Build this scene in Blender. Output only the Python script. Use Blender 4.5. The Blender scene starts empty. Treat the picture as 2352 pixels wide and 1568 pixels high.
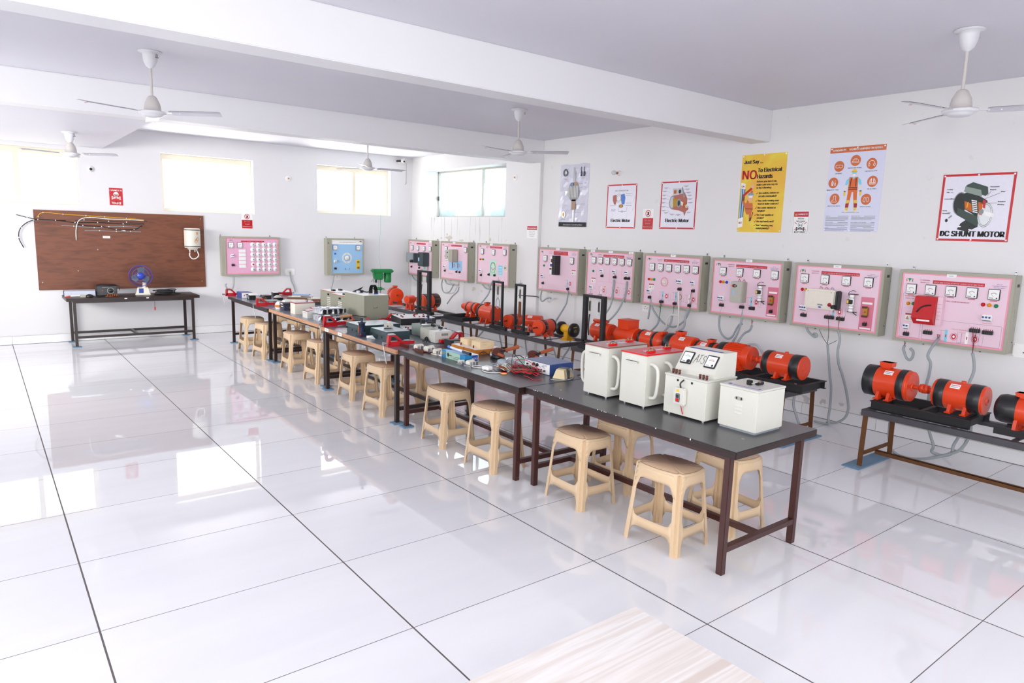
import bpy, bmesh, math, random
from mathutils import Vector, Matrix
R = math.radians
random.seed(7)
sc = bpy.context.scene
COL = sc.collection
# ------------------------------------------------------------ camera
cam_d = bpy.data.cameras.new('camera')
cam = bpy.data.objects.new('camera', cam_d)
COL.objects.link(cam)
cam_d.sensor_width = 36.0
cam_d.lens = 1573.64 / 2352 * 36.0
cam_d.clip_start = 0.05
yaw, pitch, roll = 0.6632, -0.1564, 0.0306
fw = Vector((math.sin(yaw) * math.cos(pitch), math.cos(yaw) * math.cos(pitch), math.sin(pitch)))
rt = Vector((math.cos(yaw), -math.sin(yaw), 0))
up = rt.cross(fw)
r2 = rt * math.cos(roll) + up * math.sin(roll)
u2 = up * math.cos(roll) - rt * math.sin(roll)
mw = Matrix((r2, u2, -fw)).transposed().to_4x4()
mw.translation = Vector((0.8754, -11.4503, 1.8787))
cam.matrix_world = mw
sc.camera = cam
# ------------------------------------------------------------ world, lamps, exposure
sc.view_settings.view_transform = 'Standard'
sc.view_settings.look = 'None'
sc.view_settings.gamma = 1.0
sc.view_settings.exposure = 1.02
sc.cycles.max_bounces = 10
sc.cycles.diffuse_bounces = 8
sc.cycles.glossy_bounces = 4
sc.cycles.transparent_max_bounces = 12
sc.cycles.use_denoising = True
sc.cycles.sample_clamp_indirect = 10.0
wd = bpy.data.worlds.new('world')
sc.world = wd
wd.use_nodes = True
bg = wd.node_tree.nodes['Background']
bg.inputs['Color'].default_value = (0.955, 0.975, 1.0, 1)
bg.inputs['Strength'].default_value = 3.0


def area(name, loc, aim, sx, sy, power, color=(1, 1, 1), spread=180):
    l = bpy.data.lights.new(name, 'AREA')
    l.shape = 'RECTANGLE'
    l.size, l.size_y, l.energy, l.color = sx, sy, power, color
    l.spread = R(spread)
    o = bpy.data.objects.new(name, l)
    COL.objects.link(o)
    o.location = loc
    o.rotation_euler = (Vector(aim) - Vector(loc)).to_track_quat('-Z', 'Y').to_euler()
    return o


area('flash_lamp', (0.0, -12.1, 2.3), (4.5, -4.0, 1.3), 0.45, 0.45, 34, (1.0, 0.985, 0.975))
area('fill_front_opening', (2.2, -13.85, 1.7), (2.6, 0, 1.7), 5.5, 1.7, 18, (0.97, 0.98, 1.0))  # fill lamp added behind the camera, at an invented opening
area('fill_left_opening', (-2.35, -9.0, 1.9), (5, -8.0, 1.6), 6.0, 1.6, 24, (0.97, 0.98, 1.0))  # added fill from the unseen left side
area('fill_left_opening', (-2.35, -3.0, 2.2), (6, 1.0, 0.6), 3.6, 1.0, 48, (1.0, 0.985, 0.96), 95)  # second added fill, brightens the back of the room

for wx, ww, pw in ((1.2, 1.8, 7), (4.08, 1.3, 44), (6.75, 1.3, 50)):
    area('daylight_back_window', (wx, 2.0, 1.9), (wx - .2, -1.2, 3.1), ww, 0.8, pw, (1.0, 0.97, 0.92))
area('daylight_side_window', (8.95, -0.7, 2.0), (6.5, -0.9, 3.0), 1.8, 0.8, 16, (0.97, 0.985, 1.0))

# ------------------------------------------------------------ materials
def lin(c):
    return tuple((x / 12.92 if x <= 0.04045 else ((x + 0.055) / 1.055) ** 2.4) for x in c)


def hexc(h):
    return lin(tuple(int(h[i:i + 2], 16) / 255 for i in (0, 2, 4)))


MATS = {}


def new_mat(name):
    m = bpy.data.materials.new(name)
    m.use_nodes = True
    return m, m.node_tree, m.node_tree.nodes['Principled BSDF']


def node(nt, t, **kw):
    n = nt.nodes.new(t)
    for k, v in kw.items():
        if k.startswith('i_'):
            n.inputs[k[2:].replace('_', ' ')].default_value = v
        else:
            setattr(n, k, v)
    return n


def mat(name, hx, rough=0.5, metal=0.0, var=0.04, scale=40, bump=0.0, emit=0.0, spec=0.5, coat=0.0):
    """a procedural material: base colour and roughness modulated by noise"""
    if name in MATS:
        return MATS[name]
    m, nt, b = new_mat(name)
    c = hexc(hx)
    tc = node(nt, 'ShaderNodeTexCoord')
    nz = node(nt, 'ShaderNodeTexNoise', i_Scale=scale, i_Detail=3.0)
    nt.links.new(tc.outputs['Object'], nz.inputs['Vector'])
    mx = node(nt, 'ShaderNodeMix', data_type='RGBA')
    mx.inputs['A'].default_value = (*[max(0, x * (1 - var)) for x in c], 1)
    mx.inputs['B'].default_value = (*[min(1, x * (1 + var)) for x in c], 1)
    nt.links.new(nz.outputs['Fac'], mx.inputs['Factor'])
    nt.links.new(mx.outputs['Result'], b.inputs['Base Color'])
    b.inputs['Roughness'].default_value = rough
    b.inputs['Metallic'].default_value = metal
    b.inputs['Specular IOR Level'].default_value = spec
    b.inputs['Coat Weight'].default_value = coat
    if bump:
        bp = node(nt, 'ShaderNodeBump', i_Strength=bump, i_Distance=0.01)
        nt.links.new(nz.outputs['Fac'], bp.inputs['Height'])
        nt.links.new(bp.outputs['Normal'], b.inputs['Normal'])
    if emit:
        b.inputs['Emission Color'].default_value = (*c, 1)
        b.inputs['Emission Strength'].default_value = emit
    MATS[name] = m
    return m


def noise_mix(nt, b, stops, scale=(1, 1, 1), nscale=5, detail=4, coord='Object', distort=0.0):
    tc = node(nt, 'ShaderNodeTexCoord')
    mp = node(nt, 'ShaderNodeMapping')
    mp.inputs['Scale'].default_value = scale
    nt.links.new(tc.outputs[coord], mp.inputs['Vector'])
    nz = node(nt, 'ShaderNodeTexNoise', i_Scale=nscale, i_Detail=detail, i_Distortion=distort)
    nt.links.new(mp.outputs['Vector'], nz.inputs['Vector'])
    cr = node(nt, 'ShaderNodeValToRGB')
    e = cr.color_ramp.elements
    while len(e) < len(stops):
        e.new(0.5)
    for k, (p, hx) in enumerate(stops):
        e[k].position = p
        e[k].color = (*hexc(hx), 1)
    nt.links.new(nz.outputs['Fac'], cr.inputs['Fac'])
    nt.links.new(cr.outputs['Color'], b.inputs['Base Color'])
    return nz, cr


def wood(name, stops, scale, rough=0.5, nscale=5, detail=5, distort=0.4, coat=0.0):
    m, nt, b = new_mat(name)
    noise_mix(nt, b, stops, scale, nscale, detail, 'Object', distort)
    b.inputs['Roughness'].default_value = rough
    b.inputs['Coat Weight'].default_value = coat
    MATS[name] = m
    return m


def mth(nt, op, a, b=None, c=None):
    n = node(nt, 'ShaderNodeMath', operation=op)
    for k, v in enumerate((a, b, c)):
        if v is None:
            continue
        if isinstance(v, (int, float)):
            n.inputs[k].default_value = v
        else:
            nt.links.new(v, n.inputs[k])
    return n.outputs[0]


def floor_mat():
    m, nt, b = new_mat('glossy_white_floor_tile')
    g = node(nt, 'ShaderNodeNewGeometry')
    s = node(nt, 'ShaderNodeSeparateXYZ')
    nt.links.new(g.outputs['Position'], s.inputs[0])
    X, Y = s.outputs[0], s.outputs[1]

    def line(v, period, w):
        f = mth(nt, 'FRACT', mth(nt, 'ADD', mth(nt, 'DIVIDE', v, period), 100.5))
        d = mth(nt, 'MULTIPLY', mth(nt, 'ABSOLUTE', mth(nt, 'SUBTRACT', f, 0.5)), period)
        return mth(nt, 'LESS_THAN', d, w)
    lx = line(X, 1.2, 0.0042)
    ly = line(Y, 0.8, 0.0022)
    grout = mth(nt, 'MAXIMUM', lx, ly)
    # per-tile tone
    cx = mth(nt, 'FLOOR', mth(nt, 'DIVIDE', X, 1.2))
    cy = mth(nt, 'FLOOR', mth(nt, 'DIVIDE', Y, 0.8))
    cv = node(nt, 'ShaderNodeCombineXYZ')
    nt.links.new(cx, cv.inputs[0])
    nt.links.new(cy, cv.inputs[1])
    wn = node(nt, 'ShaderNodeTexWhiteNoise')
    nt.links.new(cv.outputs[0], wn.inputs['Vector'])
    # faint scuffs and veining
    mp = node(nt, 'ShaderNodeMapping')
    mp.inputs['Scale'].default_value = (0.6, 3.2, 1)
    nt.links.new(g.outputs['Position'], mp.inputs['Vector'])
    nz = node(nt, 'ShaderNodeTexNoise', i_Scale=1.6, i_Detail=5.0, i_Distortion=0.5)
    nt.links.new(mp.outputs[0], nz.inputs['Vector'])
    t = mth(nt, 'ADD', mth(nt, 'MULTIPLY', wn.outputs['Value'], 0.35), mth(nt, 'MULTIPLY', nz.outputs['Fac'], 0.65))
    mx = node(nt, 'ShaderNodeMix', data_type='RGBA')
    mx.inputs['A'].default_value = (*hexc('dfdfe3'), 1)
    mx.inputs['B'].default_value = (*hexc('f1f1f3'), 1)
    nt.links.new(t, mx.inputs['Factor'])
    m2 = node(nt, 'ShaderNodeMix', data_type='RGBA')
    nt.links.new(grout, m2.inputs['Factor'])
    nt.links.new(mx.outputs['Result'], m2.inputs['A'])
    m2.inputs['B'].default_value = (*hexc('5c5454'), 1)
    nt.links.new(m2.outputs['Result'], b.inputs['Base Color'])
    ro = mth(nt, 'ADD', mth(nt, 'MULTIPLY', nz.outputs['Fac'], 0.03), 0.005)
    ro = mth(nt, 'ADD', ro, mth(nt, 'MULTIPLY', grout, 0.6))
    nt.links.new(ro, b.inputs['Roughness'])
    b.inputs['Specular IOR Level'].default_value = 0.6
    n3 = node(nt, 'ShaderNodeTexNoise', i_Scale=2.2, i_Detail=1.0)
    nt.links.new(g.outputs['Position'], n3.inputs['Vector'])
    bp = node(nt, 'ShaderNodeBump', i_Strength=0.03, i_Distance=0.003)
    nt.links.new(n3.outputs['Fac'], bp.inputs['Height'])
    nt.links.new(bp.outputs['Normal'], b.inputs['Normal'])
    return m


def wall_mat(name, hx, stains=0.0):
    m, nt, b = new_mat(name)
    g = node(nt, 'ShaderNodeNewGeometry')
    nz = node(nt, 'ShaderNodeTexNoise', i_Scale=1.3, i_Detail=6.0)
    nt.links.new(g.outputs['Position'], nz.inputs['Vector'])
    c = hexc(hx)
    mx = node(nt, 'ShaderNodeMix', data_type='RGBA')
    mx.inputs['A'].default_value = (*[x * 0.965 for x in c], 1)
    mx.inputs['B'].default_value = (*[min(1, x * 1.02) for x in c], 1)
    nt.links.new(nz.outputs['Fac'], mx.inputs['Factor'])
    out = mx.outputs['Result']
    if stains:
        # thin vertical drips under the window and grubby blotches low on the wall
        s = node(nt, 'ShaderNodeSeparateXYZ')
        nt.links.new(g.outputs['Position'], s.inputs[0])
        mp = node(nt, 'ShaderNodeMapping')
        mp.inputs['Scale'].default_value = (1, 26, 0.7)
        nt.links.new(g.outputs['Position'], mp.inputs['Vector'])
        n2 = node(nt, 'ShaderNodeTexNoise', i_Scale=1.0, i_Detail=3.0)
        nt.links.new(mp.outputs[0], n2.inputs['Vector'])
        dr = mth(nt, 'GREATER_THAN', n2.outputs['Fac'], 0.62)
        inz = mth(nt, 'MULTIPLY', mth(nt, 'LESS_THAN', s.outputs[2], 2.14), mth(nt, 'GREATER_THAN', s.outputs[2], 1.72))
        iny = mth(nt, 'MULTIPLY', mth(nt, 'GREATER_THAN', s.outputs[1], -2.1), mth(nt, 'LESS_THAN', s.outputs[1], 0.4))
        n3 = node(nt, 'ShaderNodeTexNoise', i_Scale=7.0, i_Detail=5.0)
        nt.links.new(g.outputs['Position'], n3.inputs['Vector'])
        bl = mth(nt, 'GREATER_THAN', n3.outputs['Fac'], 0.70)
        low = mth(nt, 'LESS_THAN', mth(nt, 'ABSOLUTE', mth(nt, 'SUBTRACT', s.outputs[2], 0.16)), 0.05)
        n5 = mth(nt, 'GREATER_THAN', n3.outputs['Fac'], 0.60)
        f = mth(nt, 'ADD', mth(nt, 'MULTIPLY', mth(nt, 'MULTIPLY', dr, inz), mth(nt, 'MULTIPLY', iny, 0.35)), mth(nt, 'MULTIPLY', bl, 0.10))
        f = mth(nt, 'ADD', f, mth(nt, 'MULTIPLY', mth(nt, 'MULTIPLY', low, n5), 0.5))
        m2 = node(nt, 'ShaderNodeMix', data_type='RGBA')
        nt.links.new(f, m2.inputs['Factor'])
        nt.links.new(out, m2.inputs['A'])
        m2.inputs['B'].default_value = (*hexc('a39a90'), 1)
        out = m2.outputs['Result']
    nt.links.new(out, b.inputs['Base Color'])
    b.inputs['Roughness'].default_value = 0.55
    b.inputs['Specular IOR Level'].default_value = 0.3
    bp = node(nt, 'ShaderNodeBump', i_Strength=0.12, i_Distance=0.01)
    nt.links.new(nz.outputs['Fac'], bp.inputs['Height'])
    nt.links.new(bp.outputs['Normal'], b.inputs['Normal'])
    MATS[name] = m
    return m


def glass_mat(name, tint, gloss=0.1, alpha=0.0, dirt='ffffff', grime=False):
    m, nt, b = new_mat(name)
    nt.nodes.remove(b)
    out = nt.nodes['Material Output']
    tr = node(nt, 'ShaderNodeBsdfTransparent')
    tr.inputs['Color'].default_value = (*hexc(tint), 1)
    gl = node(nt, 'ShaderNodeBsdfGlossy', i_Roughness=0.05)
    df = node(nt, 'ShaderNodeBsdfDiffuse')
    df.inputs['Color'].default_value = (*hexc(dirt), 1)
    tc = node(nt, 'ShaderNodeTexCoord')
    nz = node(nt, 'ShaderNodeTexNoise', i_Scale=6.0, i_Detail=6.0)
    nt.links.new(tc.outputs['Object'], nz.inputs['Vector'])
    mx = node(nt, 'ShaderNodeMixShader', i_Fac=gloss)
    m2 = node(nt, 'ShaderNodeMixShader')
    f = mth(nt, 'MULTIPLY', nz.outputs['Fac'], alpha * 2)
    if grime:
        # dirt gathered at the near jamb and along the lower left of the pane
        s = node(nt, 'ShaderNodeSeparateXYZ')
        nt.links.new(tc.outputs['Object'], s.inputs[0])
        a = node(nt, 'ShaderNodeMapRange', i_From_Min=-1.45, i_From_Max=-2.0)
        nt.links.new(mth(nt, 'SUBTRACT', s.outputs[1], mth(nt, 'MULTIPLY', mth(nt, 'SUBTRACT', s.outputs[2], 2.5), 0.35)), a.inputs[0])
        b2 = node(nt, 'ShaderNodeMapRange', i_From_Min=2.42, i_From_Max=2.15)
        nt.links.new(s.outputs[2], b2.inputs[0])
        f = mth(nt, 'ADD', f, mth(nt, 'ADD', mth(nt, 'MULTIPLY', a.outputs[0], 0.62), mth(nt, 'MULTIPLY', b2.outputs[0], 0.38)))
        f = mth(nt, 'MINIMUM', f, 0.9)
    nt.links.new(f, m2.inputs[0])
    nt.links.new(tr.outputs[0], mx.inputs[1])
    nt.links.new(gl.outputs[0], mx.inputs[2])
    nt.links.new(mx.outputs[0], m2.inputs[1])
    nt.links.new(df.outputs[0], m2.inputs[2])
    nt.links.new(m2.outputs[0], out.inputs[0])
    MATS[name] = m
    return m


# name: (hex, rough, metal)
PAL = dict(
    beige=('a8a696', .45, 0), greige=('b9b8ad', .45, 0), cream=('dcd9cc', .4, 0), pink=('eccbd8', .3, 0), pinkrim=('f09fb2', .3, 0),
    rose=('d8788f', .3, 0), banner=('c81f34', .4, 0), red=('c4141f', .3, 0), redd=('a01320', .35, 0), white=('f2f2f0', .4, 0), paper=('f4f4f4', .6, 0),
    black=('17171a', .35, 0), matblack=('202023', .6, 0), dark=('2e3033', .5, 0), grey=('8d9499', .45, 0), hose=('98a3aa', .45, 0), steel=('b4b6b8', .3, .9),
    orange=('d83c14', .32, 0), orange2=('dd4a1c', .35, 0), rust=('6a3e1d', .7, .2), iron=('4a4a4f', .55, .3), yellow=('dda414', .35, 0), green=('11803f', .4, 0),
    blue=('2f4c9a', .4, 0), lblue=('9cc6ea', .35, 0), violet=('4a3f97', .5, 0), brass=('a8853a', .35, .8), bakelite=('5a2618', .35, 0), ink=('1b1b22', .6, 0),
    inkred=('c2233a', .6, 0), inkpurple=('5a4a9c', .6, 0), inkgrey=('6e6e78', .6, 0), lampred=('d01418', .2, 0), lampyel=('e89a10', .2, 0), lampgrn=('0c8a55', .2, 0),
    lampblu=('2152c8', .2, 0), offwhite=('e6e0d2', .35, 0), stool=('d9bd95', .33, 0), bluepad=('6f8ea8', .8, 0), slate=('3c4a50', .4, 0), slatetop=('aebfcc', .3, 0),
    greenbox=('8b998f', .45, 0), ltwood=('e0c49a', .5, 0), orwood=('c8782a', .4, 0), dkwood=('6b4428', .5, 0), copper=('b4602e', .4, .7), fan=('c9c4c0', .35, 0),
    fanw=('dcdce0', .3, 0), cyan=('7cd0e6', .4, 0), teal=('7fcdb8', .4, 0), cord=('2a2a2c', .5, 0), wirered=('c8202c', .4, 0), wiregrn=('2f8a5a', .4, 0),
    wirewht=('e4e2dc', .4, 0), skin=('e8b48c', .5, 0), ppe=('cf6a38', .4, 0), foamy=('e9c64a', .4, 0), navy=('29324a', .4, 0), olive=('90907c', .42, 0),
    framec=('e9e2cf', .4, 0), clearp=('dfe3ea', .15, 0), ltgreen=('bfe3cf', .5, 0), trgrey=('d5d4cc', .4, 0), blister=('c9cdd6', .12, 0))


def P(k):
    if isinstance(k, bpy.types.Material):
        return k
    if k in MATS:
        return MATS[k]
    h, r, me = PAL[k]
    return mat(k, h, r, me)


# ------------------------------------------------------------ mesh builder
_txt = {}
try:  # the sans serif that ships inside Blender; the built-in face otherwise
    FONT = bpy.data.fonts.load(bpy.utils.resource_path('LOCAL') + '/datafiles/fonts/Inter.woff2')
except Exception:
    FONT = None


def text_mesh(s, bold):
    k = s
    if k not in _txt:
        cu = bpy.data.curves.new('t', 'FONT')
        cu.body = s
        if FONT and s.isascii():
            cu.font = FONT
        cu.resolution_u = 3
        ob = bpy.data.objects.new('t', cu)
        COL.objects.link(ob)
        me = bpy.data.meshes.new_from_object(ob.evaluated_get(bpy.context.evaluated_depsgraph_get()))
        vs = [(v.co.x, v.co.y) for v in me.vertices]
        fs = [tuple(p.vertices) for p in me.polygons]
        bpy.data.objects.remove(ob)
        bpy.data.curves.remove(cu)
        bpy.data.meshes.remove(me)
        _txt[k] = (vs, fs)
    return _txt[k]


class MB:
    def __init__(s):
        s.v, s.f, s.m, s.sm, s.mats = [], [], [], [], []
        s.T = Matrix()

    def mi(s, k):
        m = P(k)
        if m not in s.mats:
            s.mats.append(m)
        return s.mats.index(m)

    def add(s, vs, fs, k, smooth=False):
        n = len(s.v)
        i = s.mi(k)
        s.v += [tuple(s.T @ Vector(v)) for v in vs]
        s.f += [tuple(n + j for j in f) for f in fs]
        s.m += [i] * len(fs)
        s.sm += [smooth] * len(fs)
        return s

    def box(s, x0, x1, y0, y1, z0, z1, k, c=0.0):
        if c <= 0:
            vs = [(x, y, z) for x in (x0, x1) for y in (y0, y1) for z in (z0, z1)]
            return s.add(vs, [(0, 1, 3, 2), (4, 6, 7, 5), (0, 4, 5, 1), (2, 3, 7, 6), (0, 2, 6, 4), (1, 5, 7, 3)], k)
        bm = bmesh.new()
        bmesh.ops.create_cube(bm, size=1)
        for v in bm.verts:
            v.co = Vector(((x0 + x1) / 2 + v.co.x * (x1 - x0), (y0 + y1) / 2 + v.co.y * (y1 - y0), (z0 + z1) / 2 + v.co.z * (z1 - z0)))
        bmesh.ops.bevel(bm, geom=bm.edges[:], offset=c, segments=2, affect='EDGES')
        bm.verts.index_update()
        s.add([v.co[:] for v in bm.verts], [tuple(v.index for v in f.verts) for f in bm.faces], k)
        bm.free()
        return s

    def lathe(s, prof, k, axis='z', o=(0, 0, 0), n=20, smooth=True, cap=True):
        vs, fs = [], []
        for r, h in prof:
            for i in range(n):
                a = 2 * math.pi * i / n
                p, q = r * math.cos(a), r * math.sin(a)
                vs.append({'z': (p, q, h), 'x': (h, p, q), 'y': (q, h, p)}[axis])
        vs = [(a + o[0], b + o[1], c + o[2]) for a, b, c in vs]
        for j in range(len(prof) - 1):
            for i in range(n):
                i2 = (i + 1) % n
                fs.append((j * n + i, j * n + i2, (j + 1) * n + i2, (j + 1) * n + i))
        s.add(vs, fs, k, smooth)
        if cap:
            L = (len(prof) - 1) * n
            if prof[0][0] > 1e-5:
                s.add(vs[:n], [tuple(range(n))[::-1]], k)
            if prof[-1][0] > 1e-5:
                s.add(vs[L:], [tuple(range(n))], k)
        return s

    def cyl(s, p0, p1, r, k, r1=None, n=14, smooth=True):
        p0, p1 = Vector(p0), Vector(p1)
        d = p1 - p0
        q = d.to_track_quat('Z', 'Y').to_matrix().to_4x4()
        T = s.T.copy()
        s.T = T @ Matrix.Translation(p0) @ q
        s.lathe([(r, 0), (r if r1 is None else r1, d.length)], k, n=n, smooth=smooth)
        s.T = T
        return s

    def bar(s, p0, p1, w, h, k):
        p0, p1 = Vector(p0), Vector(p1)
        d = p1 - p0
        q = d.to_track_quat('X', 'Z').to_matrix().to_4x4()
        T = s.T.copy()
        s.T = T @ Matrix.Translation(p0) @ q
        s.box(0, d.length, -w / 2, w / 2, -h / 2, h / 2, k)
        s.T = T
        return s

    def tube(s, pts, r, k, n=7, sub=5):
        P_ = [Vector(p) for p in pts]
        Q = []
        if sub > 1 and len(P_) > 2:
            E_ = [2 * P_[0] - P_[1]] + P_ + [2 * P_[-1] - P_[-2]]
            for i in range(1, len(E_) - 2):
                a, b, c, d = E_[i - 1:i + 3]
                for j in range(sub):
                    t = j / sub
                    Q.append(0.5 * ((2 * b) + (c - a) * t + (2 * a - 5 * b + 4 * c - d) * t * t + (3 * b - a - 3 * c + d) * t ** 3))
            Q.append(P_[-1])
        else:
            Q = P_
        vs, fs = [], []
        nrm = None
        for i, p in enumerate(Q):
            t = (Q[min(i + 1, len(Q) - 1)] - Q[max(i - 1, 0)])
            if t.length < 1e-9:
                t = Vector((0, 0, 1))
            t.normalize()
            if nrm is None:
                nrm = t.orthogonal().normalized()
            nrm = (nrm - t * nrm.dot(t))
            nrm = nrm.normalized() if nrm.length > 1e-6 else t.orthogonal().normalized()
            b = t.cross(nrm)
            for j in range(n):
                a = 2 * math.pi * j / n
                vs.append(tuple(p + (nrm * math.cos(a) + b * math.sin(a)) * r))
        for i in range(len(Q) - 1):
            for j in range(n):
                j2 = (j + 1) % n
                fs.append((i * n + j, i * n + j2, (i + 1) * n + j2, (i + 1) * n + j))
        L = (len(Q) - 1) * n
        fs += [tuple(range(n))[::-1], tuple(L + j for j in range(n))]
        return s.add(vs, fs, k, True)

    def prism(s, poly, y0, y1, k):
        """polygon in x,z extruded along y"""
        n = len(poly)
        vs = [(x, y0, z) for x, z in poly] + [(x, y1, z) for x, z in poly]
        fs = [tuple(range(n)), tuple(range(2 * n - 1, n - 1, -1))] + [(i, n + i, n + (i + 1) % n, (i + 1) % n) for i in range(n)]
        return s.add(vs, fs, k)

    # flat marks in the x,z plane facing -y
    def poly(s, pts, y, k):
        return s.add([(x, y, z) for x, z in pts], [tuple(range(len(pts)))], k)

    def rect(s, x0, x1, z0, z1, y, k):
        return s.poly([(x0, z0), (x1, z0), (x1, z1), (x0, z1)], y, k)

    def ell(s, cx, cz, rx, rz, y, k, n=20, a0=0, a1=360):
        full = abs(a1 - a0) >= 360
        m = n if full else n + 1
        return s.poly([(cx + rx * math.cos(R(a0 + (a1 - a0) * i / n)), cz + rz * math.sin(R(a0 + (a1 - a0) * i / n))) for i in range(m)], y, k)

    def ring(s, cx, cz, rx, rz, w, y, k, n=24, a0=0, a1=360):
        vs, fs = [], []
        for i in range(n + 1):
            a = R(a0 + (a1 - a0) * i / n)
            vs += [(cx + (rx - w / 2) * math.cos(a), y, cz + (rz - w / 2) * math.sin(a)), (cx + (rx + w / 2) * math.cos(a), y, cz + (rz + w / 2) * math.sin(a))]
        for i in range(n):
            fs.append((2 * i, 2 * i + 1, 2 * i + 3, 2 * i + 2))
        return s.add(vs, fs, k)

    def line(s, pts, w, y, k):
        for (a, b), (c, d) in zip(pts, pts[1:]):
            L = math.hypot(c - a, d - b) or 1
            nx, nz = -(d - b) / L * w / 2, (c - a) / L * w / 2
            s.poly([(a + nx, b + nz), (a - nx, b - nz), (c - nx, d - nz), (c + nx, d + nz)], y, k)
        return s

    def txt(s, t, x, z, h, y, k, w=None, al='c', bold=0.0, dz=0):
        vs, fs = text_mesh(t, bold)
        if not vs:
            return s
        x0, x1 = min(v[0] for v in vs), max(v[0] for v in vs)
        sx = h / 0.72
        if w:
            sx = w / (x1 - x0)
        W = (x1 - x0) * sx
        ox = x - (W / 2 if al == 'c' else (0 if al == 'l' else W))
        sz = h / 0.72
        for dx in ((0,) if bold < .01 else (-bold * .45, 0, bold * .45)):
            s.add([(ox + (a - x0) * sx + dx * sz, y - abs(dx) * .0005, z + b * sz) for a, b in vs], fs, k)
        return s

    def mesh(s, name):
        me = bpy.data.meshes.new(name)
        me.from_pydata(s.v, [], s.f)
        for m in s.mats:
            me.materials.append(m)
        me.polygons.foreach_set('material_index', s.m)
        me.polygons.foreach_set('use_smooth', s.sm)
        me.update()
        return me

    def out(s, name, parent=None, loc=(0, 0, 0), rot=(0, 0, 0)):
        return put(name, s.mesh(name), parent, loc, rot)


def put(name, me, parent=None, loc=(0, 0, 0), rot=(0, 0, 0)):
    o = bpy.data.objects.new(name, me)
    COL.objects.link(o)
    o.parent = parent
    o.location = loc
    o.rotation_euler = rot
    return o


def tag(o, label, cat, group=None):
    o['label'] = label
    o['category'] = cat
    if group:
        o['group'] = group
    return o


def thing(name, label, cat, loc=(0, 0, 0), rz=0.0, group=None, rot=None):
    o = bpy.data.objects.new(name, None)
    o.empty_display_size = 0.05
    COL.objects.link(o)
    o.location = loc
    o.rotation_euler = rot or (0, 0, R(rz))
    return tag(o, label, cat, group)


def copy_thing(r, label, loc, rz, group=None):
    c = r.copy()
    COL.objects.link(c)
    c.location = loc
    c.rotation_euler = (0, 0, R(rz))
    c['label'] = label
    if group:
        c['group'] = group

    def rec(src, dst):
        for ch in list(src.children):
            d = ch.copy()
            COL.objects.link(d)
            d.parent = dst
            rec(ch, d)
    rec(r, c)
    return c


def struct(o):
    o['kind'] = 'structure'
    return o
# ============================================================ room
XW, YW, ZC = 8.0, 1.14, 3.32
WALL = wall_mat('white_wall_paint', 'e4e3e5')
WALLR = wall_mat('white_wall_paint_stained', 'e6e5e5', 1.0)
CEIL = wall_mat('shaded_white_ceiling_paint', 'dcdbe3')  # white like the beams; darker lavender tone paints in its shade
BEAM = wall_mat('white_beam_paint', 'e8e8ea')
FLOOR = floor_mat()
struct(MB().box(-2.6, 8.25, -14.0, 1.4, -0.1, 0.0, FLOOR).out('floor'))
struct(MB().box(-2.6, 8.25, -14.0, 1.4, ZC, ZC + 0.15, CEIL).out('ceiling'))


def wall_xz(name, x0, x1, y0, y1, z1, holes, k):
    """wall along x with rectangular openings (x0,x1,z0,z1)"""
    m = MB()
    xs = sorted({x0, x1, *[h[0] for h in holes], *[h[1] for h in holes]})
    for a, b in zip(xs, xs[1:]):
        hs = sorted([h for h in holes if h[0] <= a + 1e-6 and h[1] >= b - 1e-6], key=lambda h: h[2])
        z = 0.0
        for h in hs:
            if h[2] > z:
                m.box(a, b, y0, y1, z, h[2], k)
            z = h[3]
        if z < z1:
            m.box(a, b, y0, y1, z, z1, k)
    return struct(m.out(name))


W1, W2, W3 = (0.1, 2.19, 2.11, 2.93), (3.345, 4.82, 2.07, 3.0), (5.987, 7.51, 2.15, 3.035)
wall_xz('wall_back', -2.6, 8.3, YW, YW + 0.24, ZC, [W1, W2, W3], WALL)


def wall_yz(name, x0, x1, y0, y1, z1, holes, k):
    m = MB()
    ys = sorted({y0, y1, *[h[0] for h in holes], *[h[1] for h in holes]})
    for a, b in zip(ys, ys[1:]):
        hs = sorted([h for h in holes if h[0] <= a + 1e-6 and h[1] >= b - 1e-6], key=lambda h: h[2])
        z = 0.0
        for h in hs:
            if h[2] > z:
                m.box(x0, x1, a, b, z, h[2], k)
            z = h[3]
        if z < z1:
            m.box(x0, x1, a, b, z, z1, k)
    return struct(m.out(name))


W4 = (-2.03, 0.568, 2.15, 3.04)
wall_yz('wall_right', XW, XW + 0.36, -14.0, YW, ZC, [W4], WALLR)
wall_yz('wall_left', -2.75, -2.6, -14.0, YW + 0.2, ZC, [(-11.5, -6.5, 1.2, 2.7), (-5.0, -1.5, 1.5, 2.7)], WALL)  # unseen wall; openings invented to hold the left fill lamps
wall_xz('wall_front', -2.6, 8.3, -14.15, -14.0, ZC, [(-0.6, 5.0, 0.9, 2.6)], WALL)  # unseen wall; opening cut for the front fill lamp
# beams, lowered slab and pillar
struct(MB().box(-2.6, XW, -6.92, -6.67, 2.975, ZC, BEAM, 0.006).out('ceiling_beam'))
struct(MB().box(-2.6, XW, -3.0, -2.74, 2.985, ZC, BEAM, 0.006).out('ceiling_beam'))
struct(MB().box(-2.6, 2.52, -2.74, YW, 2.985, ZC, CEIL).out('ceiling_slab'))
struct(MB().box(7.94, XW, -3.0, -2.70, 0, 2.985, WALLR, 0.004).out('wall_pillar'))
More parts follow.
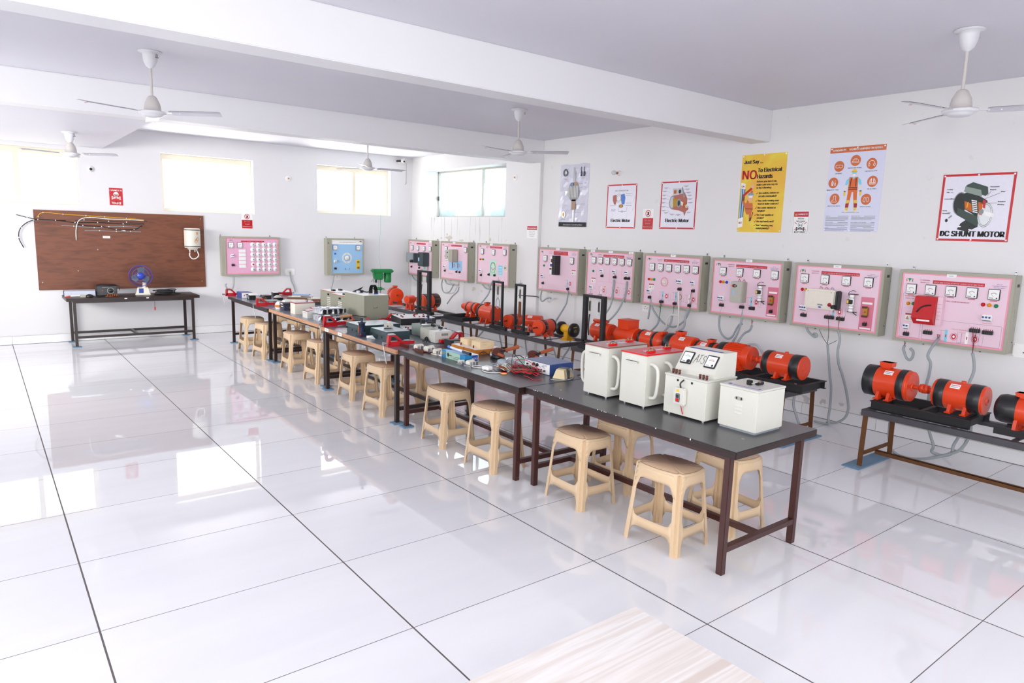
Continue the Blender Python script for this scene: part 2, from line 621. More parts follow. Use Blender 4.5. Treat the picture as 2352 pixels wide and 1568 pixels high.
# skirting tiles
SK = mat('skirting_tile', 'e9e9ea', 0.12, 0, 0.02, 3)
m = MB()
x = -2.6
for xs in [-2.4, -1.2, 0.0, 1.2, 2.4, 3.6, 4.8, 6.0, 7.2, 7.99]:
    m.box(x + 0.003, xs, YW - 0.012, YW, 0.0, 0.125, SK, 0.001)
    x = xs
m.box(-2.6, 7.98, YW - 0.014, YW, 0.125, 0.128, 'greige')
m.box(-2.6, 7.98, YW - 0.0135, YW - 0.011, 0.0, 0.004, 'dark')
struct(m.out('baseboard_back'))
m = MB()
y = YW - 0.015
for k in range(14):
    yn = -0.8 * k - 0.4 if k else -0.4
    m.box(XW - 0.012, XW, yn, y - 0.004, 0.0, 0.125, SK, 0.001)
    y = yn
m.box(XW - 0.0135, XW - 0.011, -13.9, YW, 0.0, 0.004, 'dark')
m.box(XW - 0.014, XW, -13.9, YW, 0.125, 0.128, 'greige')
y = YW - 0.015
for k in range(9):
    yn = max(-5.2, y - 0.62)
    m.box(XW - 0.010, XW, yn, y - 0.004, 0.13, 0.25, SK, 0.001)
    y = yn
struct(m.out('baseboard_right'))
# horizontal cable chase lines along the walls
m = MB()
m.box(XW - 0.006, XW, -13.9, -3.0, 0.905, 0.945, WALLR)
m.box(XW - 0.006, XW, -2.7, YW, 0.905, 0.945, WALLR)
struct(m.out('trim_1'))
struct(MB().box(4.2, 8.0, YW - 0.006, YW, 0.855, 0.895, WALL).out('trim_2'))

# windows
GL = glass_mat('window_glass', 'ffffff', 0.06, 0.0)
GLD = glass_mat('dirty_window_glass', 'f0f7fa', 0.08, 0.10, '46585a', True)


def window(n, x0, x1, z0, z1, mulls):
    f = MB()
    w, y0, y1 = 0.055, YW + 0.13, YW + 0.19
    f.box(x0, x1, y0, y1, z0, z0 + w, 'framec', 0.004)
    f.box(x0, x1, y0, y1, z1 - w - 0.03, z1, 'framec', 0.004)
    f.box(x0, x0 + w, y0 + .003, y1 - .003, z0 + w, z1 - w - .03, 'framec', 0.004)
    f.box(x1 - w, x1, y0 + .003, y1 - .003, z0 + w, z1 - w - .03, 'framec', 0.004)
    for q in mulls:
        f.box(q - 0.035, q + 0.035, y0 - 0.012, y1, z0 + w, z1 - w - .03, 'framec', 0.004)
    fr = struct(f.out('window_%d' % n))
    xs = [x0] + mulls + [x1]
    for a, b in zip(xs, xs[1:]):
        MB().box(a + 0.02, b - 0.02, y1 - 0.03, y1 - 0.024, z0 + 0.02, z1 - 0.02, GL).out('glass_pane', fr)
    return fr


window(1, *W1, [1.42])
window(2, *W2, [])
window(3, *W3, [6.78])
f = MB()
xa, xb = XW + 0.27, XW + 0.31
y0, y1, z0, z1 = W4
f.box(xa, xb, y0, y1, z0, z0 + 0.03, 'greige').box(xa, xb, y0, y1, z1 - 0.03, z1, 'greige')
f.box(xa, xb, y0, y0 + 0.03, z0, z1, 'greige').box(xa, xb, y1 - 0.03, y1, z0, z1, 'greige')
f.box(xa + 0.01, xb + 0.01, -0.98, -0.94, z0, z1, 'greige')
f.box(xa - 0.03, xa, y1 - 0.05, y1 - 0.03, 2.48, 2.56, 'dark', 0.002)
fr = struct(f.out('window_4'))
MB().box(xa + 0.015, xa + 0.02, y0 + 0.02, y1 - 0.02, z0 + 0.02, z1 - 0.02, GLD).out('glass_pane', fr)
struct(MB().box(-30, -2.8, -30, 20, -0.4, -0.3, mat('outdoor_paving', '9a9890', .9)).box(8.5, 30, -30, 20, -0.4, -0.3, 'outdoor_paving').box(-2.8, 8.5, -30, -14.2, -0.4, -0.3, 'outdoor_paving').box(-2.8, 8.5, 1.5, 20, -0.4, -0.3, 'outdoor_paving').out('unseen_outdoor_ground'))  # unseen ground, added to cut upward light from the even sky
# neighbour wall seen through the side window
NB = wall_mat('neighbour_render', 'd3e4ec')
m = MB()
m.box(10.4, 10.5, -6.0, 6.0, 0.0, 2.75, NB)
m.box(9.9, 10.4, 1.0, 3.0, 0.0, 2.62, NB)
m.box(9.2, 9.3, -4.2, -2.9, 2.3, 4.6, mat('neighbour_shade', '8fa39b', .8))
o = m.out('neighbour_wall')
struct(o)
# peeled paint patches around panels on the window wall
m = MB()
PT = mat('bare_plaster', 'cfc9bd', .9, 0, .15)
for cy, cz, w, h in [(-0.02, 1.75, .09, .05), (-0.3, 1.76, .28, .10), (-0.22, 1.82, .06, .06), (-.72, 1.72, .22, .04), (-1.62, 1.76, .09, .09), (-1.15, .86, .14, .10), (-1.4, .84, .10, .05), (-2.2, .9, .04, .03), (-.1, .9, .05, .04)]:
    pts = [(cy + w / 2 * math.cos(a) * random.uniform(.5, 1.1), cz + h / 2 * math.sin(a) * random.uniform(.5, 1.1)) for a in [i * math.pi / 5 for i in range(10)]]
    m.add([(XW - 0.002, a, b) for a, b in pts], [tuple(range(10))], PT)
struct(m.out('wall_peeling_paint'))
# ============================================================ tables
LAM = mat('dark_laminate', '48484c', .28, 0, .10, 6)
LAM2 = mat('grey_laminate', '6f747c', .25, 0, .10, 6)
LAM3 = mat('worn_grey_laminate', '7c828c', .22, 0, .12, 8)
EDGE = wood('dark_wood_edge', [(.3, '190e0d'), (.5, '2c1a16'), (.62, '211210'), (.8, '3e251e')], (1, .7, 7), .35, 4)
PLY = wood('plywood_edge', [(.3, 'a97a58'), (.5, 'c29270'), (.7, '94684a')], (1, .5, 14), .6, 3)
LEGM = mat('brown_steel_leg', '43231f', .35, 0, .12, 12)
LEGK = mat('black_brown_steel_leg', '2c211f', .35, 0, .12, 12)


def table(label, x0, x1, y0, y1, top, edge, legm, pads, loc_z=0.75, lx=0.055, ly=0.075, name='work_table'):
    cx, cy = (x0 + x1) / 2, (y0 + y1) / 2
    hx, hy = (x1 - x0) / 2, (y1 - y0) / 2
    t = thing(name, label, 'table', (cx, cy, 0), 0, 'dark workbenches in the long central row' if name == 'work_table' else None)
    th = 0.046
    m = MB().box(-hx, hx, -hy, hy, loc_z - th, loc_z - 0.002, edge, 0.003)
    m.out('edge_band', t)
    MB().box(-hx + 0.001, hx - 0.001, -hy + 0.001, hy - 0.001, loc_z - 0.003, loc_z, top).out('tabletop', t)
    px, py = hx - lx, hy - ly
    z0 = 0.0
    for i, (sx, sy) in enumerate([(-1, -1), (1, -1), (-1, 1), (1, 1)]):
        pad = pads[i]
        b = 0.014 if pad else 0.0
        l = MB().box(sx * px - .02, sx * px + .02, sy * py - .02, sy * py + .02, b, loc_z - th, legm, .003).out('leg', t)
        if pad:
            MB().box(sx * px - .055, sx * px + .06, sy * py - .05, sy * py + .05, 0, b, 'bluepad', .003).out('foam_pad', l)
    for sy in (-1, 1):
        MB().box(-px + .02, px - .02, sy * py - .018, sy * py + .018, .13, .165, legm, .002).out('stretcher', t)
    MB().box(-.018, .018, -py + .018, py - .018, .13, .165, legm, .002).out('stretcher', t)
    m = MB()
    for sy in (-1, 1):
        m.box(-px + .02, px - .02, sy * py - .015, sy * py + .015, loc_z - th - .03, loc_z - th, legm)
    for sx in (-1, 1):
        m.box(sx * px - .015, sx * px + .015, -py + .02, py - .02, loc_z - th - .03, loc_z - th, legm)
    m.out('top_rail', t)
    return t


t1 = table('nearest dark work table, carrying the four pale grey transformer boxes', 4.035, 4.875, -9.40, -7.585, LAM, EDGE, LEGM, (0, 0, 0, 0))
m = MB()
for x, y in [(.2, -.62), (-.17, -.78), (-.25, .7), (.28, .78)]:
    m.lathe([(.0001, .752), (.008, .7515), (.010, .75)], 'steel', o=(x, y, 0), n=8)
m.out('screw_head', t1)
m = MB()
m.T = Matrix.Translation((-.42, -.35, .738)) @ Matrix.Rotation(R(90), 4, 'X')
m = MB().box(-.4204, -.4195, -.606, -.599, .738, .7475, 'paper').box(-.4205, -.4195, -.35, -.342, .742, .748, 'paper')
for k in range(14):
    a, b = -.42, random.uniform(-.1, .85)
    m.box(a - .0008, a + .0015, b, b + random.uniform(.002, .007), .746, .7504, 'paper')
m.out('chipped_edge', t1)
table('second work table from the front, littered with red wires and bulb cartons', 3.985, 4.825, -7.575, -5.705, LAM, EDGE, LEGM, (0, 0, 1, 1))
table('third work table, plywood edged, carrying dark green rheostat chests', 3.965, 4.965, -5.70, -3.86, LAM2, PLY, LEGK, (1, 1, 1, 1))
table('fourth work table, plywood edged, carrying the olive steel cabinets', 4.01, 5.01, -3.85, -1.95, LAM3, PLY, LEGK, (1, 1, 1, 1))
table('farthest table of the central row, next to the back wall, with small vises', 4.0, 5.0, -1.93, -.03, LAM3, EDGE, LEGK, (1, 1, 1, 1))
table('dark brown table standing alone below the brown plywood board', 1.86, 3.69, .44, 1.09, EDGE, EDGE, LEGK, (1, 1, 1, 1), .735, .1, .045, 'side_table')
# light wood laminate desk in the foreground
DESK = wood('pale_wood_laminate', [(.28, 'c6bab3'), (.42, 'd8d3d0'), (.5, 'cdc4be'), (.58, 'dad7d5'), (.7, 'c5b9b1')], (.4, 8.5, 1), .3, 2.0, 6, .25)
d = thing('desk', 'pale wood grain desk corner cutting into the bottom foreground', 'desk', (1.6, -11.0, 0))
MB().box(-.9, .81, -.85, .855, .725, .75, DESK, .002).out('desktop', d)
MB().box(-.82, -.80, -.78, .78, 0, .725, DESK).out('side_panel', d)
MB().box(.68, .70, -.78, .70, 0, .725, DESK).out('side_panel', d)
MB().box(-.80, .68, .66, .68, .25, .725, DESK).out('modesty_panel', d)

# ============================================================ stools
SM = mat('beige_moulded_plastic', 'd2b795', .3, 0, .03, 60)
ST = mat('dusty_shaded_seat_plastic', 'c5a589', .42, 0, .08, 12)  # browner top: dust, plus weaker front light put into the colour
HS = 0.5


def half(z):
    t = z / HS
    return .178 + (.128 - .178) * t, .205 + (.165 - .205) * t


def sidept(s, t, z, blg=1.0):
    ax, ay = half(z)
    bu = (0.004 + .028 * (z / HS) ** 3) * (1 - t * t) * blg
    if s == 0:
        return (t * ax, -(ay + bu), z)
    if s == 1:
        return (ax + bu, t * ay, z)
    if s == 2:
        return (-t * ax, ay + bu, z)
    return (-(ax + bu), -t * ay, z)


def stool_meshes():
    seat, ring, legs = MB(), MB(), [MB() for _ in range(4)]
    NT = 14
    lim = .90
    tl = [-lim + 2 * lim * i / NT for i in range(NT + 1)]
    per = []
    for s in range(4):
        e = .26 if s % 2 == 0 else .22

        def edge(t):
            q = min(1, abs(t) / (1 - e))
            return q
        vs, fs = [], []
        for t in tl:
            q = edge(t)
            zb = .42 - .075 * q ** 12
            if abs(t) > 1 - e:
                zb = .34
            for j in range(5):
                z = zb + (HS - .012 - zb) * j / 4
                vs.append(sidept(s, t, z))
        for i in range(NT):
            for j in range(4):
                a = i * 5 + j
                fs.append((a, a + 5, a + 6, a + 1))
        seat.add(vs, fs, SM, True)
        per += [sidept(s, t, HS - .012) for t in tl]
        # notch point between this side and the next
        c = [(1, -1), (1, 1), (-1, 1), (-1, -1)][s]
        ax, ay = half(HS - .012)
        per.append((c[0] * (ax - .020), c[1] * (ay - .020), HS - .012))
        # ring
        vs, fs = [], []
        tr = [-(1 - e) + 2 * (1 - e) * i / NT for i in range(NT + 1)]
        for t in tr:
            q = edge(t)
            zt, zb = .165 + .045 * q ** 12, .105 - .05 * q ** 12
            for j in range(3):
                vs.append(sidept(s, t, zb + (zt - zb) * j / 2))
        for i in range(NT):
            for j in range(2):
                a = i * 3 + j
                fs.append((a, a + 3, a + 4, a + 1))
        ring.add(vs, fs, SM, True)
    n = len(per)
    top = [(x * .94, y * .95, HS - .002) for x, y, z in per]
    top2 = [(x * .90, y * .92, HS) for x, y, z in per]
    seat.add(per + top + top2 + [(0, 0, HS - .001)], [(i, (i + 1) % n, n + (i + 1) % n, n + i) for i in range(n)] + [(n + i, n + (i + 1) % n, 2 * n + (i + 1) % n, 2 * n + i) for i in range(n)]
             , SM, True)
    seat.add(top2 + [(0, 0, HS - .001)], [(i, (i + 1) % n, n) for i in range(n)], ST, True)
    for s in range(4):
        s2 = (s + 1) % 4
        e1, e2 = (.26, .22) if s % 2 == 0 else (.22, .26)
        vs, fs = [], []
        zs = [0, .01, .05, .12, .2, .28, .34, .40, .45, HS - .013]
        c = [(1, -1), (1, 1), (-1, 1), (-1, -1)][s]
        for z in zs:
            ax, ay = half(z)
            fl = .008 if z < .005 else 0
            nt = (c[0] * (ax - .016 + fl), c[1] * (ay - .016 + fl), z)
            row = [sidept(s, 1 - e1, z), sidept(s, 1 - e1 * .5, z), sidept(s, .93, z), sidept(s, .90, z), nt, sidept(s2, -.90, z), sidept(s2, -.93, z), sidept(s2, -1 + e2 * .5, z), sidept(s2, -1 + e2, z)]
            a3 = sidept(s, .985, z)
            row[2] = a3
            row[6] = sidept(s2, -.985, z)
            row[3] = sidept(s, .90, z, 1)
            row = [row[0], row[1], row[3], row[4], row[5], row[7], row[8]]
            vs += row
        w = 7
        for i in range(len(zs) - 1):
            for j in range(w - 1):
                a = i * w + j
                fs.append((a, a + 1, a + w + 1, a + w))
        legs[s].add(vs, fs, SM, False)
    return seat.mesh('seat'), ring.mesh('stretcher'), [l.mesh('leg') for l in legs]


def make_stool(label, loc):
    t = thing('plastic_stool', label, 'stool', loc, 0, 'beige plastic stools at the central tables')
    se, ri, le = stool_meshes()
    for nm, me in [('seat', se), ('stretcher', ri)] + [('leg', l) for l in le]:
        o = put(nm, me, t)
        sol = o.modifiers.new('thickness', 'SOLIDIFY')
        sol.thickness = .0035
        sol.offset = -1
    return t


near = [
    ('beige plastic stool nearest the camera, at the front corner of the nearest table', 4.011, -9.049, 3),
    ('beige plastic stool on the aisle side below the red-topped transformer boxes', 4.03, -8.242, -2),
    ('beige plastic stool on the aisle side nearest the joint of the first two tables', 3.945, -7.311, 2),
    ('beige plastic stool beside the two blue-padded legs, at the second table', 3.963, -6.571, -3),
    ('aisle-side beige stool at the third table, under the large red vise', 3.976, -5.345, 4),
    ('aisle-side beige stool at the third table, under the dark green chests', 4.02, -4.594, -2),
    ('aisle-side beige stool at the fourth table, under the foil-wrapped boxes', 4.002, -3.615, 3),
    ('aisle-side beige stool at the fourth table, under the black battery box', 3.988, -2.804, -4),
    ('aisle-side beige stool at the farthest table, left of the paired black legs', 3.951, -1.774, 5),
    ('leftmost beige stool of the aisle side, closest to the back wall', 3.941, -1.07, -3)]
far = [
    ('beige stool tucked under the nearest table behind its middle, seat half hidden', 4.512, -8.20, 4),
    ('beige stool tucked behind the front right leg of the nearest table', 4.546, -9.10, -5),
    ('beige stool on the wall side of the second table, seen between its paired legs', 4.488, -5.188, 3),
    ('wall-side beige stool seen below the plywood edge of the third table', 4.488, -3.408, 5),
    ('wall-side beige stool behind the paired legs where tables three and four meet', 4.528, -2.338, 0),
    ('wall-side beige stool seen below the white red-lidded box', 4.528, -1.498, 6),
    ('wall-side beige stool behind the left leg of the fourth table', 4.488, -.898, -3)]
st = None
for lb, fx, fy, rz in near + far:
    loc = (fx + .172, fy + .198, 0)
    if st is None:
        st = make_stool(lb, loc)
        st.rotation_euler = (0, 0, R(rz))
    else:
        copy_thing(st, lb, loc, rz)

# ============================================================ machine benches
IR = mat('angle_iron', '4d4c50', .5, .3, .25, 9)
RU = mat('rusty_iron', '66401f', .7, .2, .35, 14)


def mbench(label, y0, y1, splay, bars, pads=(), midlegs=()):
    t = thing('machine_bench', label, 'bench', (6.98, (y0 + y1) / 2, 0), 0, 'angle iron machine benches along the right wall')
    h = (y1 - y0) / 2
    for sx in (-1, 1):
        m = MB()
        m.box(sx * .28 - .004, sx * .28 + .004, -h, h, .45, .5, IR)
        m.box(min(sx * .28, sx * .235), max(sx * .28, sx * .235), -h, h, .494, .5, IR)
        m.out('top_rail', t)
    for sy in (-1, 1):
        m = MB().box(-.28, .28, sy * h - .004, sy * h + .004, .45, .5, IR)
        m.box(-.28, .28, min(sy * h, sy * (h - .045)), max(sy * h, sy * (h - .045)), .493, .499, IR)
        m.out('end_rail', t)
    for yb in bars:
        MB().box(-.275, .275, yb - (y0 + y1) / 2 - .02, yb - (y0 + y1) / 2 + .02, .488, .494, IR).out('cross_bar', t)
    for yl in [-h + .03, h - .03] + list(midlegs):
        for sx in (-1, 1):
            xb = sx * (.262 + splay)
            b = .012 if abs(yl) > h - .1 and pads else 0
            m = MB()
            m.bar((xb, yl, b), (sx * .262, yl, .47), .04, .006, RU)
            m.bar((xb + .017, yl + .018, b), (sx * .262 + .017, yl + .018, .47), .006, .04, RU)
            m.out('leg', t)
        MB().box(-.262 - splay * .8, .262 + splay * .8, yl - .003, yl + .003, .10, .135, RU).out('cross_brace', t)
    MB().box(-.018, .018, -h + .03, h - .03, .10, .104, RU).box(-.018, -.014, -h + .03, h - .03, .07, .104, RU).out('foot_rail', t)
    for yl in pads:
        MB().box(-.38, .33, yl - (y0 + y1) / 2 - .075, yl - (y0 + y1) / 2 + .075, 0, .012, 'bluepad', .003).out('foam_pad', t)
    return t


mbench('rusty-legged iron bench at right edge carrying the nearest orange motor set', -11.7, -8.83, .02, [-9.1, -9.5, -9.9], (-8.83,))
mbench('iron bench behind the pale boxes, carrying six orange motors', -8.13, -5.2, .03, [-5.6, -6.2, -6.8, -7.4], (-8.13,))
mbench('iron bench with the yellow grinder on its near end', -5.0, -2.12, .05, [-2.5, -2.9, -3.2, -3.5, -3.75, -4.0, -4.3, -4.6], (), (.45, -.5))
mbench('farthest iron bench in the corner, below the drill press', -1.93, .9, .05, [-1.6, -1.2, -.8, -.4, 0, .4], (), (.3,))
# ============================================================ wall panels
_mesh = {}


def cached(key, fn):
    if key not in _mesh:
        _mesh[key] = fn()
    return _mesh[key]


def meter_mesh():
    m = MB()
    m.box(-.045, .045, -.014, 0, -.048, .048, 'dark', .003)
    m.rect(-.040, .040, -.042, .042, -.0146, 'white')
    m.ring(0, -.012, .026, .026, .0022, -.015, 'inkgrey', 12, 40, 140)
    for a in (45, 60, 75, 90, 105, 120, 135):
        c, s_ = math.cos(R(a)), math.sin(R(a))
        m.line([(.022 * c, -.012 + .022 * s_), (.030 * c, -.012 + .030 * s_)], .0018, -.0152, 'ink')
    m.line([(0, -.02), (-.018, .004)], .0014, -.0154, 'ink')
    m.rect(-.034, -.002, -.033, -.028, -.015, 'inkgrey')
    m.ell(.024, -.030, .006, .006, -.0155, 'black', 10)
    return m.mesh('meter')


def lamp_mesh(k):
    return MB().lathe([(.017, 0), (.017, -.008), (.013, -.009), (.012, -.02), (.006, -.025), (.0001, -.026)], k, 'y', n=14).mesh('indicator_lamp')


def mcb_mesh(n):
    m = MB()
    w = .0125 * n
    m.box(-w, w, -.03, 0, -.028, .028, 'white', .003).box(-w, w, -.042, -.03, -.014, .014, 'white', .002)
    for i in range(n):
        x = -w + .025 * (i + .5)
        m.box(x - .007, x + .007, -.052, -.04, 0, .016, 'blue', .002)
    m.rect(-w + .004, w - .004, -.026, -.018, -.0305, 'inkgrey')
    return m.mesh('circuit_breaker')


def term_mesh(n):
    m = MB()
    w = .0155 * n
    m.box(-w, w, -.028, 0, -.017, .017, 'black', .003)
    c = max(2, int(n * 2))
    for i in range(c):
        x = -w + 2 * w * (i + .5) / c
        m.box(x - .004, x + .004, -.033, -.028, -.013, .013, 'dark')
        m.box(x - .002, x + .002, -.006, -.002, .017, .028, ['red', 'black', 'orange2'][i % 3])
    return m.mesh('terminal_block')


def schematic(m, x, z, w, h, hue):
    y = -.0022
    m.line([(x - w / 2, z + h * .35), (x - w * .1, z + h * .35)], .0018, y, 'inkred')
    m.line([(x - w / 2, z - h * .35), (x - w * .1, z - h * .35)], .0018, y, 'inkpurple')
    m.line([(x - w * .38, z + h * .35), (x - w * .38, z - h * .35)], .0015, y, 'inkred')
    m.rect(x - w * .22, x - w * .10, z - h * .4, z + h * .42, y - .0002, 'white' if hue % 2 else 'cyan')
    m.rect(x - w * .18, x - w * .14, z - h * .1, z + h * .1, y - .0006, 'red')
    m.ring(x + w * .18, z, w * .15, h * .25, .003, y, 'inkred', 20)
    if hue == 2:
        for a in range(0, 360, 30):
            m.ell(x + w * .18 + w * .13 * math.cos(R(a)), z + h * .24 * math.sin(R(a)), w * .03, h * .05, y - .0004, 'brass', 8)
    else:
        m.ell(x + w * .18, z, w * .10, h * .20, y - .0004, 'inkred', 14)
        m.ell(x + w * .18, z, w * .05, h * .09, y - .0008, 'white', 12)
    m.line([(x + w * .34, z + h * .4), (x + w * .34, z - h * .4), (x + w * .5, z - h * .4), (x + w * .5, z + h * .3)], .0015, y, 'inkgrey')
    m.rect(x + w * .2, x + w * .4, z + h * .38, z + h * .46, y, 'yellow' if hue == 1 else 'pink')


def logo(m, x, z, s=1.0):
    y = -.0024
    m.rect(x - .030 * s, x - .022 * s, z - .014 * s, z + .008 * s, y, 'ppe').ell(x - .026 * s, z + .013 * s, .004 * s, .004 * s, y, 'ppe', 8)
    m.poly([(x - .018 * s, z + .012 * s), (x - .004 * s, z - .002 * s), (x - .004 * s, z - .014 * s), (x + .004 * s, z - .014 * s), (x + .004 * s, z - .002 * s), (x + .018 * s, z + .012 * s), (x + .008 * s, z + .017 * s), (x - .008 * s, z + .017 * s)], y - .0003, 'lampgrn')
    m.rect(x + .022 * s, x + .030 * s, z - .014 * s, z + .008 * s, y, 'green').ell(x + .026 * s, z + .013 * s, .004 * s, .004 * s, y, 'red', 8)


FE = {
 'P1': [('banner', .5, .644), ('meter', .155, .558), ('meter', .388, .555), ('meter', .625, .554), ('meter', .855, .553), ('box1', .308, .359), ('box2', .705, .343), ('term', .146, .173, 1.), ('term', .46, .169, 1.), ('mcb', .15, .258, 2), ('tagtop', .87, .70), ('sch', .74, .17, 3)],
 'P2': [('banner', .55, .646), ('meter', .206, .575), ('meter', .856, .582), ('lamp', .185, .445, 'g'), ('box3', .466, .481), ('schbox', .531, .287), ('term', .181, .17, 1.), ('term', .582, .173, 1.), ('term', .683, .172, 1.), ('mcb', .191, .243, 2), ('tagtop', .478, .70), ('sch2', .35, .12)],
 'P3': [('banner', .552, .652), ('meter', .165, .572), ('meter', .495, .571), ('meter', .808, .578), ('lamp', .114, .434, 'r'), ('lamp', .156, .436, 'y'), ('lamp', .198, .436, 'g'), ('cage', .483, .307), ('cyan', .694, .286), ('knobp', .836, .323), ('mcb', .15, .233, 2), ('term', .149, .161, 1.), ('term', .379, .184, 1.), ('term', .549, .182, 1.), ('tagtop', .428, .70)],
 'P4': [('banner', .53, .603), ('meter', .182, .512), ('meter', .788, .501), ('lamp', .157, .401, 'g'), ('mcb', .152, .235, 2), ('term', .151, .126, 1.), ('warn', .831, .337), ('drivebox', .444, .417), ('sch', .731, .161, 0), ('term', .73, .081, 1.2), ('tagtop', .469, .665)],
 'P5': [('banner', .54, .608), ('meter', .16, .537), ('meter', .297, .537), ('meter', .432, .537), ('meter', .57, .537), ('meter', .708, .537), ('meter', .845, .537), ('lamp', .16, .382, 'g'), ('warn', .165, .254), ('mcb', .154, .146, 2), ('mcb', .348, .39, 2), ('term', .344, .323, 1.2), ('mcb', .589, .392, 2), ('term', .591, .322, 1.6), ('mcb', .821, .395, 2), ('term', .79, .32, 1.2), ('term', .85, .322, 1.2), ('sch', .353, .12, 1), ('sch', .603, .129, 1), ('sch', .827, .135, 1), ('vline', .479, .355), ('vline', .705, .355), ('hline', .58, .245), ('tagtop', .136, .665), ('tagtop', .487, .665), ('tagtop', .867, .665)],
 'P6': [('banner', .54, .60), ('meter', .155, .508), ('meter', .296, .508), ('meter', .434, .508), ('meter', .573, .508), ('meter', .71, .508), ('meter', .846, .508), ('lamp', .111, .345, 'r'), ('lamp', .156, .345, 'y'), ('lamp', .201, .345, 'g'), ('warn', .157, .255), ('mcb', .143, .186, 2), ('term', .145, .108, 1.4), ('knob', .37, .325), ('mcb', .625, .346, 3), ('term', .627, .253, 1.6), ('mcb', .83, .346, 2), ('term', .834, .248, 1.4), ('sch', .385, .147, 0), ('sch', .599, .155, 2), ('sch', .807, .141, 3), ('term', .35, .069, 1.8), ('term', .567, .065, 1.6), ('term', .794, .064, 1.4), ('tagtop', .49, .665)],
 'P7': [('banner', .535, .60), ('meter', .167, .527), ('meter', .393, .527), ('meter', .616, .527), ('meter', .838, .525), ('lamp', .14, .401, 'r'), ('lamp', .18, .401, 'y'), ('lamp', .226, .401, 'b'), ('mcb', .177, .208, 3), ('term', .184, .127, 1.8), ('starterbox', .416, .308), ('rheo', .70, .313), ('reddish', .833, .234), ('sch', .60, .203, 0), ('term', .46, .131, 1.8), ('term', .591, .129, 2.2), ('tagtop', .505, .665)],
 'P8': [('banner', .50, .59), ('meter', .126, .52), ('meter', .349, .522), ('meter', .574, .523), ('meter', .796, .523), ('lamp', .109, .399, 'r'), ('lamp', .149, .398, 'y'), ('lamp', .189, .398, 'b'), ('mcb', .149, .204, 3), ('term', .155, .126, 2), ('bigwhite', .369, .315), ('rheo', .667, .307), ('reddish', .805, .221), ('sch', .50, .2, 0), ('term', .436, .134, 3.2), ('term', .555, .131, 2.6), ('tagtop', .468, .66)],
 'P9': [('banner', .505, .581), ('meter', .121, .503), ('meter', .287, .506), ('meter', .457, .507), ('meter', .626, .507), ('meter', .795, .507), ('lamp', .108, .364, 'y'), ('lamp', .153, .366, 'g'), ('lamp', .722, .413, 'r'), ('lamp', .77, .412, 'y'), ('lamp', .821, .41, 'g'), ('warn', .132, .239), ('mcb', .12, .147, 2), ('mcb', .771, .299, 3), ('term', .123, .073, 1.6), ('term', .309, .11, 2.4), ('term', .687, .177, 2.6), ('term', .787, .172, 2.6), ('redbox', .29, .321), ('sch', .49, .10, 0), ('sch', .66, .10, 3), ('ctext', .50, .41), ('tagtop', .448, .645), ('outline', 0, 0)],
}
TITLE = {
 'P1': 'STUDY OF AC DRIVE & STARTER', 'P2': 'STUDY OF DIRECT ON LINE STARTER', 'P3': 'STUDY & TESTING OF TRANSFORMER WINDING',
 'P4': 'SPEED CONTROL OF DC MOTOR\nBY THYRISTOR CONTROLLER', 'P5': 'STUDY & TESTING OF SINGLE PHASE INDUCTION MOTOR', 'P6': 'STUDY AND TESTING OF ELECTRICAL MACHINE TRAINER',
 'P7': 'STUDY & TESTING OF DC SHUNT GENERATOR', 'P8': 'STUDY & TESTING OF MOTOR GENERATOR SET AC TO  DC)', 'P9': 'STUDY AND TESTING OF MOTOR-GENERATOR SET (DC TO AC)'}
DP = 0.15
FRONT = 'front_panel'


def enclosure(t, W, H, dp=DP, rim=.028):
    m = MB().box(0, W, -dp + .004, -.004, 0, H, 'beige', .004)
    for x0, x1, z0, z1 in [(0, W, 0, rim), (0, W, H - rim, H), (0, rim, rim, H - rim), (W - rim, W, rim, H - rim)]:
        m.box(x0, x1, -dp - .008, -dp + .006, z0, z1, 'beige', .003)
    for k in range(7):
        m.box(W - .001, W + .003, -.085, -.045, H * .42 + k * .016, H * .42 + k * .016 + .006, 'beige', .001)
    m.box(W, W + .002, -.10, -.05, H - .10, H - .075, 'dark').lathe([(.006, 0), (.006, .003)], 'black', 'x', (W, -.05, .10), 8)
    m.out('enclosure', t)
    for x in (.06, W - .05):
        MB().box(x - .012, x + .012, -.006, 0, H - .01, H + .035, 'steel', .002).lathe([(.005, 0), (.005, -.008)], 'dark', 'y', (x, -.006, H + .022), 8).out('mounting_lug', t)
    for x in (.25, W - .22):
        MB().lathe([(.009, 0), (.009, -.014), (.005, -.018)], 'dark', 'z', (x, -.07, 0), 8).out('bottom_plug', t)


def gp(name, t, m, loc):
    return m.out(name, t, loc)


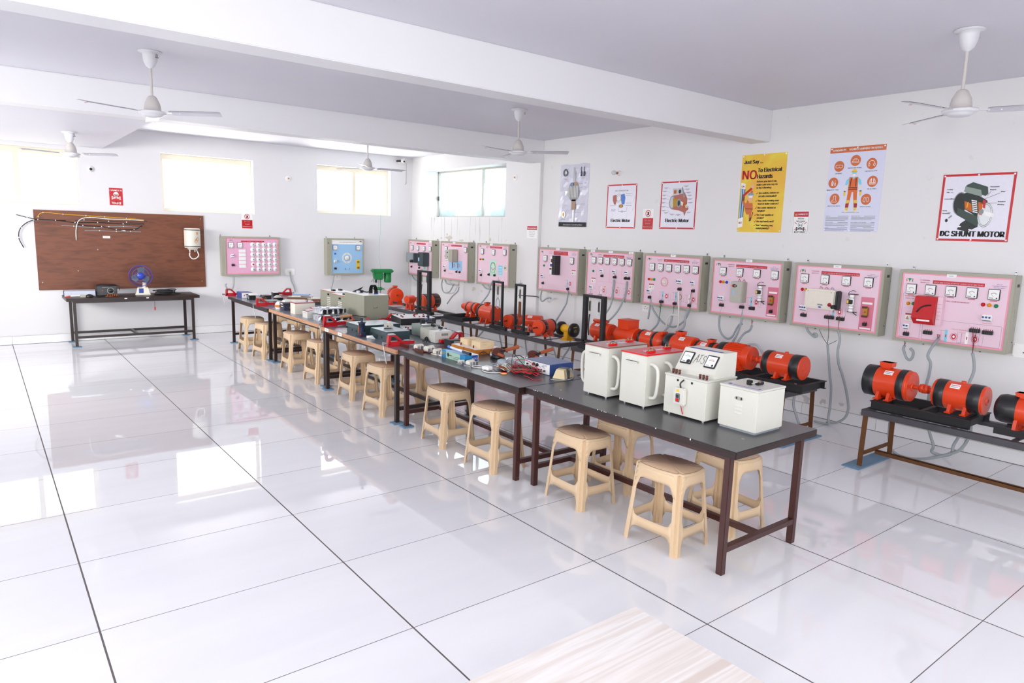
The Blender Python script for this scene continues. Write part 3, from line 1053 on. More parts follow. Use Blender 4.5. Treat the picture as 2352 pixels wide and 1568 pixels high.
def panel(key, label, y0, z0, W=.94, H=.68, x=XW):
    t = thing('trainer_panel', label, 'control panel', (x, y0, z0), -90, 'pink electrical trainer panels on the right wall')
    enclosure(t, W, H)
    fy = -DP
    face = MB().rect(.028, W - .028, .028, H - .028, fy - .001, 'pinkrim')
    face.rect(.044, W - .044, .044, H - .040, fy - .0016, PINKG).out('face_plate', t)
    g = MB()
    big = key in ('P4', 'P5', 'P6', 'P7', 'P8', 'P9')
    for f in FE[key]:
        k, u, v = f[:3]
        if k == 'banner':
            bw = .33 if key == 'P4' else (.42 if key == 'P9' else .40)
            if not big:
                bw = .36
            h = .03 if key == 'P4' else .017
            g.box(u - bw / 2, u + bw / 2, -.0024, 0, v - h, v + h, 'banner', .0011)
            ls = TITLE[key].split('\n')
            for i, l in enumerate(ls):
                g.txt(l, u, v - .008 + (len(ls) - 1) * .012 - i * .024, .015, -.0030, 'white', bw * .94, bold=.04)
            g.txt('C.R MEMORIAL', u - bw / 2 - .066, v + .006, .014, -.0022, 'inkred', .09, bold=.04)
            g.txt('PRIVATE ITI', u - bw / 2 - .066, v - .016, .014, -.0022, 'inkred', .075, bold=.04)
            logo(g, .095, v + .004, 1.0)
            for i, (tt, w_) in enumerate([('MFG. BY', .04), ('IT EQUIPMENT TECHNOLOGY', .11), ('INDUSTRIES, AMBALA', .085)]):
                g.txt(tt, W - .115, v + .012 - i * .015, .009, -.0022, 'inkpurple', w_, bold=.04)
        elif k == 'meter':
            put('meter', cached('meter', meter_mesh), t, (u, fy, v))
            g.rect(u - .028, u + .028, v - .060, v - .054, -.0022, 'inkred')
        elif k == 'lamp':
            c = {'r': 'lampred', 'y': 'lampyel', 'g': 'lampgrn', 'b': 'lampblu'}[f[3]]
            put('indicator_lamp', cached('lamp' + c, lambda: lamp_mesh(c)), t, (u, fy, v))
        elif k == 'mcb':
            put('circuit_breaker', cached('mcb%d' % f[3], lambda: mcb_mesh(f[3])), t, (u, fy, v))
        elif k == 'term':
            put('terminal_block', cached('term%g' % f[3], lambda: term_mesh(f[3])), t, (u, fy, v))
        elif k == 'sch':
            schematic(g, u, v, .19 if f[3] != 1 else .16, .13, f[3])
        elif k == 'tagtop':
            MB().box(u - .04, u + .04, -.003, 0, -.014, .014, 'paper').txt('LAB-12', 0, -.004, .008, -.0034, 'inkgrey', .03).out('name_tag', t, (0, fy - .008, v)) if False else \
                MB().box(-.04, .04, -.003, 0, -.015, .015, 'paper').rect(-.02, .015, -.002, .002, -.0035, 'inkgrey').out('name_tag', t, (u, fy - .008, v))
        elif k == 'warn':
            w = MB().box(-.042, .042, -.002, 0, -.040, .034, 'white', .0009)
            w.rect(-.040, .040, .016, .032, -.0024, 'inkred').txt('DANGER', 0, .019, .009, -.0027, 'white', .055, bold=.04)
            w.poly([(-.034, -.026), (-.004, -.026), (-.019, .004)], -.0024, 'ink').poly([(-.030, -.0235), (-.008, -.0235), (-.019, -.002)], -.0026, 'yellow')
            w.txt('HIGH', .019, -.004, .009, -.0024, 'ink', .026).txt('VOLTAGE', .019, -.016, .009, -.0024, 'ink', .032).txt('INSIDE', .019, -.028, .009, -.0024, 'ink', .026)
            w.out('warning_label', t, (u, fy, v))
        elif k == 'vline':
            g.line([(u, v + .11), (u, v - .11)], .003, -.0022, 'pinkrim')
        elif k == 'hline':
            g.line([(.25, v), (.91, v)], .003, -.0022, 'pinkrim').line([(.06, .45), (.225, .45), (.225, .06)], .003, -.0022, 'pinkrim')
        elif k == 'ctext':
            g.txt('CONTROL & MEASUREMENT', u, v, .016, -.0022, 'inkred', .23, bold=.04)
            g.txt('MAINS POWER', .12, .43, .013, -.0022, 'inkred', .10, bold=.04).txt('SUPPLY UNIT', .12, .408, .013, -.0022, 'inkred', .09, bold=.04)
            g.txt('CIRCUIT DIAGRAM', .56, .165, .010, -.0022, 'inkred', .12).txt('MAINS MCB', .771, .248, .010, -.0022, 'inkred', .07)
        elif k == 'outline':
            for a, b, c, d_ in [(.055, .045, .235, .46), (.255, .045, .885, .235)]:
                g.line([(a, b), (c, b), (c, d_), (a, d_), (a, b)], .0018, -.0022, 'inkgrey')
        elif k == 'knob':
            m = MB().ring(0, 0, .052, .052, .004, -.0004, 'inkred').ring(0, 0, .062, .062, .003, -.0004, 'pinkrim')
            for a in range(-40, 221, 20):
                m.line([(.056 * math.cos(R(a)), .056 * math.sin(R(a))), (.068 * math.cos(R(a)), .068 * math.sin(R(a)))], .002, -.0006, 'inkred')
            m.lathe([(.028, 0), (.026, -.02), (.022, -.024), (.0001, -.025)], 'offwhite', 'y', n=16)
            m.out('dial_knob', t, (u, fy - .002, v))
        elif k == 'knobp':
            MB().box(-.045, .045, -.002, 0, -.065, .065, 'offwhite', .0009).ring(0, 0, .035, .04, .003, -.0024, 'ink').lathe([(.017, -.002), (.015, -.018), (.0001, -.019)], 'grey', 'y', n=12).txt('MOTOR', 0, .048, .009, -.0024, 'ink', .04).out('dial_knob', t, (u, fy, v))
        elif k == 'drivebox':
            m = MB().box(-.095, .005, -.06, 0, -.13, .13, 'white', .004).box(.0, .085, -.10, 0, -.14, .15, 'black', .004)
            m.rect(-.085, -.005, -.02, .02, -.0605, 'inkpurple').rect(-.07, -.02, .045, .095, -.0605, 'black').rect(-.06, -.03, .055, .085, -.061, 'redd')
            m.lathe([(.014, -.06), (.012, -.075)], 'black', 'y', (-.07, 0, -.055), 10).lathe([(.010, -.06), (.009, -.07)], 'redd', 'y', (-.035, 0, -.055), 10)
            for i in range(9):
                m.box(.01, .08, -.103, -.10, -.12 + i * .03, -.112 + i * .03, 'dark')
            m.out('motor_drive_unit', t, (u, fy, v))
        elif k == 'starterbox':
            m = MB().box(-.085, .07, -.075, 0, -.125, .115, 'greige', .006).box(.07, .085, -.07, 0, -.12, .11, 'beige', .003)
            m.ell(-.035, .065, .034, .018, -.0755, 'black').lathe([(.012, -.075), (.010, -.085)], 'red', 'y', (-.05, 0, .065), 10).lathe([(.012, -.075), (.010, -.082)], 'steel', 'y', (-.022, 0, .065), 10)
            m.rect(-.055, -.03, -.035, .012, -.0757, 'lblue').rect(-.102, -.085, -.02, .07, -.002, 'teal')
            m.out('starter_box', t, (u, fy, v))
            m = MB()
            for i in (-1, 1):
                m.tube([(u + .03 * i, fy - .02, v + .11), (u + .03 * i + .02, fy - .02, v + .14), (u + .03 * i + .03, fy - .01, v + .12), (u + .03 * i, fy, v + .15)], .002, 'redd')
            m.out('wire', t)
        elif k == 'bigwhite':
            m = MB().box(-.19, .15, -.085, -.005, -.10, .105, 'offwhite', .018).box(.14, .175, -.08, 0, -.095, .10, 'dark', .01)
            m.lathe([(.020, -.085), (.016, -.10), (.0001, -.102)], 'redd', 'y', (.095, 0, -.045), 12).lathe([(.018, -.06), (.020, -.125), (.012, -.13), (.0001, -.131)], 'black', 'y', (.145, 0, -.062), 12)
            m.rect(-.035, .02, -.062, -.045, -.0856, 'grey').ell(-.008, -.078, .018, .008, -.0856, 'blue')
            for a in (-.15, .10):
                m.lathe([(.004, -.085), (.003, -.088)], 'dark', 'y', (a, 0, .08), 6)
            m.out('starter_box', t, (u, fy, v))
            m = MB()
            for i in range(3):
                m.tube([(u - .06 + .06 * i, fy - .02, v + .10), (u - .05 + .06 * i, fy - .02, v + .13), (u - .03 + .06 * i, fy - .01, v + .11)], .002, ['redd', 'redd', 'violet'][i])
            m.out('wire', t)
        elif k == 'rheo':
            m = MB().cyl((0, -.05, -.085), (0, -.05, .085), .024, 'white', n=14)
            for zz in (-.06, -.03, .05):
                m.cyl((0, -.05, zz), (0, -.05, zz + .006), .0245, 'grey')
            m.box(-.03, .055, -.06, -.03, .085, .093, 'black').box(-.03, .055, -.06, -.03, -.093, -.085, 'black').bar((.02, -.04, -.095), (.055, -.03, -.12), .008, .008, 'black')
            m.box(-.035, .02, -.085, -.04, -.01, .035, 'black', .004).rect(-.03, -.012, -.004, .03, -.0856, 'foamy')
            m.tube([(-.025, -.05, .06), (-.03, -.06, .10), (0, -.05, .125), (.03, -.04, .12)], .003, 'cord')
            m.out('rheostat', t, (u, fy, v))
        elif k == 'reddish':
            m = MB().box(-.065, .065, -.003, 0, -.175, .155, 'rose', .0014)
            m.box(-.05, .05, -.0045, -.003, .085, .105, 'white', .0007).box(-.055, .055, -.0045, -.003, -.165, -.15, 'white', .0007)
            m.out('side_plate', t, (u, fy - .001, v))
            m = MB().box(-.022, .022, -.035, -.003, -.03, .055, 'brass', .003).box(-.03, .015, -.045, -.02, .045, .065, 'bakelite', .002).box(-.03, .02, -.045, -.015, -.045, -.025, 'bakelite', .003)
            m.poly([(-.012, 0), (.012, 0), (0, .025)], -.036, 'red').rect(-.03, .03, -.06, -.052, -.0035, 'brass')
            m.out('field_switch', t, (u, fy, v))
            put('terminal_block', cached('term1.2', lambda: term_mesh(1.2)), t, (u, fy - .003, v - .115))
        elif k == 'redbox':
            m = MB()
            T = m.T
            m.T = Matrix.Rotation(R(90), 4, 'Z') @ Matrix.Identity(4)
            m.T = T
            vs = [(-.10, 0, -.13), (.085, 0, -.13), (.085, 0, .13), (-.10, 0, .13), (-.10, -.07, .125), (-.10, -.12, -.075), (-.085, -.09, -.13), (.085, -.07, .125), (.085, -.12, -.075), (.085, -.09, -.13)]
            m.add(vs, [(3, 4, 7, 2), (4, 5, 8, 7), (5, 6, 9, 8), (0, 3, 4, 5, 6), (1, 9, 8, 7, 2), (0, 6, 9, 1)], mat('starter_red', 'c21d22', .3))
            m.box(.086, .13, -.06, 0, -.13, .13, 'pink', .003)
            for i in range(5):
                m.rect(.092, .124, -.08 + i * .035, -.074 + i * .035, -.0606, 'greige')
            m.out('dc_starter', t, (u, fy, v))
            Tt = Matrix.Rotation(math.atan2(-.05, -.2) * 0, 4, 'X')
            a = MB()
            a.tube([(-.055, -.107, -.01), (-.03, -.098, .025), (.01, -.090, .045), (.05, -.088, .05)], .007, 'black')
            a.lathe([(.008, 0), (.006, -.03), (.0001, -.032)], 'black', 'y', (-.055, -.095, -.015), 10)
            a.out('starter_lever', t, (u, fy, v))
            MB().box(-.05, .06, -.125, -.112, -.10, -.085, 'white', .002).out('maker_label', t, (u, fy, v))
        elif k == 'box1':
            m = MB().box(-.20, .09, -.12, 0, -.09, .10, 'grey', .01).box(.07, .13, -.115, 0, -.085, .095, 'slate', .008).lathe([(.03, -.12), (.025, -.17), (.0001, -.172)], 'black', 'y', (.06, 0, -.06), 12).box(.04, .06, -.14, -.12, -.09, -.04, 'red', .003)
            m.out('starter_box', t, (u, fy, v))
        elif k == 'box2':
            m = MB().box(-.10, .12, -.14, 0, -.13, .14, 'slate', .01).rect(-.075, -.025, -.03, .03, -.1406, 'lblue').rect(-.075, -.02, .05, .11, -.1406, 'black').lathe([(.012, -.14), (.010, -.15)], 'greige', 'y', (-.045, 0, .03), 10)
            m.rect(-.10, -.02, -.20, -.13, -.002, 'teal')
            m.out('motor_drive_unit', t, (u, fy, v))
        elif k == 'box3':
            m = MB().box(-.14, .03, -.11, 0, -.11, .09, 'greige', .006).box(.02, .14, -.13, -.01, -.13, .10, 'beige', .006).lathe([(.010, -.11), (.010, -.125)], 'black', 'y', (-.05, 0, .04), 10).rect(-.06, -.04, -.05, -.03, -.1106, 'black')
            m.rect(-.13, -.03, -.10, -.085, -.1106, 'white')
            m.out('starter_box', t, (u, fy, v))
        elif k == 'schbox':
            g.box(u - .24, u + .22, -.0024, 0, v - .09, v + .09, 'lblue', .001)
            schematic(g, u - .08, v, .2, .12, 1)
            schematic(g, u + .10, v, .16, .12, 0)
        elif k == 'sch2':
            g.txt('TYPE  SM', u, v, .02, -.0022, 'inkred', .14)
        elif k == 'cage':
            g.rect(u - .10, u + .10, v - .14, v + .13, -.0022, 'ltgreen').ring(u, v, .07, .09, .006, -.003, 'brass').ring(u, v + .03, .05, .05, .005, -.0032, 'lampgrn', 16, 0, 180)
            g.line([(u - .06, v - .09), (u - .06, v + .06), (u - .02, v + .1)], .006, -.0034, 'lampblu').line([(u + .06, v - .09), (u + .06, v + .06), (u + .02, v + .1)], .006, -.0034, 'copper')
            g.line([(u - .05, v), (u, v - .04), (u + .05, v)], .008, -.0036, 'inkred')
        elif k == 'cyan':
            g.box(u - .06, u + .06, -.0024, 0, v - .09, v + .07, 'cyan', .001)
            for i in range(5):
                g.rect(u - .045, u + .045, v - .07 + i * .026, v - .064 + i * .026, -.003, 'white')
    g.out('printed_lettering', t, (0, fy, 0))
    return t


PINKG = mat('pink_sheet', 'e9ccda', .28, 0, .02, 3)
panel('P1', 'pink trainer panel in the far corner with grey starter and dark drive box', 1.0, .975, H=.72)
panel('P2', 'pink trainer panel with two meters and a beige starter, second from the corner', -.235, .975, H=.72)
panel('P3', 'pink trainer panel just before the pillar with a winding picture and three meters', -1.45, .98, H=.715)
panel('P4', 'pink trainer panel just past the pillar with two meters and a black drive box', -3.126, 1.0)
panel('P5', 'pink trainer panel with six meters and three framed motor diagrams', -4.215, 1.0)
panel('P6', 'pink trainer panel with six meters and a round dial knob', -5.305, .995)
panel('P7', 'pink trainer panel with small grey starter box titled DC shunt generator', -6.382, .985)
panel('P8', 'pink trainer panel with wide white starter box and red side plate', -7.447, .982)
panel('P9', 'nearest pink trainer panel with five meters and a red starter box', -8.524, .972)

# load bank and blue trainer on the back wall
t = thing('load_bank_panel', 'pink lamp load panel with rows of white bulb holders on the back wall', 'control panel', (4.28, YW, 1.0), 0)
m = MB().box(-.07, .94, -.12, -.004, 0, .68, 'beige', .004)
for a in [(-.03, .94, 0, .028), (-.03, .94, .652, .68), (-.03, .0, .028, .652), (.912, .94, .028, .652)]:
    m.box(a[0], a[1], -.135, -.118, a[2], a[3], 'beige', .003)
m.out('enclosure', t)
MB().rect(0, .912, .028, .652, -.1205, 'pinkrim').rect(.018, .895, .045, .635, -.121, mat('mauve_sheet', 'e6b0cc', .3)).out('face_plate', t)
g = MB().box(.26, .66, -.0024, 0, .585, .61, 'banner', .0011).txt('LOAD BANK 3 PHASE 5 KW', .46, .590, .014, -.003, 'white', .36, bold=.04)
logo(g, .09, .61, .8)
g.out('printed_lettering', t, (0, -.121, 0))
for u in (.085, .235):
    put('meter', cached('meter', meter_mesh), t, (u, -.121, .53))
put('circuit_breaker', cached('mcb2', lambda: mcb_mesh(2)), t, (.10, -.121, .345))
put('terminal_block', cached('term1.6', lambda: term_mesh(1.6)), t, (.11, -.121, .185))
for i in range(5):
    m = MB().box(-.06, .06, -.008, 0, -.028, .028, 'white', .002)
    for j in range(4):
        m.box(-.05 + j * .027, -.032 + j * .027, -.013, -.008, -.02, .02, 'white', .002)
    m.out('switch_plate', t, (.275, -.121, .43 - i * .066))


def holder_mesh():
    m = MB().lathe([(.042, 0), (.042, -.008), (.020, -.014), (.020, -.035), (.014, -.036)], 'white', 'y', n=14).lathe([(.012, -.03), (.013, -.037), (.0001, -.038)], 'grey', 'y', n=8)
    m.tube([(.03, -.01, 0), (.045, -.03, 0), (.06, -.01, -.012)], .002, 'white')
    return m.mesh('bulb_holder')


for i in range(6):
    for j in range(5):
        if not (i == 4 and j == 0):
            put('bulb_holder', cached('holder', holder_mesh), t, (.455 + j * .098, -.121, .545 - i * .087))
MB().lathe([(.038, 0), (.038, -.008), (.018, -.014)], 'white', 'y', n=14).lathe([(.016, -.012), (.014, -.03), (.0001, -.031)], 'lampred', 'y', n=12).out('indicator_lamp', t, (.455, -.121, .545 - 4 * .087))
for x in (-.05, .80):
    MB().box(x - .01, x + .01, -.006, 0, .67, .71, 'steel', .002).out('mounting_lug', t)

t = thing('trainer_panel', 'blue earth leakage trainer panel with round dial on the back wall', 'control panel', (6.10, YW, .995), 0)
W, H = .755, .69
m = MB().box(0, W, -.15, -.004, 0, H, 'beige', .004)
for a in [(.06, W, 0, .028), (.06, W, H - .028, H), (.06, .09, .028, H - .028), (W - .03, W, .028, H - .028)]:
    m.box(a[0], a[1], -.165, -.148, a[2], a[3], 'beige', .003)
m.lathe([(.010, 0), (.010, -.003)], 'black', 'y', (.03, -.15, .6), 8).out('enclosure', t)
MB().rect(.09, W - .03, .028, H - .028, -.151, 'lblue').rect(.09, W - .03, H - .11, H - .028, -.1515, 'white').out('face_plate', t)
g = MB().txt('EARTH LEAKAGE CIRCUIT BREAKER TEST SET', .42, H - .075, .014, -.001, 'ink', .34, bold=.04)
logo(g, .68, H - .06, 1.0)
g.rect(.59, .67, .10, .29, -.001, 'foamy').ring(.40, .32, .085, .085, .03, -.001, 'white').ring(.40, .32, .085, .085, .003, -.0015, 'inkgrey')
for a in range(0, 360, 20):
    g.line([(.40 + .075 * math.cos(R(a)), .32 + .075 * math.sin(R(a))), (.40 + .095 * math.cos(R(a)), .32 + .095 * math.sin(R(a)))], .003, -.002, 'inkgrey')
g.out('printed_lettering', t, (0, -.152, 0))
MB().lathe([(.045, 0), (.04, -.02), (.02, -.03), (.0001, -.031)], 'offwhite', 'y', (.40, 0, .32), 16).out('dial_knob', t, (0, -.153, 0))
for u in (.16, .63):
    put('meter', cached('meter', meter_mesh), t, (u, -.152, .515))
put('indicator_lamp', cached('lamplampblu', lambda: lamp_mesh('lampblu')), t, (.16, -.152, .40))
put('circuit_breaker', cached('mcb2', lambda: mcb_mesh(2)), t, (.16, -.152, .255))
put('terminal_block', cached('term1.4', lambda: term_mesh(1.4)), t, (.16, -.152, .12))
for z in (.135, .245):
    MB().box(-.02, .02, -.02, 0, -.018, .018, 'brass', .003).out('field_switch', t, (.63, -.153, z))
for u in (.36, .45):
    MB().lathe([(.008, 0), (.007, -.015), (.0001, -.016)], 'dark', 'y', n=8).out('push_button', t, (u, -.152, .11))
for x in (.05, .63):
    MB().box(x - .01, x + .01, -.006, 0, H - .01, H + .03, 'steel', .002).out('mounting_lug', t)

# ============================================================ posters and signs


def flat(name, label, cat, y, z, W, H, k, group=None, wall='r', tilt=0.0, th=.003):
    loc = (XW, y, z) if wall == 'r' else (y, YW, z)
    t = thing(name, label, cat, loc, -90 if wall == 'r' else 0, group)
    MB().box(0, W, -th, -.0004, 0, H, k).out('sheet', t)
    return t


def nails(t, W, H, th=.003):
    m = MB()
    for x, z in [(.015, .015), (W - .015, .015), (W / 2, .012), (.015, H - .015), (W - .015, H - .015), (W / 2, H - .012)]:
        m.lathe([(.009, 0), (.007, -.004), (.0001, -.005)], 'white', 'y', (x, -th, z), 8)
    m.out('fixing_pin', t)


def border(m, W, H, w, k, y=0.0):
    m.rect(0, W, 0, w, y, k).rect(0, W, H - w, H, y, k).rect(0, w, w, H - w, y, k).rect(W - w, W, w, H - w, y, k)


GLP = mat('glossy_white_sheet', 'e6e5f0', .2)
# DC shunt motor
W, H = .575, .60
t = flat('poster', 'red-bordered poster titled DC SHUNT MOTOR with green cutaway motor', 'poster', -8.742, 1.933, W, H, GLP, 'posters on the right wall')
m = MB()
border(m, W, H, .020, 'red')
m.out('red_border', t, (0, -.0036, 0))
MB().txt('DC SHUNT MOTOR', W / 2, .042, .068, -.004, 'ink', W - .065, bold=.11).out('title_lettering', t)
m = MB()
sg, gd, gm = 'slate', mat('dark_green_print', '18221f', .4), mat('mid_green_print', '33473f', .4)
m.ell(.165, .335, .058, .105, -.0036, 'black').ring(.165, .335, .055, .10, .008, -.0038, 'grey')
m.poly([(.15, .235), (.15, .30), (.33, .215), (.33, .13)], -.0040, gm)
m.poly([(.19, .30), (.175, .42), (.24, .45), (.38, .36), (.40, .24), (.34, .20)], -.0039, gd)
m.poly([(.185, .445), (.20, .50), (.25, .525), (.37, .48), (.38, .42), (.36, .40), (.235, .455)], -.0042, gm)
m.poly([(.19, .44), (.19, .49), (.32, .455), (.335, .395)], -.0044, 'greenbox')
m.ell(.375, .235, .058, .11, -.0044, 'grey').ell(.375, .235, .045, .09, -.0046, 'steel').ring(.375, .235, .052, .10, .006, -.0047, 'white')
m.poly([(.20, .36), (.21, .29), (.27, .26), (.27, .33)], -.0046, 'copper').poly([(.225, .35), (.235, .35), (.23, .30), (.22, .30)], -.0048, 'yellow')
for i in range(7):
    a = i / 6
    m.poly([(.255 + .02 * a, .37 - .10 * a), (.30 + .015 * a, .36 - .10 * a), (.30 + .015 * a, .35 - .10 * a), (.255 + .02 * a, .36 - .10 * a)], -.0050, 'white')
m.poly([(.25, .375), (.305, .365), (.325, .25), (.27, .26)], -.0048, gd).poly([(.31, .35), (.345, .34), (.35, .23), (.325, .24)], -.0049, 'copper')
m.poly([(.345, .28), (.445, .245), (.45, .22), (.43, .215), (.34, .245)], -.0052, 'white').ell(.345, .262, .018, .024, -.0053, 'grey')
m.poly([(.345, .37), (.37, .36), (.37, .29), (.35, .30)], -.005, 'red')
m.poly([(.19, .16), (.165, .105), (.25, .055 + .03), (.33, .13), (.30, .19), (.24, .20)], -.0038, gd).ell(.185, .13, .012, .006, -.0042, 'white').ell(.27, .103, .012, .006, -.0042, 'white')
m.poly([(.09, .20), (.115, .225), (.105, .235), (.08, .21)], -.0042, 'grey').ell(.07, .185, .012, .016, -.0042, 'black')
m.out('motor_illustration', t)
m = MB()
for s_, x, z in [('Cooling', .045, .46), ('Fan', .045, .435), ('Commutator', .012 + .02, .375), ('Brush', .03, .27), ('Assembly', .03, .245), ('Permanent', .39, .475), ('Magnet', .39, .45), ('Rotor', .475, .43), ('Armature', .46, .345), ('Winding', .46, .32)]:
    m.txt(s_, x, z, .014, -.0056, 'ink', al='l', bold=.07)
for a, b, c, d_ in [(.078, .44, .10, .435), (.085, .385, .20, .36), (.075, .262, .10, .255), (.40, .445, .375, .40), (.47, .425, .30, .35), (.455, .338, .33, .335)]:
    m.line([(a, b), (c, d_)], .0025, -.0056, 'ink')
m.out('caption_lettering', t)
nails(t, W, H)

# PPE poster
W, H = .565, .855
t = flat('poster', 'tall white safety poster with orange circles and a worker in an orange vest', 'poster', -7.635, 2.0, W, H, mat('bluish_paper', 'd9dcf0', .4), 'posters on the right wall')
MB().rect(0, W, H - .055, H, -.0035, 'ppe').txt('STANDARD PPE \u2014 REQUIRED EQUIPMENT ON A JOBSITE', W / 2, H - .037, .02, -.0039, 'white', W - .06, bold=.08).out('header_band', t)
l = MB()
C_ = [('PROTECTIVE HELMET', .275, .715, 0), ('EYE WEAR', .11, .665, 1), ('EAR PROTECTION', .44, .675, 2), ('INSULATED TOOLS', .065, .50, 3), ('VIS CLOTHES', .465, .50, 4), ('PROTECTIVE BOOTS', .095, .335, 5), ('SAFETY GLOVES', .42, .325, 6)]
for tx, x, z, k in C_:
    m = MB()
    m.ell(x, z, .052, .055, -.0035, 'ppe', 24)
    y = -.0039
    if k == 0:
        m.ring(x, z - .01, .03, .028, .004, y, 'white', 12, 0, 180).line([(x - .035, z - .012), (x + .035, z - .012), (x + .035, z - .02), (x - .035, z - .02), (x - .035, z - .012)], .003, y, 'white').line([(x - .01, z + .018), (x - .006, z)], .003, y, 'white').line([(x + .01, z + .018), (x + .006, z)], .003, y, 'white')
    elif k == 1:
        m.line([(x - .035, z + .012), (x + .035, z + .012), (x + .035, z - .012), (x + .012, z - .018), (x, z - .006), (x - .012, z - .018), (x - .035, z - .012), (x - .035, z + .012)], .0035, y, 'white')
    elif k == 2:
        m.ring(x, z, .03, .03, .004, y, 'white', 12, 0, 180).ell(x - .026, z - .01, .010, .017, y, 'white').ell(x + .026, z - .01, .010, .017, y, 'white').ell(x - .026, z - .01, .006, .012, y - .0003, 'ppe').ell(x + .026, z - .01, .006, .012, y - .0003, 'ppe')
    elif k == 3:
        m.line([(x - .010, z + .03), (x - .015, z), (x - .012, z - .03)], .008, y, 'white').line([(x - .012, z + .03), (x, z), (x - .005, z - .03)], .007, y, 'white').line([(x + .02, z + .028), (x + .02, z)], .002, y, 'white').rect(x + .015, x + .025, z - .03, z, y, 'white')
    elif k == 4:
        m.line([(x - .012, z + .03), (x - .014, z - .01)], .010, y, 'white').line([(x + .012, z + .03), (x + .014, z - .01)], .010, y, 'white').rect(x - .03, x + .03, z - .018, z - .012, y, 'white').rect(x - .03, x + .03, z - .03, z - .024, y, 'white').line([(x - .03, z - .03), (x - .03, z), (x - .022, z + .02)], .003, y, 'white').line([(x + .03, z - .03), (x + .03, z), (x + .022, z + .02)], .003, y, 'white')
    elif k == 5:
        m.line([(x - .012, z + .03), (x + .012, z + .03), (x + .012, z - .01), (x + .02, z - .022), (x + .02, z - .032), (x - .035, z - .032), (x - .03, z - .018), (x - .012, z - .01), (x - .012, z + .03)], .0035, y, 'white')
    else:
        for q in (-1, 1):
            m.line([(x + q * .006, z + .02), (x + q * .02, z + .02), (x + q * .03, z - .015), (x + q * .012, z - .028), (x + q * .006, z), (x + q * .006, z + .02)], .0035, y, 'white')
    l.txt(tx, x, z - .078, .014, -.0036, 'navy', bold=.07)
    m.out('equipment_icon', t)
y0 = .18
for q, (hd, n) in enumerate([('HARD HAT', 3), ('SAFETY GLASSES', 2), ('GLOVES', 2), ('INSULATED TOOLS', 2), ('HIGH VISIBILITY VEST OR SHIRT', 2), ('WORK BOOTS', 2)]):
    x = .02 if q < 3 else .29
    z = [.155, .09, .04][q % 3]
    l.txt(hd, x, z, .010, -.0036, 'ink', al='l', bold=.04)
    for i in range(n + 1):
        l.rect(x, x + .24 - .03 * (i == n), z - .012 - i * .011, z - .0085 - i * .011, -.0036, 'inkgrey')
    l.rect(x + .13 if q != 4 else x + .2, x + .24, z + .001, z + .005, -.0036, 'inkgrey')
l.out('caption_lettering', t)
w = MB()
X0 = .275
pl, br = mat('vest_orange', 'dd6a2c', .4), 'foamy'
w.rect(X0 - .09, X0 + .09, .196, .200, -.0034, 'navy')
for q in (-1, 1):
    w.poly([(X0 + q * .008, .40), (X0 + q * .048, .40), (X0 + q * .052, .32), (X0 + q * .06, .24), (X0 + q * .03, .24), (X0 + q * .012, .36)], -.0038, pl)
    w.poly([(X0 + q * .056, .32), (X0 + q * .059, .29), (X0 + q * .027, .29), (X0 + q * .022, .32)], -.0040, br)
    w.rect(min(X0 + q * .028, X0 + q * .06), max(X0 + q * .028, X0 + q * .06), .245, .285, -.0041, 'redd')
    w.rect(min(X0 + q * .030, X0 + q * .056), max(X0 + q * .030, X0 + q * .056), .21, .245, -.0040, br).ell(X0 + q * .055, .208, .026, .010, -.0042, 'offwhite')
    w.poly([(X0 + q * .045, .545), (X0 + q * .075, .52), (X0 + q * .085, .475), (X0 + q * .062, .47), (X0 + q * .045, .50)], -.0037, 'cyan')
    w.poly([(X0 + q * .064, .475), (X0 + q * .082, .475), (X0 + q * .088, .41), (X0 + q * .073, .41)], -.0036, 'offwhite')
    w.ell(X0 + q * .081, .385, .012, .025, -.0038, 'foamy').rect(min(X0 + q * .07, X0 + q * .092), max(X0 + q * .07, X0 + q * .092), .405, .415, -.0039, 'dkwood')
    w.line([(X0 + q * .024, .54), (X0 + q * .03, .455)], .008, -.0044, 'ink')
w.poly([(X0 - .045, .55), (X0 + .045, .55), (X0 + .05, .40), (X0 - .05, .40)], -.0042, pl)
w.rect(X0 - .046, X0 + .046, .425, .433, -.0044, 'ink').rect(X0 - .046, X0 + .046, .44, .448, -.0044, 'ink').poly([(X0 - .015, .55), (X0 + .015, .55), (X0, .525)], -.0044, 'cyan')
w.ell(X0, .585, .021, .03, -.0044, 'skin').ell(X0, .572, .017, .016, -.0047, 'white').ell(X0, .592, .024, .010, -.0048, 'cyan').ell(X0, .603, .026, .028, -.0046, 'foamy', 16, 0, 180).rect(X0 - .03, X0 + .03, .600, .606, -.0049, 'yellow')
w.out('worker_illustration', t)
nails(t, W, H)

# danger sign (high voltage)


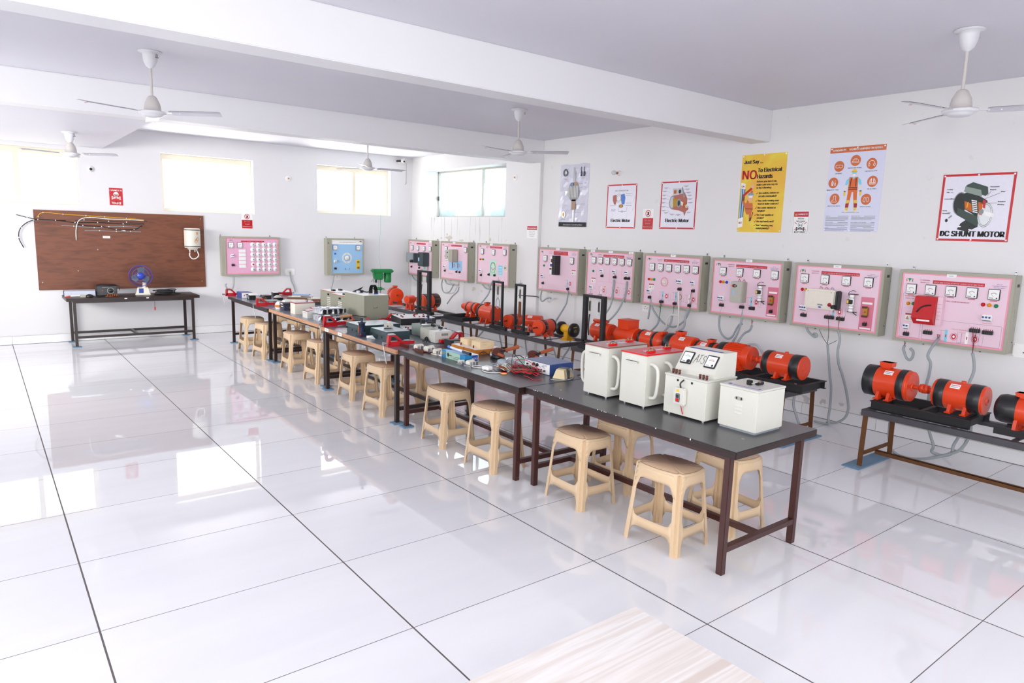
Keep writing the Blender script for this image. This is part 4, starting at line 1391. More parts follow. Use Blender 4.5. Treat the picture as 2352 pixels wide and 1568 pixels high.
def skull(m, x, z, s, k, hole, y):
    for q in (-1, 1):
        m.line([(x - q * .055 * s, z - .045 * s), (x + q * .055 * s, z - .075 * s)], .010 * s, y, k)
        for a in ((x - q * .057 * s, z - .040 * s), (x - q * .057 * s, z - .052 * s), (x + q * .057 * s, z - .068 * s), (x + q * .057 * s, z - .082 * s)):
            m.ell(a[0], a[1], .009 * s, .008 * s, y, k, 8)
    m.ell(x, z, .038 * s, .036 * s, y - .0003, k).rect(x - .020 * s, x + .020 * s, z - .048 * s, z - .02 * s, y - .0003, k)
    m.ell(x - .015 * s, z - .008 * s, .010 * s, .011 * s, y - .0006, hole, 12).ell(x + .015 * s, z - .008 * s, .010 * s, .011 * s, y - .0006, hole, 12)
    m.poly([(x - .005 * s, z - .028 * s), (x + .005 * s, z - .028 * s), (x, z - .018 * s)], y - .0006, hole)
    for i in (-1, 0, 1):
        m.rect(x + i * .010 * s - .0012 * s, x + i * .010 * s + .0012 * s, z - .048 * s, z - .036 * s, y - .0006, hole)


W, H = .185, .25
t = flat('warning_sign', 'small sign reading DANGER HIGH VOLTAGE KEEP AWAY with black skull', 'sign', -7.285, 1.967, W, H, 'white')
m = MB().box(.01, W - .01, -.0040, -.003, H - .065, H - .012, 'inkred').txt('DANGER', W / 2 + .015, H - .048, .026, -.0044, 'white', .115, bold=.08)
m.poly([(.018, H - .052), (.046, H - .052), (.032, H - .026)], -.0044, 'yellow')
m.txt('HIGH', W / 2, H - .092, .022, -.0036, 'ink', .065, bold=.08).txt('VOLTAGE', W / 2, H - .122, .022, -.0036, 'ink', .10, bold=.08).txt('KEEP AWAY', W / 2, .014, .022, -.0036, 'ink', .13, bold=.08)
skull(m, W / 2, .10, .75, 'ink', 'white', -.0037)
m.ell(W / 2, .10, .025, .024, -.0042, 'white')
m.ell(W / 2 - .010, .095, .007, .008, -.0046, 'ink', 10).ell(W / 2 + .010, .095, .007, .008, -.0046, 'ink', 10)
for q in (-1, 1):
    m.line([(W / 2 + q * .04, .105), (W / 2 + q * .055, .12), (W / 2 + q * .052, .112), (W / 2 + q * .07, .13)], .005, -.0038, 'inkred').line([(W / 2 + q * .04, .06), (W / 2 + q * .055, .05), (W / 2 + q * .052, .056), (W / 2 + q * .07, .04)], .005, -.0038, 'inkred')
for a in [(.006, .009), (.006, H - .010)]:
    m.rect(.006, W - .006, a[1] - .001, a[1] + .001, -.0036, 'ink')
m.rect(.006, .008, .009, H - .01, -.0036, 'ink').rect(W - .008, W - .006, .009, H - .01, -.0036, 'ink')
m.out('printed_lettering', t)

# yellow poster
W, H = .565, .875
YEL, m_nt, b_ = new_mat('yellow_poster_print')
noise_mix(m_nt, b_, [(.3, 'e9b23c'), (.5, 'eac53c'), (.65, 'ead94a'), (.8, 'e8a63a')], (1, 1, 1.0), 2.2, 2, 'Object', 1.5)
b_.inputs['Roughness'].default_value = .35
t = flat('poster', 'yellow poster reading Just Say NO To Electrical Hazards', 'poster', -6.585, 1.978, W, H, YEL, 'posters on the right wall')
m = MB()
for s_, x, z, h, w_ in [('Just Say ...', .03, .775, .045, .24), ('To Electrical', .215, .675, .05, .30), ('Hazards', .215, .605, .05, .19)]:
    m.txt(s_, x, z, h * 1.25, -.0036, 'ink', w_, 'l', .10)
for s_, x, z, w_ in [('Before you turn it on,', .215, .56, .25), ('make sure you say no', .215, .525, .26), ('to the following:', .215, .49, .19), ('Are outlets, motors or', .25, .43, .25), ('circuits overloaded?', .25, .395, .23), ('Are cords running near', .25, .345, .26), ('heat or water sources?', .25, .31, .26),
                       ('Are cords twisted or', .25, .265, .23), ('tangled?', .25, .232, .10), ('Do I see sparks or', .25, .185, .21), ('smoke?', .25, .152, .09), ('Are my hands wet?', .25, .112, .22), ('Am I wearing any', .25, .068, .21), ('metal jewelry?', .25, .035, .17)]:
    m.txt(s_, x, z, .029, -.0036, 'ink', w_, 'l', .10)
for z in (.43, .345, .265, .185, .112, .068):
    m.line([(.218, z + .010), (.226, z), (.243, z + .022)], .006, -.0038, 'inkred')
m.txt('NO', .022, .60, .14, -.0040, 'red', .18, 'l', .07)
m.out('poster_lettering', t)
m = MB()
m.poly([(.01, .565), (.07, .55), (.07, .13), (.01, .10)], -.0036, 'ink').poly([(.014, .558), (.062, .545), (.062, .14), (.014, .11)], -.0039, 'lblue').rect(.032, .042, .16, .50, -.0041, 'dark')
m.poly([(.01, .565), (.07, .55), (.07, .49), (.01, .50)], -.0043, 'white').poly([(.005, .15), (.07, .17), (.07, .06), (.005, .045)], -.0043, 'white')
m.txt('ON', .037, .51, .03, -.0046, 'redd', .035, bold=.07).txt('OFF', .038, .09, .035, -.0046, 'redd', .045, bold=.07)
m.out('switch_illustration', t)
m = MB()
m.line([(.045, .41), (.16, .50)], .028, -.0044, 'red').line([(.10, .29), (.13, .38), (.165, .47)], .030, -.0045, 'ppe').ell(.165, .52, .022, .026, -.0047, 'skin')
m.ell(.145, .385, .036, .042, -.0048, 'skin').ell(.148, .42, .038, .030, -.0049, 'grey', 14, 0, 180).rect(.108, .192, .415, .422, -.0050, 'lblue').ell(.15, .40, .030, .010, -.0052, 'white')
m.poly([(.085, .33), (.18, .33), (.19, .26), (.17, .20), (.11, .20), (.085, .25)], -.0046, 'ppe').line([(.10, .27), (.06, .34), (.045, .38)], .030, -.0043, 'ppe').ell(.05, .38, .018, .028, -.0048, 'dkwood')
m.line([(.16, .21), (.165, .15)], .030, -.0045, 'ppe').poly([(.155, .16), (.185, .17), (.20, .22), (.188, .23), (.175, .13), (.15, .12)], -.0050, 'bakelite').line([(.09, .265), (.185, .262)], .008, -.0050, 'dkwood')
m.out('worker_illustration', t)
nails(t, W, H)

# electric motor posters
W, H = .57, .60
t = flat('poster', 'red-bordered Electric Motor poster with cutaway starter motor picture', 'poster', -5.402, 1.998, W, H, GLP, 'posters on the right wall')
m = MB()
border(m, W, H, .018, 'red')
m.out('red_border', t, (0, -.0036, 0))
MB().txt('Electric Motor', W / 2, .085, .062, -.004, 'ink', .38, bold=.10).out('title_lettering', t)
m = MB()
rd = mat('terracotta_print', 'b0675a', .4)
m.poly([(.15, .28), (.14, .34), (.18, .42), (.34, .44), (.38, .46), (.43, .38), (.43, .30), (.46, .25), (.42, .22), (.40, .16), (.38, .21), (.30, .235), (.18, .25)], -.0038, rd)
m.ell(.19, .335, .045, .085, -.0042, 'grey').ell(.19, .335, .034, .068, -.0044, 'steel').poly([(.20, .39), (.28, .38), (.28, .29), (.21, .27)], -.0046, 'brass').ell(.30, .325, .035, .055, -.0048, 'grey').ell(.30, .325, .02, .035, -.005, 'dark')
m.poly([(.19, .51), (.33, .51), (.35, .44), (.20, .43)], -.0043, 'steel').rect(.21, .25, .445, .49, -.0047, 'copper').ell(.305, .47, .02, .025, -.0047, 'dark').poly([(.33, .52), (.35, .52), (.39, .40), (.37, .39)], -.0048, 'grey')
m.poly([(.33, .35), (.44, .30), (.45, .275), (.42, .265), (.34, .30)], -.005, 'offwhite').ell(.39, .30, .025, .04, -.0052, 'copper').poly([(.40, .30), (.46, .285), (.46, .265), (.40, .28)], -.0054, 'steel')
m.out('motor_illustration', t)
m = MB()
for i, (x, z, dx) in enumerate([(.08, .52, .07), (.06, .48, .08), (.05, .43, .09), (.055, .385, .08), (.045, .335, .09), (.05, .285, .09), (.06, .235, .10), (.10, .205, .08), (.20, .185, .06), (.30, .18, .03), (.40, .535, -.07), (.42, .495, -.06), (.44, .455, -.07), (.46, .42, -.07), (.47, .375, -.06), (.48, .33, -.06), (.46, .21, -.05)]):
    m.rect(x - .035, x + .035, z, z + .005, -.0036, 'inkgrey').rect(x - .02, x + .02, z - .010, z - .006, -.0036, 'inkgrey').line([(x + math.copysign(.036, dx), z + .002), (x + dx * 1.1, z - .02)], .0012, -.0036, 'ink')
m.out('caption_lettering', t)
nails(t, W, H)

W, H = .555, .60
t = flat('poster', 'creased red-bordered Electric Motor poster showing a DC generator diagram', 'poster', -4.425, 1.995, W, H, GLP, 'posters on the right wall')
m = MB()
border(m, W, H, .018, 'red')
m.out('red_border', t, (0, -.0036, 0))
MB().txt('Electric Motor', W / 2, .085, .062, -.004, 'ink', .36, bold=.10).out('title_lettering', t)
m = MB().txt('DC GENERATOR', W / 2, .505, .022, -.0038, 'inkgrey', .24, bold=.04)
m.rect(.35, .46, .47, .474, -.0036, 'inkgrey').rect(.35, .45, .445, .449, -.0036, 'inkgrey').rect(.06, .17, .31, .313, -.0036, 'inkgrey').rect(.36, .47, .34, .344, -.0036, 'inkgrey').rect(.36, .47, .31, .314, -.0036, 'inkgrey')
m.out('caption_lettering', t)
m = MB().poly([(.11, .45), (.18, .46), (.19, .38), (.17, .32), (.14, .33), (.115, .38)], -.0038, rd).poly([(.26, .46), (.33, .47), (.35, .42), (.34, .33), (.29, .32), (.27, .38)], -.0038, mat('blue_print', '4f7fd0', .4))
m.ring(.225, .42, .045, .05, .005, -.004, 'grey').ring(.225, .40, .04, .045, .004, -.004, 'brass').rect(.25, .30, .28, .33, -.0042, 'brass').rect(.235, .25, .29, .315, -.0043, 'blue').rect(.30, .315, .29, .315, -.0043, 'blue')
m.line([(.22, .29), (.23, .23), (.38, .23), (.39, .29)], .003, -.0038, 'inkpurple').ring(.30, .23, .018, .018, .003, -.0039, 'inkpurple')
m.line([(.09, .23)] + [(.09 + .012 * i, .23 + (.035 if i % 2 else 0)) for i in range(8)], .003, -.0038, 'inkpurple')
m.out('generator_illustration', t)
m = MB()
for i in range(12):
    x = random.uniform(.05, .5)
    z = random.uniform(.05, .5)
    m.add([(x, -.0032, z), (x + .012, -.0075, z + .03), (x + .03, -.0032, z + .10), (x + .016, -.0032, z + .03)], [(0, 1, 2), (0, 3, 1), (1, 3, 2)], GLP)
m.out('crease', t)
nails(t, W, H)

# silver armature poster
W, H = .62, .915
SIL = mat('silvery_glossy_sheet', 'd2d2e0', .14, 0, .02, 5, .0)
t = thing('poster', 'tall glossy creased poster with armature drawing, black strip at its foot', 'poster', (XW, -3.425, 2.005), -90, 'posters on the right wall')
m = MB()
N, M_ = 10, 14
vs = []
for j in range(M_ + 1):
    for i in range(N + 1):
        x, z = W * i / N - .02 * (1 - j / M_), H * j / M_ + .01 * math.sin(i)
        yb = -.002 - .012 * abs(math.sin(i * 2.1 + j * 1.3) * math.cos(j * .9 + i * .7)) * (1 if 0 < i < N and 0 < j < M_ else .2)
        vs.append((x, yb, z))
fs = [(j * (N + 1) + i, j * (N + 1) + i + 1, (j + 1) * (N + 1) + i + 1, (j + 1) * (N + 1) + i) for j in range(M_) for i in range(N)]
m.add(vs, fs, SIL)
m.box(-.01, W - .01, -.0008, -.0002, .005, H, SIL)
m.out('sheet', t)
yy = -.0155
m = MB().rect(.0, W - .02, .0, .065, yy, 'ink').txt('Armature Construction', W / 2, .018, .03, yy - .0005, 'white', .42, bold=.04)
m.txt('Bearing', .12, .70, .012, yy, 'ink').txt('Carbon Brushes', .50, .705, .012, yy, 'ink').txt('Commutator', .53, .33, .012, yy, 'ink').txt('Shaft', .53, .21, .012, yy, 'ink').txt('Winding', .56, .63, .012, yy, 'ink').txt('Core', .56, .57, .012, yy, 'ink').txt('Field Winding', .10, .105, .014, yy, 'ink')
for z, x0 in [(.63, .42), (.57, .44), (.52, .43), (.33, .36), (.215, .31)]:
    m.line([(x0, z), (.50, z)], .003, yy, 'inkpurple')
m.out('poster_lettering', t)
m = MB().ring(.115, .80, .042, .042, .026, yy, 'dark').ring(.115, .80, .042, .042, .006, yy - .0004, 'grey')
for x in (.46, .52):
    m.rect(x - .018, x + .018, .735, .80, yy, 'navy').line([(x, .80), (x - .01, .84), (x, .87)], .012, yy, 'dark')
m.rect(.29, .335, .66, .86, yy, 'steel').rect(.30, .31, .66, .87, yy - .0003, 'grey').poly([(.24, .65), (.38, .65), (.42, .58), (.42, .46), (.37, .38), (.26, .38), (.18, .46), (.18, .57)], yy, 'grey')
for i in range(7):
    m.rect(.19 + i * .033, .20 + i * .033, .43, .60, yy - .0003, 'offwhite')
m.ell(.27, .62, .04, .03, yy - .0004, mat('dull_blue_print', '7186ac')).ell(.34, .63, .05, .03, yy - .0004, mat('dull_copper_print', 'a98a76')).rect(.27, .36, .25, .40, yy, mat('dull_copper_print', 'a98a76')).rect(.295, .335, .07, .25, yy, 'steel').ell(.10, .18, .045, .05, yy, 'steel').ell(.10, .18, .02, .03, yy - .0003, 'brass')
m.out('armature_illustration', t)


def notouch(label, y, z, wall, W, H):
    t = flat('warning_sign', label, 'sign', y, z, W, H, 'white', None, wall)
    m = MB().rect(.004, W - .004, .004, H * .56, -.0034, 'red')
    for i, s_ in enumerate(['Do not', 'touch', 'machinery']):
        m.txt(s_, W / 2, H * (.42 - .155 * i), H * .085, -.0038, 'white', W * (.52, .42, .78)[i], bold=.04)
    m.ring(W / 2, H * .78, H * .15, H * .15, H * .035, -.0040, 'red').poly([(W / 2 - H * .06, H * .69), (W / 2 + H * .06, H * .71), (W / 2 + H * .07, H * .84), (W / 2 - H * .02, H * .87)], -.0036, 'ink')
    m.line([(W / 2 - H * .11, H * .89), (W / 2 + H * .11, H * .67)], H * .025, -.0042, 'red')
    m.out('printed_lettering', t)


notouch('red and white sign Do not touch machinery between two Electric Motor posters', -5.107, 1.983, 'r', .19, .272)
notouch('red and white sign Do not touch machinery above the pink lamp load panel', 4.595, 1.82, 'b', .19, .268)
W, H = .185, .267
t = flat('warning_sign', 'red DANGER sign with white skull above the brown board', 'sign', 2.586, 2.128, W, H, 'red', None, 'b')
m = MB().txt('DANGER', W / 2, H - .048, .034, -.0036, 'white', W - .02, bold=.08).txt('\u0916\u0924\u0930\u093e', W / 2, .018, .045, -.0036, 'white', .13, bold=.08)
skull(m, W / 2, .172, .95, 'white', 'red', -.0036)
m.out('printed_lettering', t)
W, H = .26, .20
t = thing('warning_sign', 'WARNING sign on the white pillar between the wall panels', 'sign', (7.94, -2.715, 1.81), -90)
MB().box(0, W, -.003, -.0004, 0, H, 'white').out('sheet', t)
m = MB().rect(.006, W - .006, H - .068, H - .008, -.0034, 'inkred').txt('WARNING', W / 2, H - .055, .036, -.0038, 'white', W - .03, bold=.07)
for i, (s_, w_) in enumerate([('DO NOT TOUCH', .14), ('ANY MOVING PART', .17), ('WHEN MACHINE', .14), ('IS RUNNING', .11)]):
    m.txt(s_, W / 2, H - .095 - i * .026, .016, -.0034, 'ink', w_)
m.out('printed_lettering', t)
bpy.data.objects
# ============================================================ ceiling fans
FB = mat('fan_blade_metal', 'd2d2da', .35, 0, .03, 8)
FBP = mat('fan_blade_patch', 'd8b8b4', .4)


def fan(label, x, y, zc, zh, angs, tilt=(0, 0)):
    t = thing('ceiling_fan', label, 'ceiling fan', (x, y, zc), 0, 'white three-blade ceiling fans')
    d = zc - zh
    m = MB().lathe([(.0001, 0), (.092, 0), (.095, -.006), (.08, -.013), (.060, -.015), (.059, -.045), (.054, -.08), (.038, -.118), (.018, -.135), (.0001, -.147)], 'fanw', n=24)
    m.out('canopy', t)
    g = MB()
    g.ring(.03, -.035, .008, .008, .003, -.0605, 'ink', 12)
    g.rect(.014, .046, -.054, -.049, -.0605, 'ink')
    o = g.out('canopy_emblem', t, (0, 0, 0), (0, 0, R(15)))
    m = MB().cyl((0, 0, -.14), (0, 0, -d + .10), .011, 'fan', n=12)
    m.out('down_rod', t)
    m = MB().lathe([(.0001, .11), (.022, .11), (.035, .10), (.05, .07), (.060, .05), (.0605, .046), (.066, .02), (.068, -.012), (.075, -.02)], 'fan', n=24)
    m.out('motor_cover', t, (0, 0, -d))
    m = MB().lathe([(.075, -.016), (.108, -.020), (.112, -.028), (.108, -.036), (.098, -.042), (.082, -.048), (.080, -.054), (.06, -.064), (.03, -.069), (.0001, -.071)], 'fanw', n=28)
    m.out('motor_housing', t, (0, 0, -d))
    for a in angs:
        m = MB().box(.10, .17, -.012, .012, -.030, -.026, 'fanw')
        vs, fs = [], []
        for i, (xx, w) in enumerate([(.155, .040), (.18, .052), (.40, .056), (.585, .058), (.60, .050)]):
            tw = R(-11)
            vs += [(xx + (.012 if i == 4 else 0), -w * math.cos(tw), -.029 - w * math.sin(tw)), (xx, 0, -.029 + .005), (xx - (.03 if i == 4 else 0), w * math.cos(tw), -.029 + w * math.sin(tw))]
        for i in range(4):
            for j in range(2):
                q = i * 3 + j
                fs.append((q, q + 3, q + 4, q + 1))
        m.add(vs, fs, FB)
        m.add([(x_, y_, z_ - .0025) for x_, y_, z_ in vs], [f[::-1] for f in fs], FB)
        for xx in (.165, .235):
            m.lathe([(.005, -.034), (.005, -.024)], 'white', o=(xx, .008, 0), n=8)
        m.add([(.53, -.03, -.039), (.56, -.03, -.039), (.56, -.012, -.0355), (.53, -.012, -.0355)], [(0, 1, 2, 3)], FBP)
        m.out('blade', t, (0, 0, -d), (0, 0, R(a)))
    if tilt != (0, 0):
        t.rotation_euler = (R(tilt[0]), R(tilt[1]), 0)
    return t


fan('white ceiling fan at upper left, hanging between the two beams', 2.166, -4.648, ZC, 2.845, (-158, -40, 80))
fan('nearest ceiling fan at the upper right edge in front of the right wall', 6.248, -9.456, ZC, 2.825, (172, 54, -66), (0, -1))
fan('white ceiling fan near the pillar, in front of the second beam', 6.037, -4.849, ZC, 2.86, (-168, 73, -47))
fan('short white fan under the lowered slab near the left window', 1.921, -.809, 2.985, 2.745, (-158, -40, 80))
fan('farthest white fan, seen against the rightmost back window', 5.68, -1.6, ZC, 2.825, (-125, -5, 115))
# ============================================================ motors
OR = mat('orange_red_enamel', 'dd3f12', .32, 0, .04, 6, coat=.1)
BK = mat('black_band_paint', '1e1f22', .35, 0, .1, 8)


def motor_parts(t, L, r, zc, x0=0.0, bands=((-.5, -.28), (.22, .46)), shaft=(0, 0), tbox=None, feet=(-.2, .2), fins=False, disc=True, plate=.0, base=0.0, backcap=True, facek=None):
    """motor lying along local x, axis height zc above the origin, centre x0; bands as fractions of L"""
    h = L / 2
    fk = facek or OR
    m = MB()
    m.lathe([(r, x0 - h + .012), (r, x0 + h - .012)], OR, 'x', (0, 0, zc), 32, True, False)
    for s in (-1, 1):
        m.lathe([(r, x0 + s * (h - .012)), (r * .96, x0 + s * (h - .003)), (r * .5, x0 + s * (h - .002)), (.0001, x0 + s * (h - .002))], OR, 'x', (0, 0, zc), 32, False, False)
    if fins:
        for i in range(30):
            a = 2 * math.pi * i / 30
            m.T = Matrix.Translation((x0, 0, zc)) @ Matrix.Rotation(a, 4, 'X')
            m.box(-h * .55, h * .6, -.0025, .0025, r * .97, r * 1.12, OR)
        m.T = Matrix()
    m.out('motor_body', t)
    if disc:
        MB().lathe([(r * .985, x0 + h - .010), (r * .985, x0 + h + .003)], fk, 'x', (0, 0, zc), 32, True, False).lathe([(r * .985, x0 + h + .003), (r * .95, x0 + h + .007), (r * .33, x0 + h + .008), (r * .30, x0 + h + .014), (r * .16, x0 + h + .015), (r * .14, x0 + h + .011), (.0001, x0 + h + .011)], fk, 'x', (0, 0, zc), 32, False, False).out('end_cover', t)
    if backcap:
        MB().lathe([(.0001, x0 - h - .012), (r * .5, x0 - h - .010), (r * .56, x0 - h + .002)], fk, 'x', (0, 0, zc), 24).out('end_cover', t)
    for a, b in bands:
        m = MB().lathe([(r * 1.0, x0 + a * L), (r * 1.035, x0 + a * L + .002), (r * 1.035, x0 + b * L - .002), (r * 1.0, x0 + b * L)], BK, 'x', (0, 0, zc), 28, True, False)
        if (b - a) > .16:
            for q in range(9):
                an = R(200 + q * 18)
                m.T = Matrix.Translation((0, 0, zc)) @ Matrix.Rotation(an, 4, 'X')
                m.box(x0 + (a + .04) * L, x0 + (b - .04) * L, -.004, .004, r * 1.03, r * 1.04, OR if q % 2 else BK)
            m.T = Matrix()
        m.out('ventilation_band', t)
    for f in feet:
        xf = x0 + f * L
        z0 = base
        m = MB()
        for sy in (-1, 1):
            m.add([(xf - .012, sy * r * .45, z0 + .008), (xf + .012, sy * r * .45, z0 + .008), (xf - .012, sy * r * 1.0, z0 + .008), (xf + .012, sy * r * 1.0, z0 + .008),
                   (xf - .012, sy * r * .5, zc - r * .75), (xf + .012, sy * r * .5, zc - r * .75), (xf - .012, sy * r * .8, zc - r * .5), (xf + .012, sy * r * .8, zc - r * .5)],
                  [(0, 1, 3, 2), (4, 6, 7, 5), (0, 4, 5, 1), (2, 3, 7, 6), (0, 2, 6, 4), (1, 5, 7, 3)], OR)
            m.box(xf - .022, xf + .022, min(sy * r * .55, sy * r * 1.12), max(sy * r * .55, sy * r * 1.12), z0, z0 + .010, OR)
        m.box(xf - .012, xf + .012, -r * .6, r * .6, z0, z0 + .010, OR)
        m.out('foot', t)
    if tbox:
        bx, bw, bd, bh, by = tbox
        m = MB().box(x0 + bx - bw * .35, x0 + bx + bw * .35, by - bd * .35, by + bd * .35, zc + r * .9, zc + r * 1.12, OR, .003)
        m.box(x0 + bx - bw / 2, x0 + bx + bw / 2, by - bd / 2, by + bd / 2, zc + r * 1.05, zc + r * 1.05 + bh, OR, .005).box(x0 + bx - bw / 2 - .004, x0 + bx + bw / 2 + .004, by - bd / 2 - .004, by + bd / 2 + .004, zc + r * 1.05 + bh - .006, zc + r * 1.05 + bh, OR, .002)
        m.out('terminal_box', t)
    if shaft[0]:
        MB().cyl((x0 + h, 0, zc), (x0 + h + shaft[0], 0, zc), shaft[1], 'rust' if shaft[1] < .014 else OR).out('shaft', t)
    if plate is not None:
        m = MB()
        m.T = Matrix.Translation((x0 + plate * L, 0, zc)) @ Matrix.Rotation(R(-48), 4, 'X')
        # plate on the side facing the aisle (local -y is world -x)
        m.box(-.045, .03, -.022, .022, 0, r * 1.012, 'paper') if False else None
        m.T = Matrix.Translation((x0 + plate * L, 0, zc)) @ Matrix.Rotation(R(40), 4, 'X')
        m.box(-.035, .035, -.022, .022, r * .94, r * 1.008, 'paper', .001)
        m.box(-.030, .030, .004, .010, r * 1.004, r * 1.0105, 'inkred').box(-.030, .022, -.012, -.008, r * 1.004, r * 1.0105, 'inkgrey')
        m.out('name_plate', t)


def motor(name, label, y, zc, L, r, x=7.0, rz=-90, z=.5, group='orange electric motors on the iron benches', **kw):
    t = thing(name, label, 'electric motor', (x, y, z), rz, group)
    motor_parts(t, L, r, zc - z, **kw)
    return t


def channel(t, x0, x1, hw=.20, h=.07, k='matblack'):
    """two black channels and cross pieces, local x along the set"""
    m = MB()
    for s in (-1, 1):
        m.box(x0, x1, s * hw - .003, s * hw + .003, 0, h, k).box(x0, x1, min(s * hw, s * (hw + .035)), max(s * hw, s * (hw + .035)), h - .006, h, k).box(x0, x1, min(s * hw, s * (hw + .035)), max(s * hw, s * (hw + .035)), 0, .006, k)
    for xx in (x0, x1 - .04, (x0 + x1) / 2):
        m.box(xx, xx + .04, -hw, hw, h - .006, h, k).box(xx, xx + .006, -hw, hw, .0, h, k)
    return m.out('base_channel', t)


def coupling(t, xa, xb, zc, r=.035):
    m = MB().cyl((xa, 0, zc), (xb, 0, zc), r * .45, OR).lathe([(.0001, xa + (xb - xa) * .3), (r, xa + (xb - xa) * .3), (r, xa + (xb - xa) * .48), (r * .7, xa + (xb - xa) * .5), (r, xa + (xb - xa) * .52), (r, xa + (xb - xa) * .75), (.0001, xa + (xb - xa) * .75)], OR, 'x', (0, 0, zc), 16)
    for q in range(4):
        m.box(xa + (xb - xa) * .4, xa + (xb - xa) * .6, r * .9 * math.cos(q * 1.57) - .006, r * .9 * math.cos(q * 1.57) + .006, zc + r * .9 * math.sin(q * 1.57) - .006, zc + r * .9 * math.sin(q * 1.57) + .006, OR)
    m.out('shaft_coupling', t)


# --- R1 set (nearest): origin on bench at y=-8.85, local +x = world -y
G = 'orange electric motors on the iron benches'
t = thing('motor_generator_set', 'nearest orange motor and generator pair coupled on a black channel base', 'motor generator set', (6.99, -8.86, .5), -90, G)
channel(t, 0.0, .745, .20, .075)
motor_parts(t, .36, .128, .212, .045, ((-.5, -.24), (.26, .42)), (.0, 0), (-.03, .10, .09, .04, 0), (-.12, .12), False, True, .05, .075)
coupling(t, .24, .40, .212)
motor_parts(t, .36, .112, .205, .585, ((-.44, -.24), (.22, .46)), (0, 0), None, (-.10, .2), False, True, -.05, .075)
MB().lathe([(.0001, .02), (.018, .018), (.018, 0)], OR, 'z', (.60, 0, .205 + .108), 10).out('lifting_cap', t)
t = motor('electric_motor', 'orange motor with rounded black end cowl, cut off by the right edge', -9.88, .675, .30, .105, x=7.0, z=.52, bands=(), tbox=(-.02, .09, .08, .03, 0), feet=(-.1, .25), plate=None)
MB().lathe([(.02, -.185), (.07, -.182), (.10, -.165), (.110, -.13), (.110, -.04), (.108, -.038)], BK, 'x', (0, 0, .155), 28).out('fan_cowl', t)
MB().box(-.09, .10, -.09, -.088, .0, .0, BK)
c = MB()
for s in (-1, 1):
    c.box(-.14, .4, s * .15 - .003, s * .15 + .003, -.02, .03, 'matblack').box(-.14, .4, min(s * .11, s * .15), max(s * .11, s * .15), -.008, .0, 'matblack')
c.out('base_channel', t)
for y in (-8.845,):
    pass

# --- R2 sets (behind the pale boxes)
t = thing('motor_generator_set', 'finned orange motor coupled to plain orange generator on a black channel', 'motor generator set', (6.99, -7.16, .5), -90, G)
channel(t, .0, 1.08, .20, .075)
motor_parts(t, .34, .118, .205, .24, ((-.56, -.34),), (0, 0), None, (-.15, .25), True, True, None, .075)
MB().box(.20, .34, -.20, -.10, .10, .20, OR, .008).out('terminal_box', t)
coupling(t, .42, .56, .205)
motor_parts(t, .40, .116, .20, .765, ((-.46, -.30), (.26, .49)), (0, 0), None, (-.08, .2), False, True, -.05, .075)
MB().lathe([(.0001, .02), (.018, .018), (.018, 0)], OR, 'z', (.78, 0, .20 + .112), 10).out('lifting_cap', t)
t = thing('motor_generator_set', 'two coupled orange motors, the second topped by a tall square terminal box', 'motor generator set', (7.0, -5.26, .5), -90, G)
channel(t, .05, .80, .18, .06)
motor_parts(t, .30, .105, .205, .20, (), (0, 0), (.02, .10, .10, .03, -.02), (-.2, .2), False, True, -.15, .06)
MB().lathe([(.0001, -.07), (.022, -.068), (.022, .068), (.0001, .07)], OR, 'x', (.13, -.03, .205 + .125), 12).out('capacitor_can', t)
coupling(t, .35, .46, .205, .03)
motor_parts(t, .30, .108, .205, .62, (), (0, 0), None, (-.2, .2), False, True, None, .06)
MB().box(.52, .70, -.09, .09, .29, .40, OR, .004).box(.515, .705, -.095, .095, .395, .402, OR, .002).out('terminal_box', t)
t = thing('motor_generator_set', 'orange motor with two black bands coupled to one with a wide black hood', 'motor generator set', (7.0, -6.08, .5), -90, G)
channel(t, .0, .80, .18, .06)
motor_parts(t, .31, .105, .205, .17, ((-.48, -.36), (.18, .30)), (0, 0), None, (-.15, .2), False, True, -.02, .06)
MB().lathe([(.0001, .31), (.09, .312), (.10, .32), (.10, .335), (.02, .345), (.02, .44)], OR, 'x', (0, 0, .205), 20).box(.30, .36, -.05, .05, .295, .325, OR, .004).out('drive_end_housing', t)
motor_parts(t, .36, .115, .205, .60, ((-.53, -.26),), (0, 0), (-.02, .09, .09, .035, 0), (-.15, .2), False, True, .14, .06)
motor('electric_motor', 'small orange motor half hidden behind the pale console box', -7.02, .70, .27, .095, bands=((-.45, -.33), (.2, .42)), tbox=(.05, .07, .07, .03, 0), z=.5, plate=-.05)

# --- brake frames


